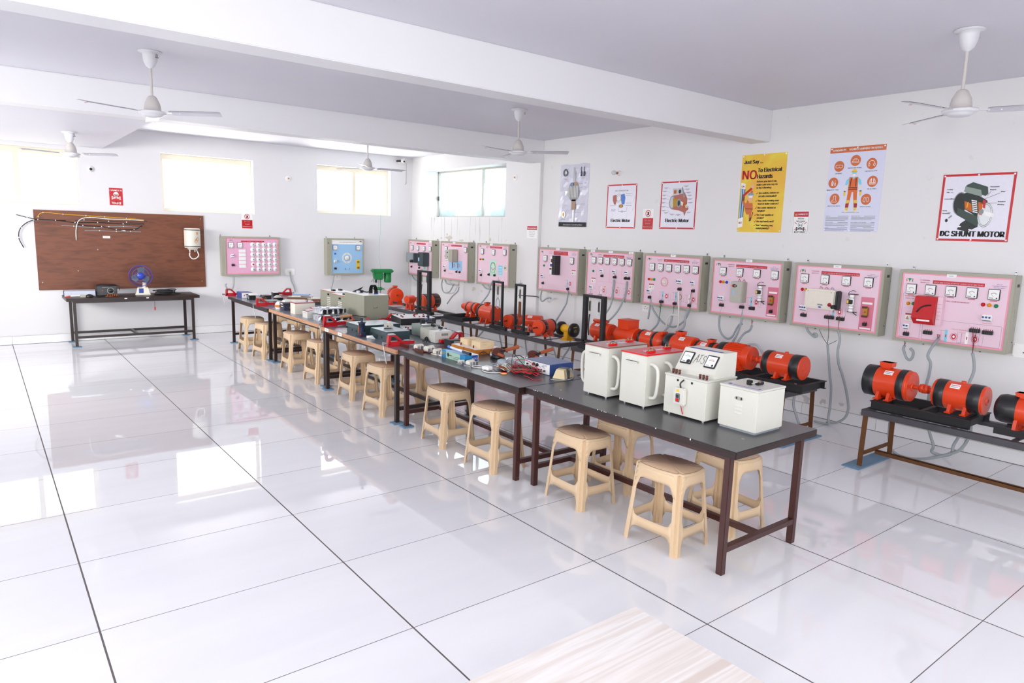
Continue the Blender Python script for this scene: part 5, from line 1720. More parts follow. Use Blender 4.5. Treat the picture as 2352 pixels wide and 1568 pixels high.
def brake_frame(label, x, y, hgt, wid, w=.035, belt=True, off=0.0, zb=.5, thick=0.03):
    t = thing('brake_test_frame', label, 'brake frame', (x, y, zb), -90, 'black frames with spring balances')
    for s in (-1, 1):
        MB().box(s * wid / 2 - thick / 2, s * wid / 2 + thick / 2, -w / 2, w / 2, .0, hgt, 'matblack', .002).out('upright', t)
    MB().box(-wid / 2 - thick / 2, wid / 2 + thick / 2, -w / 2, w / 2, hgt, hgt + .03, 'matblack', .002).out('crossbar', t)
    MB().box(-wid / 2 - .05, wid / 2 + .12, -w, w * .6, 0, .05, 'matblack', .003).box(-wid / 2, wid / 2, -w / 2, w / 2, .09, .115, 'matblack').out('base_channel', t)
    for q in ((-1, 1) if belt == 2 else (0,)):
        xx = q * wid * .25
        m = MB().cyl((xx, 0, hgt + .03), (xx, 0, hgt + .085), .004, 'steel', n=8).lathe([(.0001, hgt + .05), (.03, hgt + .048), (.03, hgt + .042), (.0001, hgt + .04)], 'steel', o=(xx, 0, 0), n=12).box(xx - .03, xx + .03, -.006, .006, hgt + .036, hgt + .046, 'steel')
        m.out('adjusting_screw', t)
        m = MB().tube([(xx, 0, hgt), (xx + .01, 0, hgt - .02), (xx, 0, hgt - .04)], .0025, 'steel').box(xx - .016, xx + .016, -.006, .006, hgt - .17, hgt - .04, 'olive', .004).rect(xx - .012, xx + .012, hgt - .16, hgt - .05, -.0066, 'dark').tube([(xx, 0, hgt - .17), (xx + .008, 0, hgt - .19), (xx, 0, hgt - .205)], .0025, 'steel')
        m.out('spring_balance', t)
    if belt == 1:
        m = MB()
        for s in (-1, 1):
            m.tube([(0, 0, hgt - .205), (s * .026, .01 * s, hgt - .26), (s * .022, .012 * s, hgt - .33), (0, 0, hgt - .37)], .006, 'hose')
        m.out('brake_rope', t)
    elif belt == 3:
        m = MB().add([(-.012, 0, hgt - .21), (.012, 0, hgt - .21), (.03, 0, hgt - .42), (-.03, 0, hgt - .42)], [(0, 1, 2, 3)], 'rust').box(-.028, .028, -.003, .003, hgt - .43, hgt - .215, 'rust')
        m.out('brake_belt', t)
    elif belt == 2:
        MB().tube([(-wid * .25, 0, hgt - .205), (-wid * .26, -.01, hgt - .35), (-wid * .18, -.02, hgt - .46)], .010, 'cord').out('brake_rope', t)
    return t


brake_frame('wide black frame with two spring balances standing left of the orange motors', 6.735, -5.55, .64, .31, .05, 2, 0, .5, .055)
brake_frame('black frame on the grinder bench, left of two, with a looped brake rope', 6.78, -3.53, .665, .215, .03, 1)
brake_frame('black frame on the grinder bench, right of two, with a flat brake belt', 6.78, -4.045, .66, .19, .03, 3)
t = brake_frame('tallest black frame with hanging wires on the far corner bench', 6.77, -1.47, .69, .33, .05, 2, 0, .5, .07)

# --- R3 motors
t = motor('electric_motor', 'small orange motor with two black bands at the left end of the middle bench', -2.55, .70, .30, .085, bands=((-.3, -.2), (.2, .34)), z=.56, plate=None, x=7.02)
MB().lathe([(.0001, -.27), (.045, -.268), (.05, -.24), (.045, -.20), (.02, -.19), (.02, -.14)], OR, 'x', (0, 0, .14), 16).out('drive_wheel', t)
t2 = thing('channel_base', 'empty black steel channel base at the left end of the middle bench', 'steel base', (6.95, -2.12, .5), -90)
m = MB()
for s in (-.2, .2):
    m.box(0, .55, s - .03, s + .03, 0, .012, 'matblack').box(0, .55, s - .003, s + .003, 0, .06, 'matblack')
m.box(.0, .04, -.2, .2, 0, .06, 'matblack').box(.5, .54, -.2, .2, 0, .06, 'matblack')
m.out('channel', t2)
motor('electric_motor', 'large orange motor with black end ring on the middle bench, beside a looped-rope frame', -2.95, .655, .36, .125, bands=((-.5, -.34),), tbox=(-.05, .07, .08, .03, 0), z=.5, plate=None, x=7.05)
motor('electric_motor', 'orange motor showing its face disc and shaft behind two black frames', -3.60, .625, .28, .09, rz=194, bands=((.0, .25),), shaft=(.07, .008), z=.5, x=7.02, plate=-.2)
motor('electric_motor', 'low orange motor between the flat-belt frame and the banded motor', -3.93, .645, .24, .085, rz=-60, bands=(), z=.5, x=7.13, plate=-.15)
motor('electric_motor', 'orange motor with face disc and shaft next to the yellow grinder', -4.36, .625, .30, .098, rz=190, bands=((.12, .34), (-.48, -.36)), shaft=(.10, .009), z=.5, x=6.98, plate=-.08)
# bench grinder
t = thing('bench_grinder', 'yellow bench grinder with two black wheel guards', 'bench grinder', (7.0, -4.80, .5), -88)
m = MB().lathe([(.035, -.09), (.052, -.085), (.056, -.05), (.056, .05), (.052, .085), (.035, .09)], 'yellow', 'x', (0, 0, .15), 22)
m.box(-.04, .04, -.04, .04, .035, .12, 'yellow', .01).box(-.07, .07, -.075, .075, 0, .016, 'yellow', .005).box(-.05, .05, -.055, .055, .014, .04, 'yellow', .008)
m.out('motor_body', t)
for s in (-1, 1):
    m = MB().lathe([(.0001, s * .092), (.084, s * .092), (.093, s * .10), (.093, s * .135), (.083, s * .143), (.0001, s * .143)], 'black', 'x', (0, 0, .145), 24)
    m.out('wheel_guard', t)
m = MB()
m.T = Matrix.Translation((.1445, 0, .145)) @ Matrix.Rotation(R(90), 4, 'Z')
m.ring(0, -.01, .018, .018, .003, 0, 'foamy').rect(-.035, .03, .035, .042, 0, 'foamy').rect(-.008, .008, -.012, -.009, -.0003, 'foamy')
m.out('printed_emblem', t)
# R4 motors and drill
motor('electric_motor', 'large round orange motor with steel strap behind the olive cabinets', -.06, .69, .30, .125, x=6.98, rz=-105, bands=((.0, .1),), shaft=(.07, .012), tbox=(-.02, .08, .08, .03, 0), z=.5, plate=None)
motor('electric_motor', 'orange motor with big flat face disc left of the tallest black frame', -1.13, .665, .36, .125, x=7.06, rz=192, bands=((.12, .42), (-.5, -.1)), shaft=(.09, .012), z=.5, plate=None, facek=mat('bright_orange_enamel', 'e0521f', .35))
t = motor('electric_motor', 'small orange motor with rusty pulley behind the flat-faced motor', -.80, .67, .16, .07, x=6.88, rz=-165, bands=(), z=.5, plate=None)
MB().lathe([(.0001, -.17), (.035, -.17), (.02, -.16), (.02, -.14), (.035, -.13), (.012, -.12), (.012, -.08)], 'rust', 'x', (0, 0, .17), 14).out('pulley', t)
t = thing('drill_press', 'green bench drill press in the far corner', 'drill press', (7.02, .62, .5), -12)
MB().box(-.13, .13, -.18, .12, 0, .03, 'green', .008).out('base_plate', t)
MB().cyl((0, .05, .03), (0, .05, .50), .028, 'steel').out('column', t)
MB().box(-.16, .06, -.13, .02, .235, .25, 'green', .004).cyl((0, .05, .21), (0, .05, .27), .045, 'green').out('work_table', t)
m = MB().box(-.17, .24, -.10, .10, .55, .62, 'green', .02).box(-.13, .05, -.08, .08, .42, .56, 'green', .02)
m.out('belt_guard', t)
MB().lathe([(.06, .36), (.07, .38), (.07, .54), (.06, .55)], 'green', 'z', (.15, .02, 0), 20).out('drive_motor', t)
MB().cyl((-.09, -.02, .42), (-.09, -.02, .36), .022, 'dark').cyl((-.09, -.02, .36), (-.09, -.02, .29), .006, 'steel').out('chuck', t)
m = MB()
for a in (90, 210, 330):
    m.cyl((-.14, -.02, .43), (-.14 - .02, -.02 + .12 * math.cos(R(a)), .43 + .12 * math.sin(R(a))), .005, 'steel', n=6)
m.out('feed_handle', t)

# ============================================================ hoses and cables
HO = mat('grey_flexible_conduit', 'a0a8ac', .45, 0, .06, 60, .2)


def hose(label, pts, x, r=.0125, name='conduit', cat='conduit', k=None, wires=(), wk=('redd', 'cord')):
    y0 = pts[0]
    t = thing(name, label, cat, (x if isinstance(x, (int, float)) else x[0], y0[0], y0[1]), 0, 'grey conduits below the trainer panels' if name == 'conduit' else None)
    xs = [x] * len(pts) if isinstance(x, (int, float)) else x
    o = t.location
    if k is None:
        k = HO
    MB().tube([(xx - o.x, a - o.y, b - o.z) for xx, (a, b) in zip(xs, pts)], r, k, 8).out('tube', t)
    m = MB()
    for i, (a, b) in enumerate(wires):
        m.tube([(xs[0] - o.x, 0, 0), (xs[0] - o.x - .004, (a - o.y) * .5 + random.uniform(-.012, .012), (b - o.z) * .5), (xs[0] - o.x - .01 if True else 0, a - o.y, b - o.z)], .0025, wk[i % len(wk)], 5)
    if wires:
        m.out('wire', t)
    return t


hose('short looped grey conduit under the left end of the nearest panel', [(-8.64, .93), (-8.63, .90), (-8.64, .87), (-8.67, .81), (-8.70, .80), (-8.72, .83), (-8.72, .88), (-8.69, .91)], 7.86, wires=[(-8.65, 1.04), (-8.64, 1.04)])
hose('grey conduit running from the nearest panel down to a loop on the floor', [(-8.93, 1.04), (-8.93, .91), (-8.96, .83), (-8.96, .72), (-8.95, .63), (-8.98, .55), (-8.98, .46), (-9.0, .28), (-9.03, .18), (-9.07, .08), (-9.06, .025), (-9.11, .014), (-9.17, .018), (-9.22, .05), (-9.23, .13), (-9.27, .25), (-9.3, .44)], [7.832] + [7.65] * 16, wires=[(-8.93, 1.08), (-8.94, 1.08), (-8.92, 1.08)])
hose('grey conduit from the right half of the nearest panel to the motor behind', [(-9.22, .95), (-9.24, .88), (-9.25, .79), (-9.24, .70), (-9.24, .62), (-9.2, .55)], [7.83, 7.832, 7.83, 7.8, 7.7, 7.6], wires=[(-9.20, 1.14), (-9.21, 1.14), (-9.23, 1.14)], wk=('redd', 'redd', 'cord'))
hose('grey conduit arching under the nearest bench to the floor', [(-9.45, .46), (-9.45, .33), (-9.40, .2), (-9.31, .13), (-9.16, .05), (-9.03, .014), (-8.9, .014)], 7.3)
hose('grey conduit hanging just inside the left legs of the nearest bench', [(-8.94, .46), (-8.83, .33), (-8.82, .23), (-8.83, .13), (-8.86, .05), (-8.92, .014)], 7.3)
hose('grey conduit ending in a curl under the panel with the wide starter box', [(-7.62, 1.02), (-7.64, .97), (-7.67, .93), (-7.73, .89), (-7.76, .90), (-7.75, .92), (-7.72, .92)], 7.86, wires=[(-7.605, 1.11), (-7.62, 1.11)], wk=('orange2', 'violet'))
hose('grey conduit with thin black wires falling to the floor between the benches', [(-7.90, .83), (-7.93, .76), (-7.94, .71), (-7.97, .54), (-8.0, .4), (-8.01, .21), (-8.03, .09), (-8.04, .03), (-8.0, .016), (-7.88, .016)], [7.832] + [7.8] * 5 + [7.75] * 4, wires=[(-7.88, 1.12), (-7.80, .98), (-8.0, .89)], wk=('cord', 'cord', 'cord'))
hose('grey conduit swinging out and back to the floor between the benches', [(-8.0, 1.0), (-8.03, .90), (-8.02, .79), (-8.04, .66), (-8.09, .55), (-8.14, .42), (-8.18, .28), (-8.19, .19), (-8.16, .10), (-8.07, .03), (-7.98, .016)], 7.82, wires=[(-8.0, 1.12), (-8.01, 1.12)], wk=('wiregrn', 'redd'))
hose('grey conduit sagging in a wide loop under the DC shunt generator panel', [(-6.57, 1.10), (-6.54, .99), (-6.54, .86), (-6.58, .77), (-6.66, .72), (-6.73, .75), (-6.78, .85), (-6.81, .90), (-6.85, .92)], 7.86)
hose('straight grey conduit under the DC shunt generator panel', [(-6.85, 1.10), (-6.85, .92), (-6.88, .77), (-6.89, .60)], [7.86, 7.832, 7.7, 7.5])
hose('grey conduit with red and black wires right of the straight one', [(-6.98, .92), (-6.975, .86), (-6.97, .81), (-6.97, .60)], [7.86, 7.832, 7.7, 7.5], wires=[(-6.97, 1.11), (-6.98, 1.11), (-7.0, .97)], wk=('redd', 'cord', 'redd'))
hose('grey conduit arching over the finned orange motor', [(-7.42, .79), (-7.46, .82), (-7.54, .845), (-7.60, .84), (-7.66, .78), (-7.69, .72)], 7.02, .011)
hose('grey conduit dropping to the floor below the bench behind the pale boxes', [(-7.94, .50), (-7.94, .37), (-7.94, .28), (-7.97, .2), (-8.02, .10), (-8.1, .02)], 7.2)
hose('short grey conduit hanging at the left of the dial knob panel', [(-5.46, 1.09), (-5.45, .98), (-5.43, .81)], 7.86)
hose('grey conduit sagging in the widest loop under the dial knob panel', [(-5.46, 1.09), (-5.52, .94), (-5.67, .81), (-5.80, .76), (-5.90, .77), (-6.01, .84), (-6.08, .95), (-6.12, 1.10)], 7.85, wires=[(-5.455, 1.11)])
hose('grey conduit with green wires under the dial knob panel, left one', [(-5.64, .84), (-5.63, .75), (-5.62, .62)], [7.832, 7.8, 7.6], wires=[(-5.67, 1.05), (-5.66, 1.05), (-5.65, 1.05)], wk=('wiregrn', 'wiregrn', 'cord'))
hose('grey conduit with green wires under the dial knob panel, right one', [(-5.85, .90), (-5.84, .78), (-5.83, .62)], [7.832, 7.8, 7.6], wires=[(-5.88, 1.04), (-5.87, 1.04)], wk=('wiregrn', 'cord'))
hose('white plastic tube making a round loop under the dial knob panel', [(-5.94, 1.22), (-5.96, 1.03), (-5.97, .81), (-5.92, .71), (-5.85, .69), (-5.80, .73), (-5.78, .81), (-5.83, .90), (-5.92, .92), (-5.97, .91)], 7.81, .010, 'plastic_tube', 'tube', P('wirewht'))
hose('grey conduit bending down at the right of the dial knob panel', [(-6.11, 1.03), (-6.06, .91), (-6.07, .79), (-6.06, .73), (-6.08, .62)], [7.83, 7.83, 7.8, 7.7, 7.5], wires=[(-6.14, 1.24), (-6.13, 1.24)], wk=('redd', 'cord'))
hose('left of two grey conduits leaving the three-diagram panel', [(-4.81, 1.29), (-4.79, 1.11), (-4.78, .91), (-4.76, .68)], [7.82, 7.83, 7.8, 7.6])
hose('right of two grey conduits leaving the three-diagram panel', [(-5.05, 1.28), (-5.03, 1.12), (-4.98, .94), (-4.93, .78), (-4.90, .66)], [7.82, 7.83, 7.8, 7.7, 7.5])
hose('grey conduit curling right under the black drive box panel', [(-3.27, 1.08), (-3.22, .97), (-3.21, .87), (-3.26, .84), (-3.35, .89), (-3.42, .91), (-3.46, .90)], 7.86, wires=[(-3.275, 1.11)])
hose('grey conduit straight down from the black drive box panel', [(-3.87, 1.05), (-3.86, .92), (-3.85, .82), (-3.86, .58), (-3.86, .42)], [7.832, 7.832, 7.8, 7.6, 7.5], wires=[(-3.86, 1.07), (-3.85, 1.07)])
hose('black twisted cable crossing the pillar face', [(-2.56, .87), (-2.79, .88), (-3.02, .89), (-3.08, .88)], 7.925, .007, 'twisted_cable', 'cable', P('cord'))
hose('grey conduit hanging below the middle bench near its centre', [(-3.50, .46), (-3.53, .38), (-3.57, .21), (-3.62, .05), (-3.7, .014)], 7.3)
hose('left grey conduit meeting another on the floor near the grinder bench end', [(-4.1, .46), (-4.13, .38), (-4.18, .29), (-4.26, .16), (-4.31, .03)], 7.3)
hose('right grey conduit swinging to the floor near the grinder bench end', [(-4.54, .47), (-4.54, .41), (-4.52, .32), (-4.40, .16), (-4.32, .025)], [7.3] * 4 + [7.33])
hose('grey conduit swinging left under the middle bench', [(-2.5, .47), (-2.5, .38), (-2.45, .29), (-2.31, .17), (-2.2, .02)], 7.3)
hose('short grey conduit under the middle bench left of its centre leg', [(-2.88, .46), (-2.91, .27), (-2.97, .12), (-3.0, .015)], 7.3)
hose('grey conduit from the winding picture panel hooking right', [(-1.605, 1.10), (-1.60, 1.0), (-1.72, .92), (-1.87, .91)], 7.86, wires=[(-1.60, 1.13)])
hose('grey conduit from the winding picture panel to the bench motors', [(-1.95, 1.08), (-1.90, 1.0), (-1.88, .83), (-1.85, .60)], [7.86, 7.832, 7.8, 7.6], wires=[(-1.99, 1.15), (-1.84, 1.15)])
hose('grey conduit hooking right under the beige starter panel', [(-.42, 1.12), (-.36, 1.02), (-.45, .91), (-.63, .90), (-.70, .91)], 7.86)
hose('grey conduit in a U loop under the beige starter panel', [(-.31, 1.03), (-.24, .89), (-.28, .76), (-.39, .72), (-.53, .76), (-.65, .89)], 7.88)
hose('grey conduit with red wires under the beige starter panel', [(-.87, .87), (-.87, .79), (-.89, .70), (-.88, .57)], [7.86, 7.832, 7.7, 7.6], wires=[(-.83, 1.12), (-.91, 1.12)], wk=('redd', 'cord'))
hose('grey conduit sagging below the far corner panel', [(.86, 1.12), (.88, .99), (.75, .89), (.57, .87)], 7.86)


def hose_b(label, pts, y=1.10):
    o = pts[0]
    t = thing('conduit', label, 'conduit', (o[0], y, o[1]), 0, 'grey conduits on the back wall')
    MB().tube([(a - o[0], 0, b - o[1]) for a, b in pts], .0125, HO, 8).out('tube', t)


hose_b('grey conduit leaning left below the blue panel', [(6.26, 1.10), (6.24, .93), (6.18, .72), (6.07, .54)], 1.02)
hose_b('grey conduit dropping from the switch plate on the back wall', [(5.43, 1.05), (5.45, .89), (5.49, .80), (5.52, .68)], 1.115)
hose_b('grey conduit hooked like a J under the lamp load panel', [(4.39, 1.17), (4.40, 1.06), (4.40, .88), (4.38, .78), (4.33, .75), (4.28, .79), (4.26, .84), (4.28, .86)], 1.04)
# ============================================================ items on the tables
TZ = 0.75
SB = mat('pale_grey_sheet_steel', 'd3d2c8', .38, 0, .03, 8)
SBD = mat('pale_grey_sheet_lid', 'cfcec6', .35, 0, .03, 8)
PKT = mat('pinkish_bakelite_top', 'b98f8c', .3, 0, .06, 6)
RDT = mat('red_top_sheet', 'd8505a', .3, 0, .04, 6)


def handle_tube(pts, t, r=.012, k=None):
    MB().tube(pts, r, k or SB, 10).out('handle', t)


def trafo(label, x0, x1, y0, y1, z1, top, rim):
    """transformer box; local origin at centre of footprint"""
    hx, hy, H = (x1 - x0) / 2, (y1 - y0) / 2, z1 - TZ
    t = thing('transformer_box', label, 'transformer', ((x0 + x1) / 2, (y0 + y1) / 2, TZ), 0, 'pale grey steel boxes on the nearest table')
    MB().box(-hx, hx, -hy, hy, .012, H - .008, SB, .004).out('housing', t)
    MB().box(-hx - .003, hx + .003, -hy - .003, hy + .003, H - .008, H, rim, .002).rect(0, 0, 0, 0, 0, rim).out('lid_rim', t)
    MB().box(-hx + .002, hx - .002, -hy + .002, hy - .002, H - .001, H + .001, top).box(-hx * .5, hx * .5, -.012, .012, H + .001, H + .002, 'offwhite').out('top_plate', t)
    for sx in (-.55, .62):
        c = MB().box(hx * sx - .035, hx * sx + .035, -hy * .35 - .014 + sx * .05, -hy * .35 + .014 + sx * .05, H + .001, H + .016, 'lampred', .003)
        for q in (-1, 1):
            c.lathe([(.006, H + .016), (.006, H + .026), (.003, H + .028), (.003, H + .036)], 'brass', o=(hx * sx + q * .018, -hy * .35 + sx * .05, 0), n=8)
        c.tube([(hx * sx - .03, -hy * .35 + sx * .05, H + .02), (hx * sx, -hy * .35 + sx * .05 + .01, H + .03), (hx * sx + .035, -hy * .35 + sx * .05 - .01, H + .018)], .0025, 'blue')
        c.out('terminal_block', t)
    # pulled grip on the left face, vertical tubular handles front and right
    for sx, fx in ((-1, -hx),):
        m = MB()
        m.box(fx - .022, fx, -.05, .05, H - .055, H - .051, SBD, .001).box(fx - .022, fx - .019, -.05, .05, H - .066, H - .051, SBD, .001)
        m.out('pull_grip', t)
    for xx, s in ((-hx + .045, -1), (-hx + .19, -1)) + (((-hx + .045, 1),) if 'leftmost' in label else ()):
        yy = s * hy
        handle_tube([(xx, yy, H - .065), (xx, yy + s * .03, H - .068), (xx, yy + s * .062, H - .10), (xx, yy + s * .066, .17), (xx, yy + s * .05, .085), (xx, yy, .07)], t)
    for sx in (-1, 1):
        for sy in (-1, 1):
            MB().cyl((sx * (hx - .03), sy * (hy - .03), 0), (sx * (hx - .03), sy * (hy - .03), .013), .010, 'steel', n=8).out('foot', t)
    return t


trafo('leftmost pale grey transformer box with faded brown-pink top and tube handles', 4.295, 4.70, -8.165, -7.93, 1.115, PKT, mat('brown_rim', '8a5a4e'))
trafo('pale grey transformer box with bright red rimmed top and tube handles', 4.315, 4.72, -8.495, -8.268, 1.113, RDT, 'lampred')
# console box with meters
t = thing('transformer_box', 'pale grey box with two meters and handwritten letters ATS on sloped top', 'transformer', (4.36, -8.945, TZ), 0, 'pale grey steel boxes on the nearest table')
LX, LY, H = .31, .325, .268
MB().box(0, LX, 0, LY, .012, H - .010, SB, .004).out('housing', t)
MB().box(-.003, LX + .003, -.003, LY + .003, H - .012, H, SBD, .002).out('lid', t)
m = MB()
xa, xb, xc = .085, .175, .31
prof = [(xa, H), (xa, H + .030), (xb, H + .155), (xc, H + .155), (xc, H)]
n = 5
vs = [(x, .012, z) for x, z in prof] + [(x, LY - .012, z) for x, z in prof]
m.add(vs, [tuple(range(n)), tuple(range(2 * n - 1, n - 1, -1))] + [(i, n + i, n + (i + 1) % n, (i + 1) % n) for i in range(n)], SB)
m.out('sloped_console', t)
MB().box(xb + .01, xb + .035, .04, LY - .04, H + .155, H + .1565, 'inkpurple').out('top_label', t)
sl = math.atan2(.125, .09)


def on_slope(y, d):
    """origin on the slope, local x along -y, local z up the slope"""
    px, pz = xa + .09 * d, H + .030 + .125 * d
    xv, zv = Vector((0, -1, 0)), Vector((math.cos(sl), 0, math.sin(sl)))
    yv = zv.cross(xv)
    M_ = Matrix((xv, yv, zv)).transposed().to_4x4()
    M_.translation = Vector((px, y, pz))
    return M_


for y in (.255, .070):
    m = MB()
    m.T = on_slope(y, .52)
    m.box(-.042, .042, -.008, 0, -.045, .045, 'dark', .003).rect(-.034, .034, -.036, .036, -.0085, 'white')
    m.ring(0, -.012, .028, .028, .0025, -.009, 'inkgrey', 12, 40, 140)
    for a in (45, 65, 85, 105, 125):
        m.rect(.022 * math.cos(R(a)) - .003, .022 * math.cos(R(a)) + .003, .010 * math.sin(R(a)) - .004, .010 * math.sin(R(a)), -.009, 'inkred' if y < .1 else 'teal')
    m.rect(-.028, -.004, -.030, -.026, -.009, 'inkgrey').ell(.020, -.026, .008 if y < .1 else .014, .008 if y < .1 else .014, -.0095, 'dark', 12)
    m.out('meter', t)
m = MB()
m.T = on_slope(.162, .55)
m.line([(-.040, -.035), (-.022, .035), (-.014, -.025)], .0028, -.0012, 'ink').line([(-.036, -.005), (-.014, -.002)], .0026, -.0012, 'ink').line([(-.010, .030), (.016, .036)], .0028, -.0012, 'ink').line([(.003, .033), (-.002, -.020)], .0028, -.0012, 'ink')
m.line([(.040, .022), (.034, .030), (.024, .026), (.022, .012), (.036, -.006), (.036, -.020), (.026, -.030), (.014, -.022)], .0028, -.0012, 'ink').ell(-.008, -.016, .002, .002, -.0012, 'ink', 6).ell(.010, -.018, .002, .002, -.0012, 'ink', 6)
m.out('handwritten_letters', t)
for y in (.285, .260, .235, .075, .050, .025):
    MB().lathe([(.007, H), (.007, H + .008), (.009, H + .010), (.009, H + .016), (.006, H + .018), (.009, H + .021), (.009, H + .028), (.0001, H + .030)], 'bakelite', o=(.03, y, 0), n=10).out('terminal_post', t)
m = MB()
m.box(-.040, 0, .140, .225, .085, .195, 'trgrey', .008)
m.out('switch_housing', t)
MB().box(-.044, -.038, .166, .199, .105, .160, 'grey', .003).box(-.048, -.040, .172, .193, .132, .154, 'dark', .002).box(-.050, -.040, .172, .193, .110, .130, 'lampred', .002).box(-.0415, -.038, .172, .194, .170, .186, 'foamy').out('push_button', t)
MB().tube([(-.02, .178, .195), (-.03, .176, .225), (-.002, .172, .245)], .005, 'cord').out('cable', t)
MB().tube([(-.02, .17, .088), (-.012, .166, .05), (-.006, .163, .03), (-.004, .160, .025)], .003, 'wirered').out('red_wire', t)
for y in (.22, .11):
    MB().lathe([(.008, 0), (.008, -.002)], 'black', 'x', (0.0, y, .235), 10).out('cable_hole', t)
MB().lathe([(.007, -.0)], 'black', 'y', (0, 0, 0), 6) if False else None
for sx in (.03, .28):
    for sy in (.03, .295):
        MB().cyl((sx, sy, 0), (sx, sy, .013), .010, 'steel', n=8).out('foot', t)
# fourth box
t = thing('transformer_box', 'small plain pale grey box with louvres, nearest the table end', 'transformer', (4.40, -9.275, TZ), 0, 'pale grey steel boxes on the nearest table')
LX, LY, H = .285, .262, .268
MB().box(0, LX, 0, LY, .014, H - .010, SB, .004).out('housing', t)
MB().box(-.003, LX + .003, -.003, LY + .003, H - .012, H, SBD, .002).out('lid', t)
MB().box(.035, .06, .02, LY - .03, H, H + .0015, 'inkpurple').box(.040, .055, .03, LY - .05, H + .0015, H + .0018, 'offwhite').out('top_label', t)
m = MB()
for z in (.105, .128, .151):
    m.add([(0, .10, z), (0, .15, z), (-.006, .147, z + .002), (-.006, .103, z + .002), (0, .15, z + .013), (0, .10, z + .013)], [(0, 3, 2, 1), (3, 5, 4, 2), (0, 5, 3), (1, 2, 4)], SB)
m.out('louvre', t)
m = MB()
m.T = Matrix.Translation((-.001, .125, .20)) @ Matrix.Rotation(R(-90), 4, 'Z')
m.rect(-.020, .020, -.009, .009, 0, 'beige').ell(-.020, 0, .009, .009, 0, 'beige').ell(.020, 0, .009, .009, 0, 'beige').ring(0, 0, .029, .010, .002, -.0004, 'grey')
m.out('hand_slot', t)
m = MB().box(.10, .125, .12, .15, H, H + .03, 'black', .003).box(.135, .20, .09, .115, H, H + .02, 'black', .004).tube([(.11, .12, H + .01), (.14, .10, H + .02), (.17, .10, H + .012)], .004, 'steel').box(.15, .157, .088, .112, H + .018, H + .022, 'yellow').box(.165, .172, .088, .112, H + .018, H + .022, 'blue')
m.out('plug_socket', t)
MB().box(.01, LX - .01, .01, LY - .01, 0, .014, 'grey').out('foot', t)


def simple_box(name, label, cat, loc, rz, X, Y, Z, k, extra=None, group=None, c=.003, pn='housing'):
    t = thing(name, label, cat, loc, rz, group)
    MB().box(0, X, 0, Y, 0, Z, k, c).out(pn, t)
    if extra:
        extra(t)
    return t


# ---- second table
t = thing('power_supply', 'blue-topped lab supply with white front, knobs and printed dials', 'lab instrument', (4.467, -7.358, TZ), 0)
MB().box(.004, .26, 0, .323, 0, .088, mat('blue_case', '37528f', .4), .003).out('case', t)
MB().box(.004, .259, .002, .321, .088, .0895, mat('blue_grey_top', '6d7fa0', .35)).out('top_cover', t)
MB().box(0, .005, .004, .319, .004, .085, 'white', .001).out('front_panel', t)
m = MB()
m.T = Matrix.Translation((-.0005, .323, 0)) @ Matrix.Rotation(R(-90), 4, 'Z')
for x, z, r in [(.045, .055, .008), (.125, .065, .014), (.17, .065, .014), (.09, .03, .010), (.13, .028, .005), (.19, .030, .006), (.225, .034, .005), (.265, .030, .007)]:
    m.lathe([(r, 0), (r * .9, -.014), (.0001, -.015)], 'redd' if r == .005 and x < .15 else 'black', 'y', (x, 0, z), 12)
m.out('knob', t)
m = MB()
m.T = Matrix.Translation((-.0008, .323, 0)) @ Matrix.Rotation(R(-90), 4, 'Z')
for x, z in [(.08, .045), (.15, .042), (.20, .05), (.235, .06), (.25, .05)]:
    m.rect(x - .012, x + .012, z, z + .004, 0, 'inkpurple')
m.rect(.235, .29, .066, .069, 0, 'inkgrey').rect(.235, .29, .074, .077, 0, 'inkgrey').txt('FUNCTION GENERATOR', .10, .078, .005, 0, 'inkgrey', .09)
for a in range(0, 181, 30):
    m.ell(.045 + .022 * math.cos(R(a)), .055 + .022 * math.sin(R(a)), .0015, .0015, 0, 'ink', 6)
m.out('printed_lettering', t)
# cream transformer with grey core
t = thing('small_transformer', 'cream plastic cased transformer with dark grey core on second table', 'transformer', (4.53, -7.46, TZ), 20)
for s in (-1, 1):
    MB().add([(s * .03, -.05, 0), (s * .085, -.055, 0), (s * .085, .055, 0), (s * .03, .05, 0), (s * .03, -.035, .075), (s * .065, -.035, .07), (s * .065, .035, .07), (s * .03, .035, .075)],
             [(0, 1, 2, 3), (4, 7, 6, 5), (0, 4, 5, 1), (1, 5, 6, 2), (2, 6, 7, 3), (3, 7, 4, 0)], mat('yellowed_plastic', 'd9c79d', .4)).out('end_cover', t)
MB().box(-.032, .032, -.042, .042, 0, .078, mat('grey_core', '5d6462', .5), .006).out('core', t)
MB().tube([(.0, -.04, .07), (.03, -.055, .05), (.05, -.065, .01), (-.05, -.09, .006), (-.14, -.05, .006), (-.16, .03, .006)], .004, 'hose').out('cable', t)
t = thing('cable_tangle', 'black cable end with bare clip lying behind the cream transformer', 'cable', (4.66, -7.50, TZ), 0)
MB().tube([(0, .02, .006), (.03, 0, .012), (.0, -.03, .006), (.05, -.04, .010), (.09, -.01, .006), (.14, .0, .01), (.2, .06, .005)], .004, 'cord').tube([(0, -.02, .006), (-.03, -.045, .006), (-.01, -.07, .006), (.03, -.06, .006)], .004, 'steel').out('cable', t)
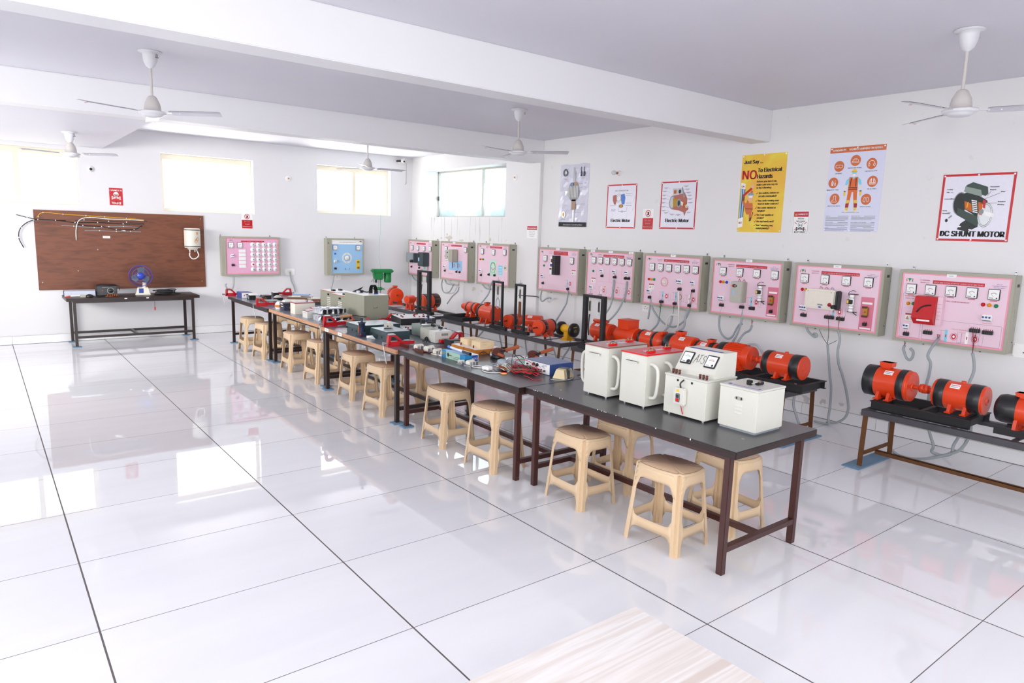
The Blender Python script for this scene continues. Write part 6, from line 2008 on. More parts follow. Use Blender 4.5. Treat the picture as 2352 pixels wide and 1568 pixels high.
# heap of red wires
t = thing('wire_heap', 'tangled heap of red, black and green wires on the second table', 'wires', (4.36, -7.16, TZ), 0)
random.seed(3)
for k, n, rr, nm in [('wirered', 13, .0028, 'red_wire'), ('cord', 7, .0028, 'black_wire'), ('wiregrn', 3, .0026, 'green_wire')]:
    m = MB()
    for i in range(n):
        a0 = random.uniform(0, 6.28)
        sx, sy = random.uniform(.04, .09), random.uniform(.08, .17)
        cx, cy = random.uniform(-.03, .03), random.uniform(-.05, .04)
        pts = []
        for j in range(9):
            a = a0 + j * .8
            pts.append((cx + sx * math.cos(a) * random.uniform(.8, 1.1), cy + sy * math.sin(a) * random.uniform(.8, 1.1), .006 + .045 * abs(math.sin(j * 1.3 + i)) * max(0, 1 - i / n * .5)))
        m.tube(pts, rr, k, 5, 3)
    if k == 'wirered':
        m.tube([(.02, .15, .01), (.0, .1, .09), (.03, 0, .10), (.06, -.1, .05), (.0, -.17, .01)], rr, k, 5)
        m.tube([(-.08, -.10, .005), (-.1, -.2, .005), (-.12, -.28, .005), (-.06, -.30, .005)], rr, k, 5)
    if k == 'cord':
        m.tube([(.0, .17, .01), (.02, .17, .13), (.03, .05, .06), (.02, -.12, .02)], rr, k, 5)
    m.out(nm, t)
t = thing('tape_reel', 'small reel of red and yellow tape beside the wire heap', 'tape roll', (4.20, -7.10, TZ), 0)
MB().lathe([(.028, 0), (.028, .006), (.026, .007)], 'foamy', n=18).lathe([(.027, .007), (.027, .018)], 'red', n=18).lathe([(.015, .018), (.027, .018)], 'foamy', n=18).out('roll', t)
t = thing('charger', 'white adapter with looped white cord near the aisle edge of second table', 'adapter', (4.17, -6.90, TZ), 10)
MB().box(-.03, .03, -.045, .03, 0, .03, 'white', .006).out('body', t)
MB().tube([(0, .03, .01), (-.03, .12, .005), (-.0, .17, .005), (.05, .13, .005), (.03, .02, .006), (-.07, -.02, .005), (-.09, -.12, .005), (.02, -.20, .006), (.10, -.18, .01)], .004, 'wirewht').out('cord', t)
t = thing('wire_bundle', 'bundle of white and brown wires with bulb holder behind the adapter', 'wires', (4.30, -6.96, TZ), 0)
m = MB()
for i in range(12):
    a = random.uniform(-.05, .05)
    m.tube([(a, .08, .008 + random.uniform(0, .03)), (a + random.uniform(-.03, .03), 0, .02 + random.uniform(0, .03)), (a + random.uniform(-.04, .04), -.10, .006 + random.uniform(0, .02))], .0035, ['wirewht', 'copper', 'offwhite'][i % 3], 5)
m.out('wires', t)
MB().lathe([(.0001, .02), (.03, .022), (.045, .04), (.04, .065), (.02, .075), (.0001, .076)], 'hose', o=(.03, .06, 0), n=14).out('bulb_holder', t)
# plastic bag
BAG = glass_mat('clear_plastic_film', 'f4f6fa', .25, .22, 'dfe3ec')
t = thing('plastic_bag', 'crumpled clear plastic bag lying next to the green printed sheet', 'bag', (4.46, -6.80, TZ), 0)
m = MB()
N = 8
vs = []
for i in range(N + 1):
    for j in range(N + 1):
        u, v = i / N - .5, j / N - .5
        vs.append((u * .22, v * .16, .004 + .05 * max(0, (1 - 4 * u * u)) * max(0, 1 - 4 * v * v) * random.uniform(.4, 1.2)))
m.add(vs, [(i * (N + 1) + j, (i + 1) * (N + 1) + j, (i + 1) * (N + 1) + j + 1, i * (N + 1) + j + 1) for i in range(N) for j in range(N)], BAG)
m.out('film', t)
# printed sheet
t = thing('printed_chart', 'white and pale green printed card lying flat behind the blue instrument', 'printed card', (4.80, -6.86, TZ + .001), -6)
m = MB().box(-.22, .16, -.17, .30, 0, .004, 'paper', .001)
m.out('card', t)
m = MB().add([(-.20, -.12, .0046), (-.08, -.15, .0046), (-.06, .20, .0046), (-.19, .18, .0046)], [(0, 1, 2, 3)], 'teal').add([(-.05, -.13, .0046), (.12, -.15, .0046), (.12, .12, .0046), (-.04, .16, .0046)], [(0, 1, 2, 3)], 'ltgreen')
m.add([(-.12, -.1, .005), (-.115, -.1, .005), (-.07, .16, .005), (-.075, .16, .005)], [(0, 1, 2, 3)], 'inkred').add([(.05, -.05, .005), (.058, -.05, .005), (.058, .08, .005), (.05, .08, .005)], [(0, 1, 2, 3)], 'inkgrey')
m.out('printed_pattern', t)
# cartons
t = thing('soldering_iron_box', 'long soldering iron carton with green and blue print, aisle side', 'carton', (4.157, -6.60, TZ), 0, 'soldering iron cartons on the second table')
MB().box(0, .07, 0, .385, 0, .068, mat('carton_blue', '2a86b8', .4), .001).out('carton', t)
m = MB()
m.T = Matrix.Translation((-.0006, .385, 0)) @ Matrix.Rotation(R(-90), 4, 'Z')
m.rect(.075, .30, .001, .067, 0, mat('carton_green', 'a6c9b4', .5)).txt('BEL', .035, .028, .035, -.0004, 'foamy', .055, bold=.05).txt('usssion', .24, .012, .016, -.0004, 'blue', .07, bold=.03)
m.ell(.11, .036, .016, .020, -.0004, 'dark', 14).line([(.12, .036), (.17, .034)], .008, -.0004, 'dark').line([(.17, .034), (.22, .033)], .010, -.0005, 'greige').line([(.22, .033), (.29, .031)], .004, -.0004, 'dark')
m.out('printed_lettering', t)
m = MB()
m.box(.005, .065, .05, .33, .0682, .0690, 'lblue')
m.out('top_print', t)
t = thing('soldering_iron_box', 'white carton with red and blue lettering under a clear tube', 'carton', (4.245, -6.56, TZ), -3, 'soldering iron cartons on the second table')
MB().box(0, .075, 0, .33, 0, .062, 'white', .001).out('carton', t)
MB().box(.005, .07, -.0008, 0, .004, .058, 'blue').txt('UOO', .037, .02, .022, -.0012, 'white', .05, bold=.04).box(-.0008, 0, .02, .20, .01, .03, 'inkpurple').box(-.0008, 0, .22, .31, .01, .05, 'inkred').out('printed_lettering', t)
t = thing('desoldering_pump', 'blue and clear desoldering tube lying across the cartons', 'hand tool', (4.19, -6.50, TZ + .083), 0)
m = MB().cyl((.05, .26, 0), (.02, .02, 0), .011, GLP).cyl((.02, .02, 0), (.01, -.10, 0), .012, 'navy').cyl((.01, -.10, 0), (.009, -.115, 0), .014, 'black').cyl((.05, .26, 0), (.055, .31, 0), .013, mat('blue_print', '4f7fd0'))
m.out('body', t)


def relay_open(name, label, x, y, rz, s=1.0, base='bakelite', group='open electromagnetic relays on the second table', clear=False):
    t = thing(name, label, 'relay', (x, y, TZ), rz, group)
    MB().box(-.055 * s, .055 * s, -.05 * s, .05 * s, 0, .008, base if not clear else 'steel', .002).out('base_plate', t)
    m = MB()
    for i in range(3):
        m.box(-.045 * s + i * .032 * s, -.02 * s + i * .032 * s, -.035 * s, .035 * s, .012, .05 * s, 'offwhite', .004).box(-.042 * s + i * .032 * s, -.03 * s + i * .032 * s, -.042 * s, .042 * s, .02, .035 * s, 'steel', .002)
    m.box(-.05 * s, .05 * s, -.02 * s, .02 * s, .045 * s, .060 * s, 'offwhite', .004)
    m.out('coil_block', t)
    m = MB()
    for i in range(5):
        m.box(-.05 * s + i * .024 * s, -.04 * s + i * .024 * s, -.052 * s, -.035 * s, .008, .045 * s, 'blister' if i % 2 else 'steel', .001)
    m.out('contact', t)
    return t


relay_open('contactor', 'leftmost cream contactor on brown strip at the second table end', 4.16, -5.80, 10, .9)
relay_open('contactor', 'cream contactor with long brown strip, second from left', 4.18, -5.96, 12, 1.0)
relay_open('contactor', 'cream contactor of the left row on a pale base, third from left', 4.19, -6.09, 8, .85, 'offwhite')
relay_open('contactor', 'cream contactor close to the printed soldering iron carton', 4.21, -6.20, 5, .9, 'paper')
relay_open('small_relay', 'clear cased relay with copper coil in front of the carton end', 4.15, -6.69, 15, .8, 'steel', clear=True)
relay_open('small_relay', 'smaller steel relay lying left of the clear cased one', 4.115, -6.60, -10, .6, 'steel', clear=True)
for lb, x, y, L in [('brown bakelite strip lying at the table joint behind the large red vise', 4.10, -5.60, .20), ('brown bakelite strip leaning along the second table aisle edge', 4.085, -5.93, .16)]:
    t = thing('bakelite_strip', lb, 'strip', (x, y, TZ), 0)
    MB().box(0, .006, -L / 2, L / 2, 0, .032, 'bakelite', .001).lathe([(.004, 0), (.004, -.002)], 'steel', 'x', (0, .03, .018), 6).out('strip', t)
# orange wooden boxes
for lb, x, y, X, Y in [('orange varnished wooden test box with white top, left one', 4.47, -6.095, .27, .21), ('orange varnished wooden test box with white top, right one', 4.475, -6.30, .30, .20)]:
    def ex(t, X=X, Y=Y):
        MB().box(.004, X - .004, .004, Y - .004, .047, .0485, 'white').out('top_plate', t)
        for q in ((.04, .10), (.055, .115)):
            MB().lathe([(.005, .048), (.005, .060), (.007, .062), (.006, .070), (.0001, .071)], 'redd' if q[0] < .05 else 'black', o=(q[0], q[1], 0), n=8).out('terminal_post', t)
    simple_box('wooden_test_box', lb, 'wooden box', (x, y, TZ), 0, X, Y, .047, wood('orange_varnished_wood' + lb[-9:-4], [(.3, 'b5651f'), (.5, 'd08430'), (.7, 'a95c1c')], (9, 1, 9), .35, 2), ex, 'orange wooden test boxes')
PINE = wood('pale_pine_wood', [(.3, 'd9bb8e'), (.5, 'ead2a8'), (.7, 'cfae7e')], (2, 1, 9), .5, 2)
for lb, x, y, X, Y in [('pale unvarnished wooden box standing on the left orange box', 4.545, -6.06, .16, .13), ('pale unvarnished wooden box standing on the right orange box', 4.55, -6.27, .16, .155)]:
    def ex2(t, X=X, Y=Y):
        MB().box(-.001, X + .001, -.001, Y + .001, .060, .0615, PINE, .0005).out('lid', t)
        m = MB()
        for z in (.008, .022, .036, .050):
            m.box(-.0006, 0, .003, .006, z, z + .003, 'ink').box(-.0006, 0, Y - .006, Y - .003, z, z + .003, 'ink')
        m.out('nail', t)
    simple_box('wooden_box', lb, 'wooden box', (x, y, TZ + .0485), 0, X, Y, .060, PINE, ex2, 'pale wooden boxes')
t = thing('electronic_coil', 'dark small transformer with copper winding behind the orange boxes', 'transformer', (4.50, -5.84, TZ), 0)
MB().box(0, .15, -.02, .10, 0, .06, 'grey', .004).box(-.02, .02, -.02, .10, 0, .075, 'dark', .003).out('core', t)
MB().box(.05, .10, -.03, -.015, .02, .05, 'yellow', .004).box(.03, .12, .0, .08, .06, .07, 'dark', .003).out('winding', t)

# rheostat dials with orange wooden handles
for lb, x, y, rz in [('round black rotary device with dark red disc and orange wooden handle, left', 4.57, -6.52, -35), ('round black rotary device with orange wooden handle, behind the printed card', 4.76, -6.80, -25)]:
    t = thing('hand_crank_rheostat', lb, 'hand crank device', (x, y, TZ), rz, 'hand crank devices with orange handles')
    MB().lathe([(.06, 0), (.062, .005), (.062, .03), (.055, .034), (.0001, .034)], 'black', n=24).out('base', t)
    m = MB()
    m.T = Matrix.Translation((0, .01, .055)) @ Matrix.Rotation(R(35), 4, 'X')
    m.lathe([(.0001, -.006), (.055, -.006), (.055, .006), (.045, .012), (.0001, .014)], 'bakelite', n=24)
    m.out('dial', t)
    MB().lathe([(.0001, 0), (.028, .004), (.028, .02), (.0001, .026)], 'steel', 'x', (-.075, 0, .03), 14).cyl((.02, 0, .06), (.07, .02, .07), .012, 'black').out('hub', t)
    MB().cyl((.065, .02, .07), (.19, .06, .10), .015, mat('orange_handle_wood', 'a8502a', .35), .018).out('handle', t)
    MB().cyl((.0, -.05, .045), (.05, -.085, .03), .016, mat('orange_handle_wood', 'a8502a', .35), .013).out('side_knob', t)
    MB().tube([(-.09, .0, .03), (-.13, .03, .05), (-.17, .06, .03)], .004, 'cord').out('cable', t)

# ---- third table
GC = mat('dark_green_chest_paint', '34474b', .35, 0, .05, 6)
for lb, x, y, X, Y, gr in [('left dark green steel chest with pale top and two holes', 4.075, -4.72, .46, .36, 0), ('right dark green steel chest with pale top, small grey box on it', 4.11, -5.25, .26, .36, 1)]:
    t = thing('rheostat_chest', lb, 'steel chest', (x, y, TZ), 0, 'dark green steel chests')
    MB().box(0, X, 0, Y, 0, .052, GC, .003).out('body', t)
    MB().box(-.008, X + .008, -.008, Y + .008, .052, .100, GC, .004).out('lid', t)
    MB().box(-.002, X - .004, -.003, Y + .003, .100, .1025, mat('pale_chest_top', 'a9bac2', .25)).out('top_plate', t)
    m = MB()
    for yy in (.12, .22):
        m.lathe([(.012, 0), (.012, -.003), (.006, -.003)], 'black', 'x', (-.001, yy, .03), 12)
    m.lathe([(.010, 0), (.008, -.02)], 'dark', 'x', (0, Y - .01, .045), 8)
    m.out('cable_gland', t)
t = thing('junction_box', 'small light grey box with black stud lying on the right green chest', 'junction box', (4.25, -5.00, TZ + .1025), -20)
MB().box(-.04, .05, -.04, .04, .006, .05, 'greige', .006).ring(0, 0, 0, 0, 0, 0, 'dark').out('housing', t)
MB().lathe([(.012, .05), (.018, .054), (.016, .058)], 'offwhite', o=(.005, 0, 0), n=12).lathe([(.008, 0), (.007, -.008)], 'black', 'y', (-.01, -.04, .025), 10).box(-.05, .03, -.06, -.03, 0, .008, 'black', .003).out('knob', t)


def capacitor(label, x, y, h=.17):
    t = thing('lab_column_device', label, 'lab device', (x, y, TZ), 0, 'dark blue column devices')
    MB().box(-.05, .06, -.06, .05, 0, .012, 'navy', .003).box(-.03, .03, -.035, -.025, .012, .05, 'navy').out('base', t)
    MB().lathe([(.034, .012), (.034, h - .03), (.04, h - .028), (.04, h - .02), (.012, h - .018), (.012, h + .02), (.018, h + .022), (.018, h + .028), (.0001, h + .03)], 'navy', n=16).out('column', t)
    MB().box(-.038, -.030, -.012, .012, .04, h - .05, 'copper', .002).out('winding_window', t)
    MB().bar((-.05, .0, h - .015), (.05, 0, h - .015), .008, .008, 'steel').cyl((-.03, -.045, .02), (-.04, -.05, .03), .009, 'redd').out('clamp', t)


capacitor('dark blue column device standing in front of the left green chest', 4.045, -4.80)
capacitor('dark blue column device standing behind the grey green box', 4.86, -4.80, .16)
# black instrument boxes
for lb, x, y, z, rz, X, Y, Z in [('upper black instrument box with white top full of sockets', 4.65, -4.55, TZ + .052, -12, .42, .42, .075), ('lower black instrument box with white top below the socketed one', 4.53, -4.86, TZ, -8, .50, .60, .05)]:
    up_ = 'upper' in lb
    t = thing('socket_board_box', lb, 'instrument box', (x, y, z), rz, 'black instrument boxes with white tops')
    MB().box(0, X, 0, Y, 0, Z, 'black', .004).out('case', t)
    MB().box(.006, X - .006, .006, Y - .006, Z, Z + .002, 'white').out('top_plate', t)
    random.seed(5)
    m = MB()
    for i in range(14):
        px = random.uniform(.05, X - .05)
        py = random.uniform(.05, Y - .05) if up_ else random.uniform(.03, .12)
        m.lathe([(.010, Z + .002), (.009, Z + .016), (.0001, Z + .017)], ['redd', 'black'][i % 2], o=(px, py, 0), n=8)
    m.out('socket', t)
# grey boxes
GG = 'grey steel variac boxes on the third table'


def gbox(label, x, y, X, Y, Z, k, slots=False, dial=True):
    t = thing('variable_transformer', label, 'transformer', (x, y, TZ), 0, GG)
    MB().box(0, X, 0, Y, .004, Z, k, .004).out('housing', t)
    m = MB()
    m.box(.004, X - .004, .004, Y - .004, Z, Z + .0015, 'white' if slots else k)
    m.out('top_plate', t)
    if dial:
        m = MB().cyl((X / 2, Y / 2, Z), (X / 2, Y / 2, Z + .02), .008, 'grey')
        m.T = Matrix.Translation((X / 2, Y / 2, Z + .03))
        for s in (-1, 0, 1):
            m.box(-.012, .012, s * .022 - .009, s * .022 + .009, -.012, .012, 'black', .003)
        m.box(-.004, .004, -.035, .035, -.004, .004, 'steel')
        m.out('terminal_knob', t)
    if slots:
        m = MB()
        for i in range(9):
            m.box(X * .38 + i * .009, X * .38 + i * .009 + .005, -.0006, .001, Z * .62, Z * .82, 'dark')
        for a, b in ((.02, .035), (X - .02, .03), (X * .06, Z - .02)):
            m.lathe([(.003, 0), (.003, -.001)], 'dark', 'y', (a, 0, b), 6)
        m.out('vent_slot', t)
    m = MB().lathe([(.003, 0), (.003, -.001)], 'dark', 'x', (0, Y * .5, .02), 6).lathe([(.003, 0), (.003, -.001)], 'dark', 'x', (0, Y * .6, Z * .6), 6)
    m.out('screw', t)
    return t


gbox('grey green steel box with black clamps on top, largest of three', 4.575, -5.165, .22, .245, .125, 'greenbox', dial=False)
gbox('light grey steel box between the grey green and the slotted one', 4.51, -5.42, .20, .20, .12, 'greige')
gbox('light grey steel box with a row of vertical vent slots', 4.485, -5.565, .20, .125, .12, SBD, True)
t = thing('clamp_plate', 'pair of dark square paddles and white strap lying on the grey green box', 'clamps', (4.68, -5.06, TZ + .127), 0)
MB().box(-.05, .0, .02, .055, .0, .05, 'dark', .004).box(.0, .07, -.04, -.01, .0, .035, 'dark', .004).out('paddle', t)
MB().tube([(-.07, -.02, .004), (-.03, -.06, .008), (.03, -.05, .005)], .006, 'white').out('strap', t)
t = thing('coiled_cable', 'black coiled power cord in front of the vent slotted box', 'cord', (4.45, -5.44, TZ), 0)
m = MB()
for i in range(8):
    a = i * .8
    m.tube([(.03 * math.cos(a), .05 * math.sin(a), .012), (.01, 0, .035 + .01 * (i % 3)), (-.03 * math.cos(a + 1), -.05 * math.sin(a + 1), .010)], .005, 'cord', 6)
m.out('cord', t)
t = thing('cable_bundle', 'black cables and loose connectors on the wall side of third table', 'cables', (4.62, -4.20, TZ), 0)
m = MB()
for i in range(9):
    x = random.uniform(-.25, .1)
    m.tube([(x, .28, .01), (x + .05, .1, .03), (x - .03, -.05, .012), (x + .06, -.22, .008)], .006, 'cord', 6)
m.out('cables', t)
MB().box(-.05, .1, .0, .12, 0, .03, 'greige', .006).box(.12, .25, -.08, .06, 0, .025, 'white', .004).box(.15, .2, .1, .16, 0, .04, 'black', .004).out('connector', t)
for lb, pts in [('red handled test lead arching by the cabinet, left one', [(4.42, -3.70), (4.40, -3.84), (4.37, -3.92)]), ('red handled test lead arching by the cabinet, right one', [(4.52, -3.86), (4.54, -4.02), (4.52, -4.14)])]:
    t = thing('test_lead', lb, 'test lead', (pts[0][0], pts[0][1], TZ), 0, 'red handled test leads')
    d1 = (pts[1][0] - pts[0][0], pts[1][1] - pts[0][1])
    d2 = (pts[2][0] - pts[0][0], pts[2][1] - pts[0][1])
    MB().tube([(-.02, .12, .005), (0, .05, .05), (0, 0, .07), (d1[0] * .4, d1[1] * .4, .07)], .005, 'cord').out('lead', t)
    MB().cyl((d1[0] * .4, d1[1] * .4, .07), (d1[0], d1[1], .03), .009, 'red').cyl((d1[0], d1[1], .03), (d2[0], d2[1], .010), .008, 'black').out('probe', t)

# ---- vises
VR = mat('red_vise_enamel', 'bb1420', .28, 0, .05, 10, coat=.3)


def vise(label, x, y, rz, s=1.0, group='red bench vises along the tables'):
    t = thing('bench_vise', label, 'vise', (x, y, TZ), rz, group)
    w = .030 * s
    prof = [(-.05, -.02), (.11, -.02), (.12, .01), (.24, .015), (.25, .05), (.13, .055), (.10, .06), (.035, .105), (.035, .125), (-.035, .125), (-.05, .09), (-.055, .0)]
    hole = [(-.02, .045), (.055, .045), (.01, .095), (-.015, .095)]
    m = MB()
    S = lambda pp: [(a * s, b * s) for a, b in pp]
    # frame drawn as thick bars so that the arch stays open
    for a, b, th, ww in [((-.045, .0), (-.03, .115), .026, w), ((-.03, .112), (.03, .112), .022, w), ((.03, .112), (.095, .05), .020, w), ((-.045, .026), (.11, .026), .050, w), ((.10, .032), (.245, .032), .034, w * .85)]:
        A = Vector((a[0] * s, 0, a[1] * s))
        B = Vector((b[0] * s, 0, b[1] * s))
        m.bar(A, B, ww * 2, th * s, VR)
    m.box(-.04 * s, .10 * s, -w * 1.2, w * 1.2, .0, .02 * s, VR, .003)
    m.out('body', t)
    MB().box(-.038 * s, .030 * s, -w * 1.15, w * 1.15, .118 * s, .128 * s, 'steel', .002).box(.14 * s, .20 * s, -w * .9, w * .9, .05 * s, .056 * s, 'steel', .001).out('jaw_plate', t)
    MB().cyl((-.05 * s, 0, .03), (-.10 * s, 0, .03), .012 * s, 'steel').lathe([(.018 * s, -.10 * s), (.018 * s, -.085 * s)], 'steel', 'x', (0, 0, .03), 12).out('screw', t)
    MB().cyl((-.093 * s, .01, .02), (-.07 * s, -.02, -.17 * s), .005 * s, 'steel').lathe([(.0001, -.176 * s), (.008 * s, -.172 * s), (.0001, -.165 * s)], 'steel', o=(-.07 * s, -.02, 0), n=8).out('handle_bar', t)


vise('large red vise at the aisle edge where the second and third tables meet', 4.03, -5.50, -5, .95)
vise('red vise at the aisle edge where the third and fourth tables meet', 4.03, -3.93, -3, 1.0)
vise('red vise at the aisle edge of the farthest table, near its right end', 4.00, -1.60, -4, .95)
vise('leftmost red vise overhanging the corner of the farthest table', 4.02, -.02, 0, .95)
vise('red vise on the wall side of the second table behind the wooden boxes', 4.74, -5.60, 180, .9)
vise('red vise on the wall side of the farthest table, standing high at the back', 4.95, -.12, 175, .9)
vise('red vise with grey jaws on the wall side beyond the socketed box', 4.955, -3.78, 180, .75)

# ---- fourth table
OL = mat('olive_grey_cabinet', '9a9a88', .42, 0, .03, 8)
t = thing('steel_cabinet', 'large olive grey steel cabinet with drop handle on fourth table', 'steel cabinet', (4.65, -3.60, TZ), 0, 'olive grey steel cabinets')
MB().box(0, .34, 0, .58, 0, .305, OL, .004).out('housing', t)
MB().box(.004, .336, .004, .576, .305, .3065, 'white').out('top_plate', t)
MB().box(.02, .32, -.004, 0, .02, .28, OL, .0015).out('door', t)
MB().box(.125, .175, -.006, -.003, .125, .150, OL, .001).bar((.12, -.010, .16), (.13, -.012, .148), .003, .003, 'dark').bar((.13, -.012, .148), (.17, -.012, .148), .003, .003, 'dark').bar((.17, -.012, .148), (.18, -.010, .16), .003, .003, 'dark').out('handle', t)
for lb, x, y, X, Y, Z in [('narrow olive cabinet with orange-rimmed white top, left of the pair', 4.96, -1.93, .05 + .0, .48, .19), ('narrow olive cabinet with orange-rimmed white top, right of the pair', 4.87, -2.46, .13, .46, .215)]:
    pass
for lb, x, y in [('olive cabinet with orange-rimmed white top and louvres, left of the pair', 4.82, -2.98 + .62), ('olive cabinet with orange-rimmed white top and louvres, right of the pair', 4.72, -2.98)]:
    t = thing('steel_cabinet', lb, 'steel cabinet', (x, y, TZ), 0, 'olive grey steel cabinets')
    Z = .235
    MB().box(0, .26, 0, .56, 0, Z - .006, OL, .003).out('housing', t)
    MB().box(-.002, .262, -.002, .562, Z - .008, Z - .002, mat('orange_rim', 'c2583a', .4)).out('lid_rim', t)
    MB().box(.002, .258, .002, .558, Z - .002, Z, 'white').out('top_plate', t)
    m = MB()
    for i in range(5):
        m.box(-.004, .001, .20, .32, .03 + i * .026, .038 + i * .026, 'white', .001)
    m.out('louvre', t)
    for q in ((-.012, .0, .24, .29, Z - .06, Z - .035),):
        MB().box(*q, 'black', .004).out('handle', t)
    MB().box(.05, .09, .22, .30, Z, Z + .022, 'black', .004).box(.17, .21, .25, .33, Z, Z + .022, 'black', .004).out('lid_knob', t)
t = thing('goggles_pile', 'black goggles and clear glasses piled on the large olive cabinet', 'safety goggles', (4.80, -3.15, TZ + .3065), 0)
m = MB().add([(-.06, .10, 0), (.02, .06, .0), (.06, .0, .075), (0, .12, .02)], [(0, 1, 2), (0, 2, 3), (1, 3, 2), (0, 3, 1)], 'black')
m.lathe([(.02, 0), (.035, .02), (.02, .03)], 'dark', o=(.02, -.02, 0), n=12).lathe([(.02, 0), (.03, .015), (.02, .028)], 'blister', o=(-.04, -.05, 0), n=12).tube([(-.06, .05, .01), (-.03, -.02, .03), (.05, -.08, .01), (.1, -.12, .015)], .008, 'black')
m.out('frame', t)
t = thing('welding_headband', 'black curved headband standing on the large olive cabinet', 'headband', (4.86, -3.38, TZ + .3065), 0)
m = MB()
pts = [(-.09 + .0 * i, 0, 0) for i in range(1)]
for i in range(9):
    a = R(180 - i * 22.5)
    b = R(180 - (i + 1) * 22.5)
    if i < 8:
        m.add([(0, .075 * math.cos(a), .03 + .085 * math.sin(a)), (0, .075 * math.cos(b), .03 + .085 * math.sin(b)), (.05, .075 * math.cos(b), .03 + .085 * math.sin(b)), (.05, .075 * math.cos(a), .03 + .085 * math.sin(a))], [(0, 1, 2, 3), (3, 2, 1, 0)], 'black')
m.box(0, .05, -.079, -.071, 0, .04, 'black').box(0, .05, .071, .079, 0, .04, 'black').box(-.003, .053, -.082, -.07, 0, .012, 'lampblu')
m.out('band', t)
# foil packs
FO = mat('crinkled_clear_wrap', 'd2d4da', .08, .55, .05, 40, .6)
for lb, x, y, z, rz, X, Y, Z in [('lower black box wrapped in shiny crinkled plastic', 4.10, -3.50, TZ, -4, .42, .22, .072), ('upper black box wrapped in shiny crinkled plastic', 4.17, -3.40, TZ + .0725, 3, .34, .24, .062)]:
    t = thing('wrapped_box', lb, 'wrapped box', (x, y, z), rz, 'boxes wrapped in shiny plastic')
    MB().box(.006, X - .006, .006, Y - .006, .002, Z - .008, 'black', .003).out('box', t)
    m = MB()
    random.seed(11)
    N, K = 14, 4
    vs = []
    per = []
    for i in range(N):
        per.append((X * i / N, 0))
    for i in range(8):
        per.append((X, Y * i / 8))
    for i in range(N):
        per.append((X - X * i / N, Y))
    for i in range(8):
        per.append((0, Y - Y * i / 8))
    n = len(per)
    j_ = lambda a: a + random.uniform(-.006, .006)
    for k in range(3):
        for (a, b) in per:
            vs.append((j_(a), j_(b), Z * (.0 if k == 0 else (.9 if k == 2 else .5))))
    # only the left end and top are fully wrapped, long side shows the black box through gaps
    fs = []
    for k in range(2):
        for i in range(n):
            if i < N and i % 3 != 0:
                continue
            fs.append((k * n + i, k * n + (i + 1) % n, (k + 1) * n + (i + 1) % n, (k + 1) * n + i))
    m.add(vs, fs, FO)
    G_ = 9
    tv = [(X * i / G_, Y * j / G_, Z + (random.uniform(0, .022) if 0 < i < G_ and 0 < j < G_ and 'upper' in lb else random.uniform(-.002, .001) if 'lower' in lb else 0) - .005) for i in range(G_ + 1) for j in range(G_ + 1)]
    m.add(tv, [(i * (G_ + 1) + j, (i + 1) * (G_ + 1) + j, (i + 1) * (G_ + 1) + j + 1, i * (G_ + 1) + j + 1) for i in range(G_) for j in range(G_)], FO)
    m.out('plastic_wrap', t)
for lb, pts, k in [('wooden handled soldering iron lying upper by the wrapped boxes', ((4.30, -3.66, .815), (4.44, -3.70, .83), (4.12, -3.60, .80)), 'orwood'), ('wooden handled soldering iron lying lower beside the red vise', ((4.26, -3.82, .775), (4.38, -3.84, .785), (4.10, -3.76, .772)), 'skin')]:
    a, b, c = pts
    t = thing('soldering_iron', lb, 'soldering iron', a, 0, 'wooden handled soldering irons')
    q = lambda v: (v[0] - a[0], v[1] - a[1], v[2] - a[2])
    MB().cyl((0, 0, 0), q(b), .020, mat('turned_wood', 'b98a62', .5), .017).out('handle', t)
    MB().cyl(q(c), (0, 0, 0), .009, 'steel', .012).out('shank', t)
    MB().tube([q(b), (q(b)[0] + .06, q(b)[1] + .02, .01), (q(b)[0] + .12, q(b)[1] - .02, a[2] * 0 + .0), (q(b)[0] + .2, q(b)[1] + .02, -.01)], .005, 'cord').out('cable', t)
# white box with red lid
t = thing('ballast_box', 'white steel box with red rimmed lid and black knob on top', 'instrument box', (4.09, -2.74, TZ), 0)
MB().box(0, .27, 0, .17, 0, .145, 'offwhite', .003).out('housing', t)
MB().box(-.003, .273, -.003, .173, .143, .153, 'redd', .001).out('lid_rim', t)
MB().box(.004, .266, .004, .166, .153, .1545, 'pink').out('top_plate', t)
MB().cyl((.2, .08, .154), (.2, .08, .185), .004, 'black').lathe([(.0001, .158), (.016, .158), (.014, .164)], 'black', o=(.19, .08, 0), n=10).out('knob', t)
m = MB()
for i in range(4):
    m.box(-.0006, 0, .10 + i * .012, .105 + i * .012, .11, .122, 'foamy')
m.box(-.0006, 0, .11, .114, .02, .10, 'foamy')
m.out('louvre', t)
t = thing('meter_stand', 'small pale box with sloping red lid and four slots', 'instrument box', (4.085, -3.17, TZ), 0)
m = MB()
vs = [(0, 0, 0), (.22, 0, 0), (.22, .16, 0), (0, .16, 0), (0, 0, .085), (.22, 0, .105), (.22, .16, .105), (0, .16, .085), (.11, 0, .105), (.11, .16, .105)]
m.add(vs, [(0, 3, 2, 1), (0, 4, 7, 3), (1, 2, 6, 5), (0, 1, 5, 8, 4), (3, 7, 9, 6, 2)], 'trgrey')
m.out('housing', t)
MB().add([(-.006, -.006, .086), (-.006, .166, .086), (.11, .166, .108), (.11, -.006, .108)], [(0, 3, 2, 1), (0, 1, 2, 3)], 'redd').add([(.01, .01, .0905), (.01, .15, .0905), (.10, .15, .1078), (.10, .01, .1078)], [(0, 3, 2, 1)], 'pink').box(.10, .226, -.006, .166, .107, .120, 'redd', .001).box(.11, .216, .004, .156, .120, .121, 'pink').out('lid', t)
m = MB()
for i in range(4):
    m.box(-.0006, 0, .03 + i * .028, .038 + i * .028, .06, .068, 'ink')
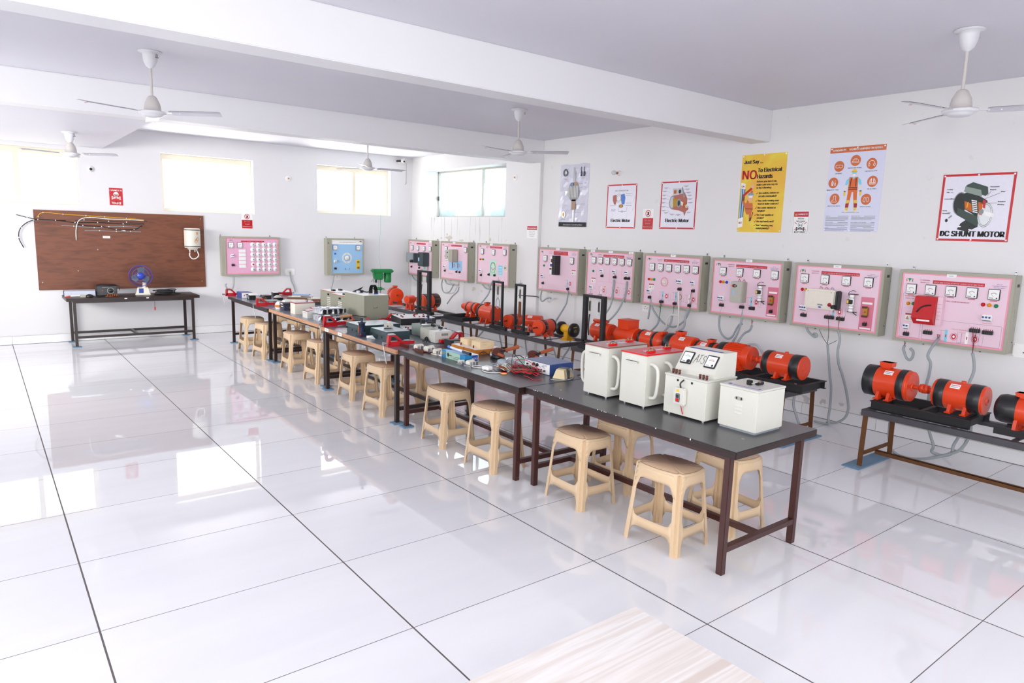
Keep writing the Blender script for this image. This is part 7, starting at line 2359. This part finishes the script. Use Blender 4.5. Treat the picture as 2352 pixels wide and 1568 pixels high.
m.out('louvre', t)
t = thing('battery_box', 'black ridged battery box with orange label', 'battery', (4.115, -2.27, TZ), 0)
MB().box(0, .14, 0, .17, 0, .085, 'navy', .005).box(-.004, .144, -.004, .174, .075, .10, 'dark', .004).out('case', t)
MB().box(.07, .13, -.0012, 0, .025, .05, 'orange').box(.09, .13, -.0018, -.001, .028, .036, 'white').out('label_sticker', t)
MB().box(-.0055, -.004, .05, .13, .080, .092, 'white').box(-.0012, 0, .04, .12, .045, .055, 'white').out('print', t)
t = thing('component_bag', 'white and orange component packet crumpled behind the battery box', 'packet', (4.13, -2.03, TZ), 0)
MB().lathe([(.05, 0), (.06, .03), (.055, .07), (.03, .10), (.0001, .105)], 'white', n=10, smooth=False).out('bag', t)
MB().lathe([(.061, .025), (.062, .05), (.058, .06)], 'orwood', n=10, smooth=False, cap=False).box(.05, .16, -.06, .04, .085, .115, 'white', .012).out('print', t)
t = thing('flat_instrument', 'long flat cream instrument with red button behind the white packet', 'instrument box', (4.36, -1.45, TZ), -35)
MB().box(0, .42, 0, .20, 0, .055, 'cream', .012).out('case', t)
MB().lathe([(.014, .055), (.012, .062), (.0001, .063)], 'red', o=(.34, .10, 0), n=12).out('push_button', t)
# T5 things
t = thing('power_supply', 'small blue and white lab supply on the farthest table', 'lab instrument', (4.10, -.43, TZ), 0)
MB().box(.004, .17, 0, .28, 0, .085, mat('blue_case', '37528f'), .003).out('case', t)
MB().box(.0, .168, -.004, 0, .003, .082, 'white', .001).out('front_panel', t)
MB().box(.03, .042, -.008, -.004, .03, .055, 'red', .002).box(.06, .10, -.006, -.004, .05, .062, 'dark').out('rocker_switch', t)
for lb, x, y, z, X, Y, Z, k in [
        ('flat black box with grey top near the middle of the farthest table', 4.33, -.72, TZ, .13, .16, .06, 'black'),
        ('thin dark flat case lying behind the near vise of the farthest table', 4.17, -1.42, TZ, .20, .30, .04, 'dark'),
        ('black box with a white top at the wall side of the farthest table', 4.62, -.35, TZ, .09, .14, .065, 'black')]:
    def ex3(t, X=X, Y=Y, Z=Z, k=k, lb=lb):
        MB().box(.003, X - .003, .003, Y - .003, Z, Z + .0015, 'white' if 'white' in lb else 'grey').out('top_plate', t)
    simple_box('instrument_case', lb, 'instrument box', (x, y, z), -5, X, Y, Z, k, ex3)
t = thing('contactor', 'black and grey contactor with white leads on the farthest table', 'relay', (4.17, -.66, TZ), 0)
MB().box(-.04, .05, -.08, .09, 0, .065, 'black', .006).box(-.045, -.038, -.03, .0, .01, .05, 'grey', .002).out('body', t)
MB().box(-.03, .10, -.06, .06, .066, .085, 'white', .01).box(-.044, -.03, .01, .03, .02, .07, 'blister', .003).out('terminal', t)
t = thing('contactor', 'brown and black contactor close beside the flat black box', 'relay', (4.28, -.86, TZ), 0)
MB().box(-.05, .05, -.06, .07, 0, .05, 'dkwood', .008).box(-.03, .03, -.05, .05, .05, .062, 'black', .004).out('body', t)
MB().box(-.06, -.05, -.03, .02, .005, .04, 'steel', .002).out('terminal', t)
t = thing('hand_drill_case', 'grey rounded device at the back of the farthest table', 'lab instrument', (4.55, -.75, TZ), 0)
MB().lathe([(.06, 0), (.065, .02), (.05, .045), (.02, .06), (.0001, .062)], 'greige', n=14).box(-.09, .05, -.12, -.06, 0, .03, 'black', .005).out('body', t)
for lb, x, y, rz, X, Y, Z in [('brown wooden board with white top lying at the back of the farthest table', 4.60, -1.02, -30, .36, .20, .055), ('brown wooden test board right of the larger one', 4.80, -1.30, -30, .32, .16, .045)]:
    def ex4(t, X=X, Y=Y, Z=Z):
        MB().box(.003, X - .003, .003, Y - .003, Z, Z + .002, 'greige').out('top_plate', t)
        MB().box(.06, .2, .04, .1, Z + .002, Z + .02, 'trgrey', .004).out('component', t)
    simple_box('wooden_test_board', lb, 'wooden board', (x, y, TZ), rz, X, Y, Z, 'dkwood', ex4, 'brown wooden test boards')
t = thing('blue_plate', 'thin blue edged plate resting across the brown board', 'plate', (4.70, -.96, TZ + .076), -30)
MB().box(0, .26, 0, .12, 0, .010, 'blue', .001).box(.004, .256, .004, .116, .010, .0112, 'lblue').out('plate', t)
t = thing('clamp_meter', 'black clamp tool with red button right of the brown boards', 'hand tool', (4.80, -1.72, TZ), -35)
MB().box(-.10, .06, -.03, .03, 0, .045, 'black', .01).box(.06, .14, -.02, .02, 0, .03, 'dark', .006).out('body', t)
MB().lathe([(.012, .045), (.010, .056)], 'red', o=(.02, 0, 0), n=10).out('push_button', t)
t = thing('metal_tray', 'grey metal sheet lying at the corner of the fourth table', 'tray', (4.10, -2.02, TZ), 0)
MB().box(-.05, .09, -.02, .06, 0, .006, 'steel', .002).out('sheet', t)
t = thing('paper_scrap', 'white paper scrap in front of the right green chest', 'paper', (4.04, -4.98, TZ), 0)
MB().add([(0, .06, 0), (.05, -.05, 0), (.03, -.02, .035), (.01, .08, .02)], [(0, 1, 2), (0, 2, 3), (0, 2, 1)], 'paper').out('sheet', t)
for lb, yy, xx in [('white paper tag stuck on the plywood edge below the left chest', -4.42, 3.964), ('white paper tag stuck on the plywood edge near the small vise', -4.06, 3.964)]:
    t = thing('paper_tag', lb, 'paper tag', (xx, yy, .727), -90, 'white tags on the plywood edge')
    MB().box(-.05, .05, -.0015, 0, -.018, .018, 'paper').rect(-.03, .03, -.003, .003, -.0018, 'inkgrey').out('tag', t)

# ============================================================ back wall group
BW = wood('brown_plywood', [(.25, '5c301d'), (.45, '70402a'), (.55, '7a472e'), (.75, '653623')], (.9, 1, 5), .38, 3.2, 6, .6)
BWE = MB()
t = thing('plywood_board', 'large brown plywood board mounted on the back wall', 'board', (1.58, YW, .81), 0)
vs_top = 1.21
MB().box(0, 2.38, -.022, -.002, 0, 1.205, BW, .002).out('board', t)
m = MB()
for x, z in [(.05, .12), (2.33, 1.15), (.06, 1.10), (2.32, .10), (.80, .62), (.52, .29)]:
    m.lathe([(.009, -.022), (.007, -.026)], 'steel', 'y', (x, 0, z), 8)
m.out('screw', t)
MB().box(.88, .98, -.0235, -.022, .80, .835, 'paper').rect(.90, .96, .814, .818, -.024, 'inkgrey').out('paper_label', t)
MB().poly([(1.08, .95), (1.20, .91), (1.20, .93)], -.0235, 'paper').out('paper_scrap', t)


def bpx(gx, gz):
    return gx, gz


def wcable(label, pts, k, r=.008):
    r *= .7
    a = pts[0]
    t = thing('wall_cable', label, 'cable', (a[0], YW - .03, a[1]), 0, 'cables clipped across the brown board')
    MB().tube([(x - a[0], 0 if i % 2 else -.004, z - a[1]) for i, (x, z) in enumerate(pts)], r, k).out('cable', t)
    m = MB()
    for i, (x, z) in enumerate(pts[1:-1]):
        m.box(x - a[0] - .006, x - a[0] + .006, -.010, .008, z - a[1] - .008, z - a[1] + .008, 'paper', .002)
    m.out('cable_clip', t)


wcable('yellow cable running along the top of the brown board', [(1.62, 1.90), (1.70, 1.975), (1.95, 1.96), (2.25, 1.95), (2.50, 1.94), (2.80, 1.93), (3.05, 1.915)], 'yellow')
wcable('white cable bending down at the left of the brown board', [(2.10, 1.57), (2.11, 1.75), (2.16, 1.88), (2.30, 1.925), (2.55, 1.91), (2.85, 1.91), (3.05, 1.90)], 'wirewht', .010)
wcable('thick black cable drooping past the left edge of the brown board', [(1.43, 1.45), (1.38, 1.60), (1.42, 1.75), (1.58, 1.86), (1.85, 1.865), (2.10, 1.84), (2.40, 1.85), (2.75, 1.84), (3.05, 1.85)], 'black', .009)
wcable('black cable rising off the left side of the brown board', [(1.37, 1.93), (1.50, 1.895), (1.63, 1.87), (1.98, 1.865)], 'black', .007)
wcable('black cable sagging across the middle of the cable group', [(2.10, 1.83), (2.20, 1.80), (2.45, 1.79), (2.65, 1.75), (2.90, 1.76), (3.02, 1.82)], 'black', .009)
wcable('grey cable with white clips low in the cable group', [(1.92, 1.79), (2.08, 1.785), (2.35, 1.77), (2.55, 1.79), (2.75, 1.80), (3.0, 1.79)], 'hose', .006)
wcable('lowest thin grey cable on the brown board', [(2.22, 1.72), (2.42, 1.725), (2.65, 1.72), (2.85, 1.725), (3.0, 1.72)], 'hose', .006)
wcable('upper thin dark cable just under the white one', [(2.10, 1.87), (2.22, 1.885), (2.55, 1.875), (2.80, 1.87), (3.10, 1.885)], 'dark', .006)
# water heater
t = thing('water_heater', 'cream upright water heater hung on the right side of the board', 'water heater', (3.74, YW - .022, 1.40), 0)
MB().lathe([(.09, .085), (.115, .075), (.125, .09), (.125, .11)], 'cream', o=(0, -.13, 0), n=24).lathe([(.125, .11), (.125, .36)], 'cream', o=(0, -.13, 0), n=24).lathe([(.125, .36), (.125, .385), (.115, .40), (.09, .402), (.0001, .402)], 'cream', o=(0, -.13, 0), n=24).out('tank', t)
MB().lathe([(.1265, .095), (.1275, .10), (.1265, .108)], 'black', o=(0, -.13, 0), n=24, cap=False).lathe([(.1265, .368), (.1275, .373), (.1265, .38)], 'black', o=(0, -.13, 0), n=24, cap=False).out('black_trim_ring', t)
MB().lathe([(.0001, .045), (.075, .05), (.085, .08)], 'offwhite', o=(0, -.13, 0), n=20).out('base_cover', t)
m = MB().cyl((-.05, -.15, .05), (-.05, -.15, .0), .010, 'white').cyl((-.05, -.15, .012), (-.05, -.15, .0), .012, 'red').cyl((.03, -.15, .05), (.03, -.15, .01), .010, 'steel')
m.tube([(-.05, -.15, .0), (-.055, -.15, -.05), (-.02, -.15, -.10), (.04, -.14, -.10), (.09, -.13, -.05), (.07, -.13, .02), (.05, -.13, .055)], .009, 'white')
m.out('water_pipe', t)
m = MB()
m.T = Matrix.Translation((.03, -.2545, 0))
m.ring(.0, .19, .02, .03, .005, 0, 'orwood').ring(.02, .22, .02, .028, .005, 0, 'orwood').line([(-.03, .17), (.04, .27)], .004, 0, 'orwood').rect(.01, .03, .30, .34, 0, 'orwood')
m.out('printed_emblem', t)
t = thing('round_ceiling_rose', 'round black-centred socket on the back wall left of the danger sign', 'wall fitting', (2.355, YW, 2.66), 0)
MB().lathe([(.045, 0), (.045, -.015), (.022, -.02), (.022, -.03)], 'white', 'y', n=18).out('plate', t)
MB().lathe([(.021, -.028), (.019, -.034), (.0001, -.034)], 'black', 'y', n=14).out('socket', t)
for lb, x, y, z, w in [('round white bulb holder plate high on the back wall between windows', 5.44, None, 2.74, 0), ('round white bulb holder plate by the side window on the right wall', None, -2.30, 2.79, 1)]:
    t = thing('bulb_holder_plate', lb, 'wall fitting', (x, YW, z) if not w else (XW, y, z), -90 if w else 0, 'round white bulb holder plates')
    MB().lathe([(.05, 0), (.05, -.012), (.042, -.014)], 'white', 'y', n=18).lathe([(.022, -.012), (.022, -.03)], 'offwhite', 'y', n=12).out('plate', t)
    MB().lathe([(.012, -.028), (.010, -.036), (.0001, -.036)], 'copper', 'y', n=8).out('holder', t)
t = thing('light_bulb', 'glass bulb in angled holder high on the right wall', 'light bulb', (XW, -4.64, 2.745), -90)
MB().lathe([(.035, 0), (.035, -.012), (.022, -.016), (.022, -.045)], 'white', 'y', n=16).lathe([(.017, -.045), (.017, -.06)], 'copper', 'y', n=14).out('holder', t)
MB().lathe([(.014, -.06), (.016, -.075), (.032, -.10), (.034, -.12), (.024, -.142), (.0001, -.15)], glass_mat('bulb_glass', 'f2f2f4', .12, .15), 'y', n=16).out('bulb', t)
t = thing('security_camera', 'small white wall camera with black lens in the back corner', 'security camera', (7.72, YW, 3.22), 0)
MB().lathe([(.045, 0), (.045, -.02), (.02, -.03)], 'white', 'y', n=16).lathe([(.0001, -.04), (.045, -.045), (.05, -.08), (.035, -.11), (.0001, -.12)], 'white', 'y', (.03, 0, .02), 16).out('housing', t)
MB().lathe([(.02, -.115), (.018, -.125), (.0001, -.126)], 'black', 'y', (.03, 0, .01), 12).cyl((-.10, -.05, .01), (0, -.05, .02), .02, 'dark').out('lens', t)


def socket_plate(label, x, z, W, H, wall='b', kind=0):
    t = thing('switch_plate', label, 'switch plate', (x, YW, z) if wall == 'b' else (XW, x, z), 0 if wall == 'b' else -90)
    MB().box(0, W, -.012, 0, 0, H, 'white', .003).out('plate', t)
    m = MB()
    if kind != 2:
        for a, b in ((.008, .008), (W - .008, .008), (.008, H - .008), (W - .008, H - .008)):
            m.ell(a, b, .003, .003, -.0124, 'dark', 8)
    if kind == 0:
        m.box(.05, .08, -.02, -.012, .03, .09, 'offwhite', .002).box(.09, .12, -.02, -.012, .03, .09, 'offwhite', .002)
    else:
        cx = W * .55 if kind == 1 else W * .4
        m.ell(cx, H * .62, .006, .008, -.0126, 'black', 10).ell(cx - .018, H * .38, .005, .006, -.0126, 'black', 10).ell(cx + .018, H * .38, .005, .006, -.0126, 'black', 10).box(cx + .035, cx + .05, -.018, -.012, H * .3, H * .6, 'offwhite', .002)
    m.out('switch', t)


socket_plate('white switch plate on the back wall between the pink and blue panels', 5.34, .99, .19, .12)
socket_plate('small white socket below the blue panel', 6.30, .885, .14, .11, 'b', 2)
socket_plate('framed white socket plate at the right edge of the right wall', -9.47, .945, .18, .12, 'r', 1)
socket_plate('small white socket on the wall below the left end of the dial knob panel', -5.20, .885, .14, .11, 'r', 2)
# side table things (top at z .735)
SZ = .735
t = thing('table_fan', 'blue and white table fan on the dark side table', 'table fan', (2.93, .80, SZ), -10)
MB().box(-.11, .11, -.07, .07, 0, .02, 'offwhite', .006).add([(-.10, -.065, .02), (.10, -.065, .02), (.10, .06, .02), (-.10, .06, .02), (-.075, -.03, .11), (.075, -.03, .11), (.07, .04, .12), (-.07, .04, .12)], [(0, 1, 5, 4), (1, 2, 6, 5), (2, 3, 7, 6), (3, 0, 4, 7), (4, 5, 6, 7)], 'offwhite').cyl((.02, .02, .10), (.03, .02, .19), .03, 'offwhite').out('base', t)
m = MB().add([(-.055, -.062, .03), (.01, -.062, .03), (.01, -.035, .10), (-.055, -.035, .10)], [(0, 1, 2, 3)], 'blue')
m.out('control_panel', t)
m = MB()
CXF = (-.02, 0, .30)
m.lathe([(.045, .03), (.06, .06), (.05, .10), (.0001, .12)], 'offwhite', 'y', CXF, 16)
m.out('motor_housing', t)
m = MB()
for rr, yy in ((.165, 0), (.163, .02), (.165, -.02)):
    pts = [(CXF[0] + rr * math.cos(R(a)), yy, CXF[2] + rr * math.sin(R(a))) for a in range(0, 361, 15)]
    m.tube(pts, .005, mat('violet_blue_wire', '3a3fae', .35), 5, 1)
for rr, yy in ((.12, -.035), (.08, -.045), (.12, .03)):
    m.tube([(CXF[0] + rr * math.cos(R(a)), yy, CXF[2] + rr * math.sin(R(a))) for a in range(0, 361, 20)], .0015, 'grey', 4, 1)
for a in range(0, 360, 8):
    c, s_ = math.cos(R(a)), math.sin(R(a))
    m.tube([(CXF[0] + .03 * c, -.05, CXF[2] + .03 * s_), (CXF[0] + .11 * c, -.042, CXF[2] + .11 * s_), (CXF[0] + .163 * c, 0, CXF[2] + .163 * s_), (CXF[0] + .11 * c, .035, CXF[2] + .11 * s_), (CXF[0] + .04 * c, .04, CXF[2] + .04 * s_)], .0012, mat('violet_blue_wire', '3a3fae', .35), 3, 1)
m.out('grille', t)
MB().lathe([(.0001, -.056), (.045, -.055), (.052, -.048), (.035, -.044)], mat('fan_blue', '2a3fb0', .3), 'y', CXF, 20).out('centre_cap', t)
m = MB()
for a in (30, 150, 270):
    m.T = Matrix.Translation(CXF) @ Matrix.Rotation(R(a), 4, 'Y') @ Matrix.Rotation(R(20), 4, 'X')
    m.add([(.02, 0, -.02), (.06, 0, -.06), (.13, 0, -.06), (.14, 0, .0), (.10, 0, .05), (.02, 0, .02)], [(0, 1, 2, 3, 4, 5), (5, 4, 3, 2, 1, 0)], mat('smoky_blade', '8ea0a8', .2))
m.out('blade', t)
t = thing('voltage_stabilizer', 'dark grey metal unit with a round dial and black disc on top', 'lab instrument', (2.42, .80, SZ), 0)
MB().box(-.14, .14, -.08, .09, .008, .155, 'dark', .006).out('case', t)
MB().rect(-.13, .13, .015, .148, -.0806, mat('grey_print_panel', '46484a', .4)).lathe([(.032, -.08), (.028, -.10), (.0001, -.101)], 'dark', 'y', (.05, 0, .08), 16).ring(.05, .08, .045, .045, .003, -.0812, 'white', 20).ell(-.06, .085, .008, .008, -.0812, 'red').txt('SERVO', -.02, .13, .012, -.0812, 'white', .08).out('front_panel', t)
MB().lathe([(.13, .157), (.135, .165), (.12, .172), (.0001, .173)], 'black', n=24).tube([(.13, 0, .16), (.18, -.02, .14), (.17, -.05, .08)], .004, 'cord').out('top_disc', t)
t = thing('carton', 'flat white and blue cardboard box at the left of the side table', 'carton', (1.97, .78, SZ), -6)
MB().box(-.11, .30, -.06, .10, 0, .085, mat('white_blue_carton', 'c9cede', .5), .002).box(-.111, -.10, -.061, .101, 0, .086, 'navy').out('carton', t)
t = thing('glue_gun', 'white tool with red tip lying in front of the carton', 'hand tool', (1.98, .62, SZ), 0)
MB().cyl((-.05, 0, .02), (.15, .02, .03), .012, 'white').box(.12, .22, -.02, .03, 0, .045, 'white', .01).cyl((-.05, 0, .02), (-.12, 0, .01), .012, 'orange2', .006).out('body', t)
t = thing('cable_coil', 'orange copper coil wire beside the black mouse-shaped plug', 'wire coil', (2.47, .58, SZ), 0)
m = MB()
for i in range(5):
    m.tube([(-.06 + i * .03 + .0, .02 * math.cos(a * .9), .022 + .018 * math.sin(a * .9)) for a in range(8)], .006, 'copper', 6, 2)
m.tube([(-.09, 0, .008), (.0, -.02, .008), (.08, 0, .008)], .005, 'copper')
m.out('coil', t)
t = thing('plug_adapter', 'black rounded plug with cord on the side table front', 'adapter', (2.17, .60, SZ), 0)
MB().lathe([(.05, 0), (.055, .015), (.045, .035), (.015, .045), (.0001, .046)], 'black', n=14).box(-.12, -.04, -.02, .03, 0, .04, 'greige', .006).out('body', t)
MB().tube([(.05, 0, .01), (.10, -.02, .006), (.15, .0, .006), (.13, .03, .006)], .006, 'cord').out('cord', t)
t = thing('cable_coil', 'black coiled cable heap right of the table fan', 'cable', (3.24, .78, SZ), 0)
m = MB()
random.seed(9)
for i in range(12):
    rx, ry = random.uniform(.08, .15), random.uniform(.04, .09)
    ox = random.uniform(-.05, .05)
    zz = .008 + .006 * i
    m.tube([(ox + rx * math.cos(R(a)), ry * math.sin(R(a)), zz + .006 * math.sin(R(a * 2))) for a in range(0, 361, 30)], .006, 'cord' if i % 4 else 'dark', 5, 2)
m.tube([(.1, -.05, .01), (.2, -.06, .006), (.24, 0, .006), (.15, .05, .01)], .006, 'cord')
m.out('coil', t)
t = thing('hanging_probe', 'red plug dangling on a thin cord below the side table edge', 'test lead', (3.02, .425, .71), 0)
MB().tube([(0, .02, .03), (0, -.012, .02), (0, -.014, -.06), (.002, -.012, -.14)], .003, 'cord').out('cord', t)
MB().cyl((.002, -.012, -.14), (.002, -.012, -.19), .011, 'red', .008).out('plug', t)
for lb, x in (('white paper dab on the side table edge, left one', 2.63), ('white paper dab on the side table edge, right one', 2.93)):
    t = thing('paper_tag', lb, 'paper tag', (x, .4385, .715), 0, 'paper dabs on the side table edge')
    MB().box(-.018, .018, -.001, 0, -.007, .007, 'paper').out('tag', t)

t = thing('hanging_wire', 'thin pale green wire hanging below the rightmost back window', 'wire', (7.28, YW - .02, 2.15), 0)
MB().tube([(0, 0, 0), (-.01, -.02, -.3), (-.05, -.03, -.7), (-.04, -.08, -1.05), (-.12, -.3, -1.30)], .003, 'teal', 5).out('wire', t)
t = thing('camera_cable', 'thin white cable dropping below the corner security camera', 'cable', (7.86, YW - .008, 3.22), 0)
MB().tube([(-.10, 0, .02), (0, 0, .0), (.0, 0, -.20), (.0, 0, -.42), (-.03, 0, -.425)], .005, 'greige', 5, 1).out('cable', t)
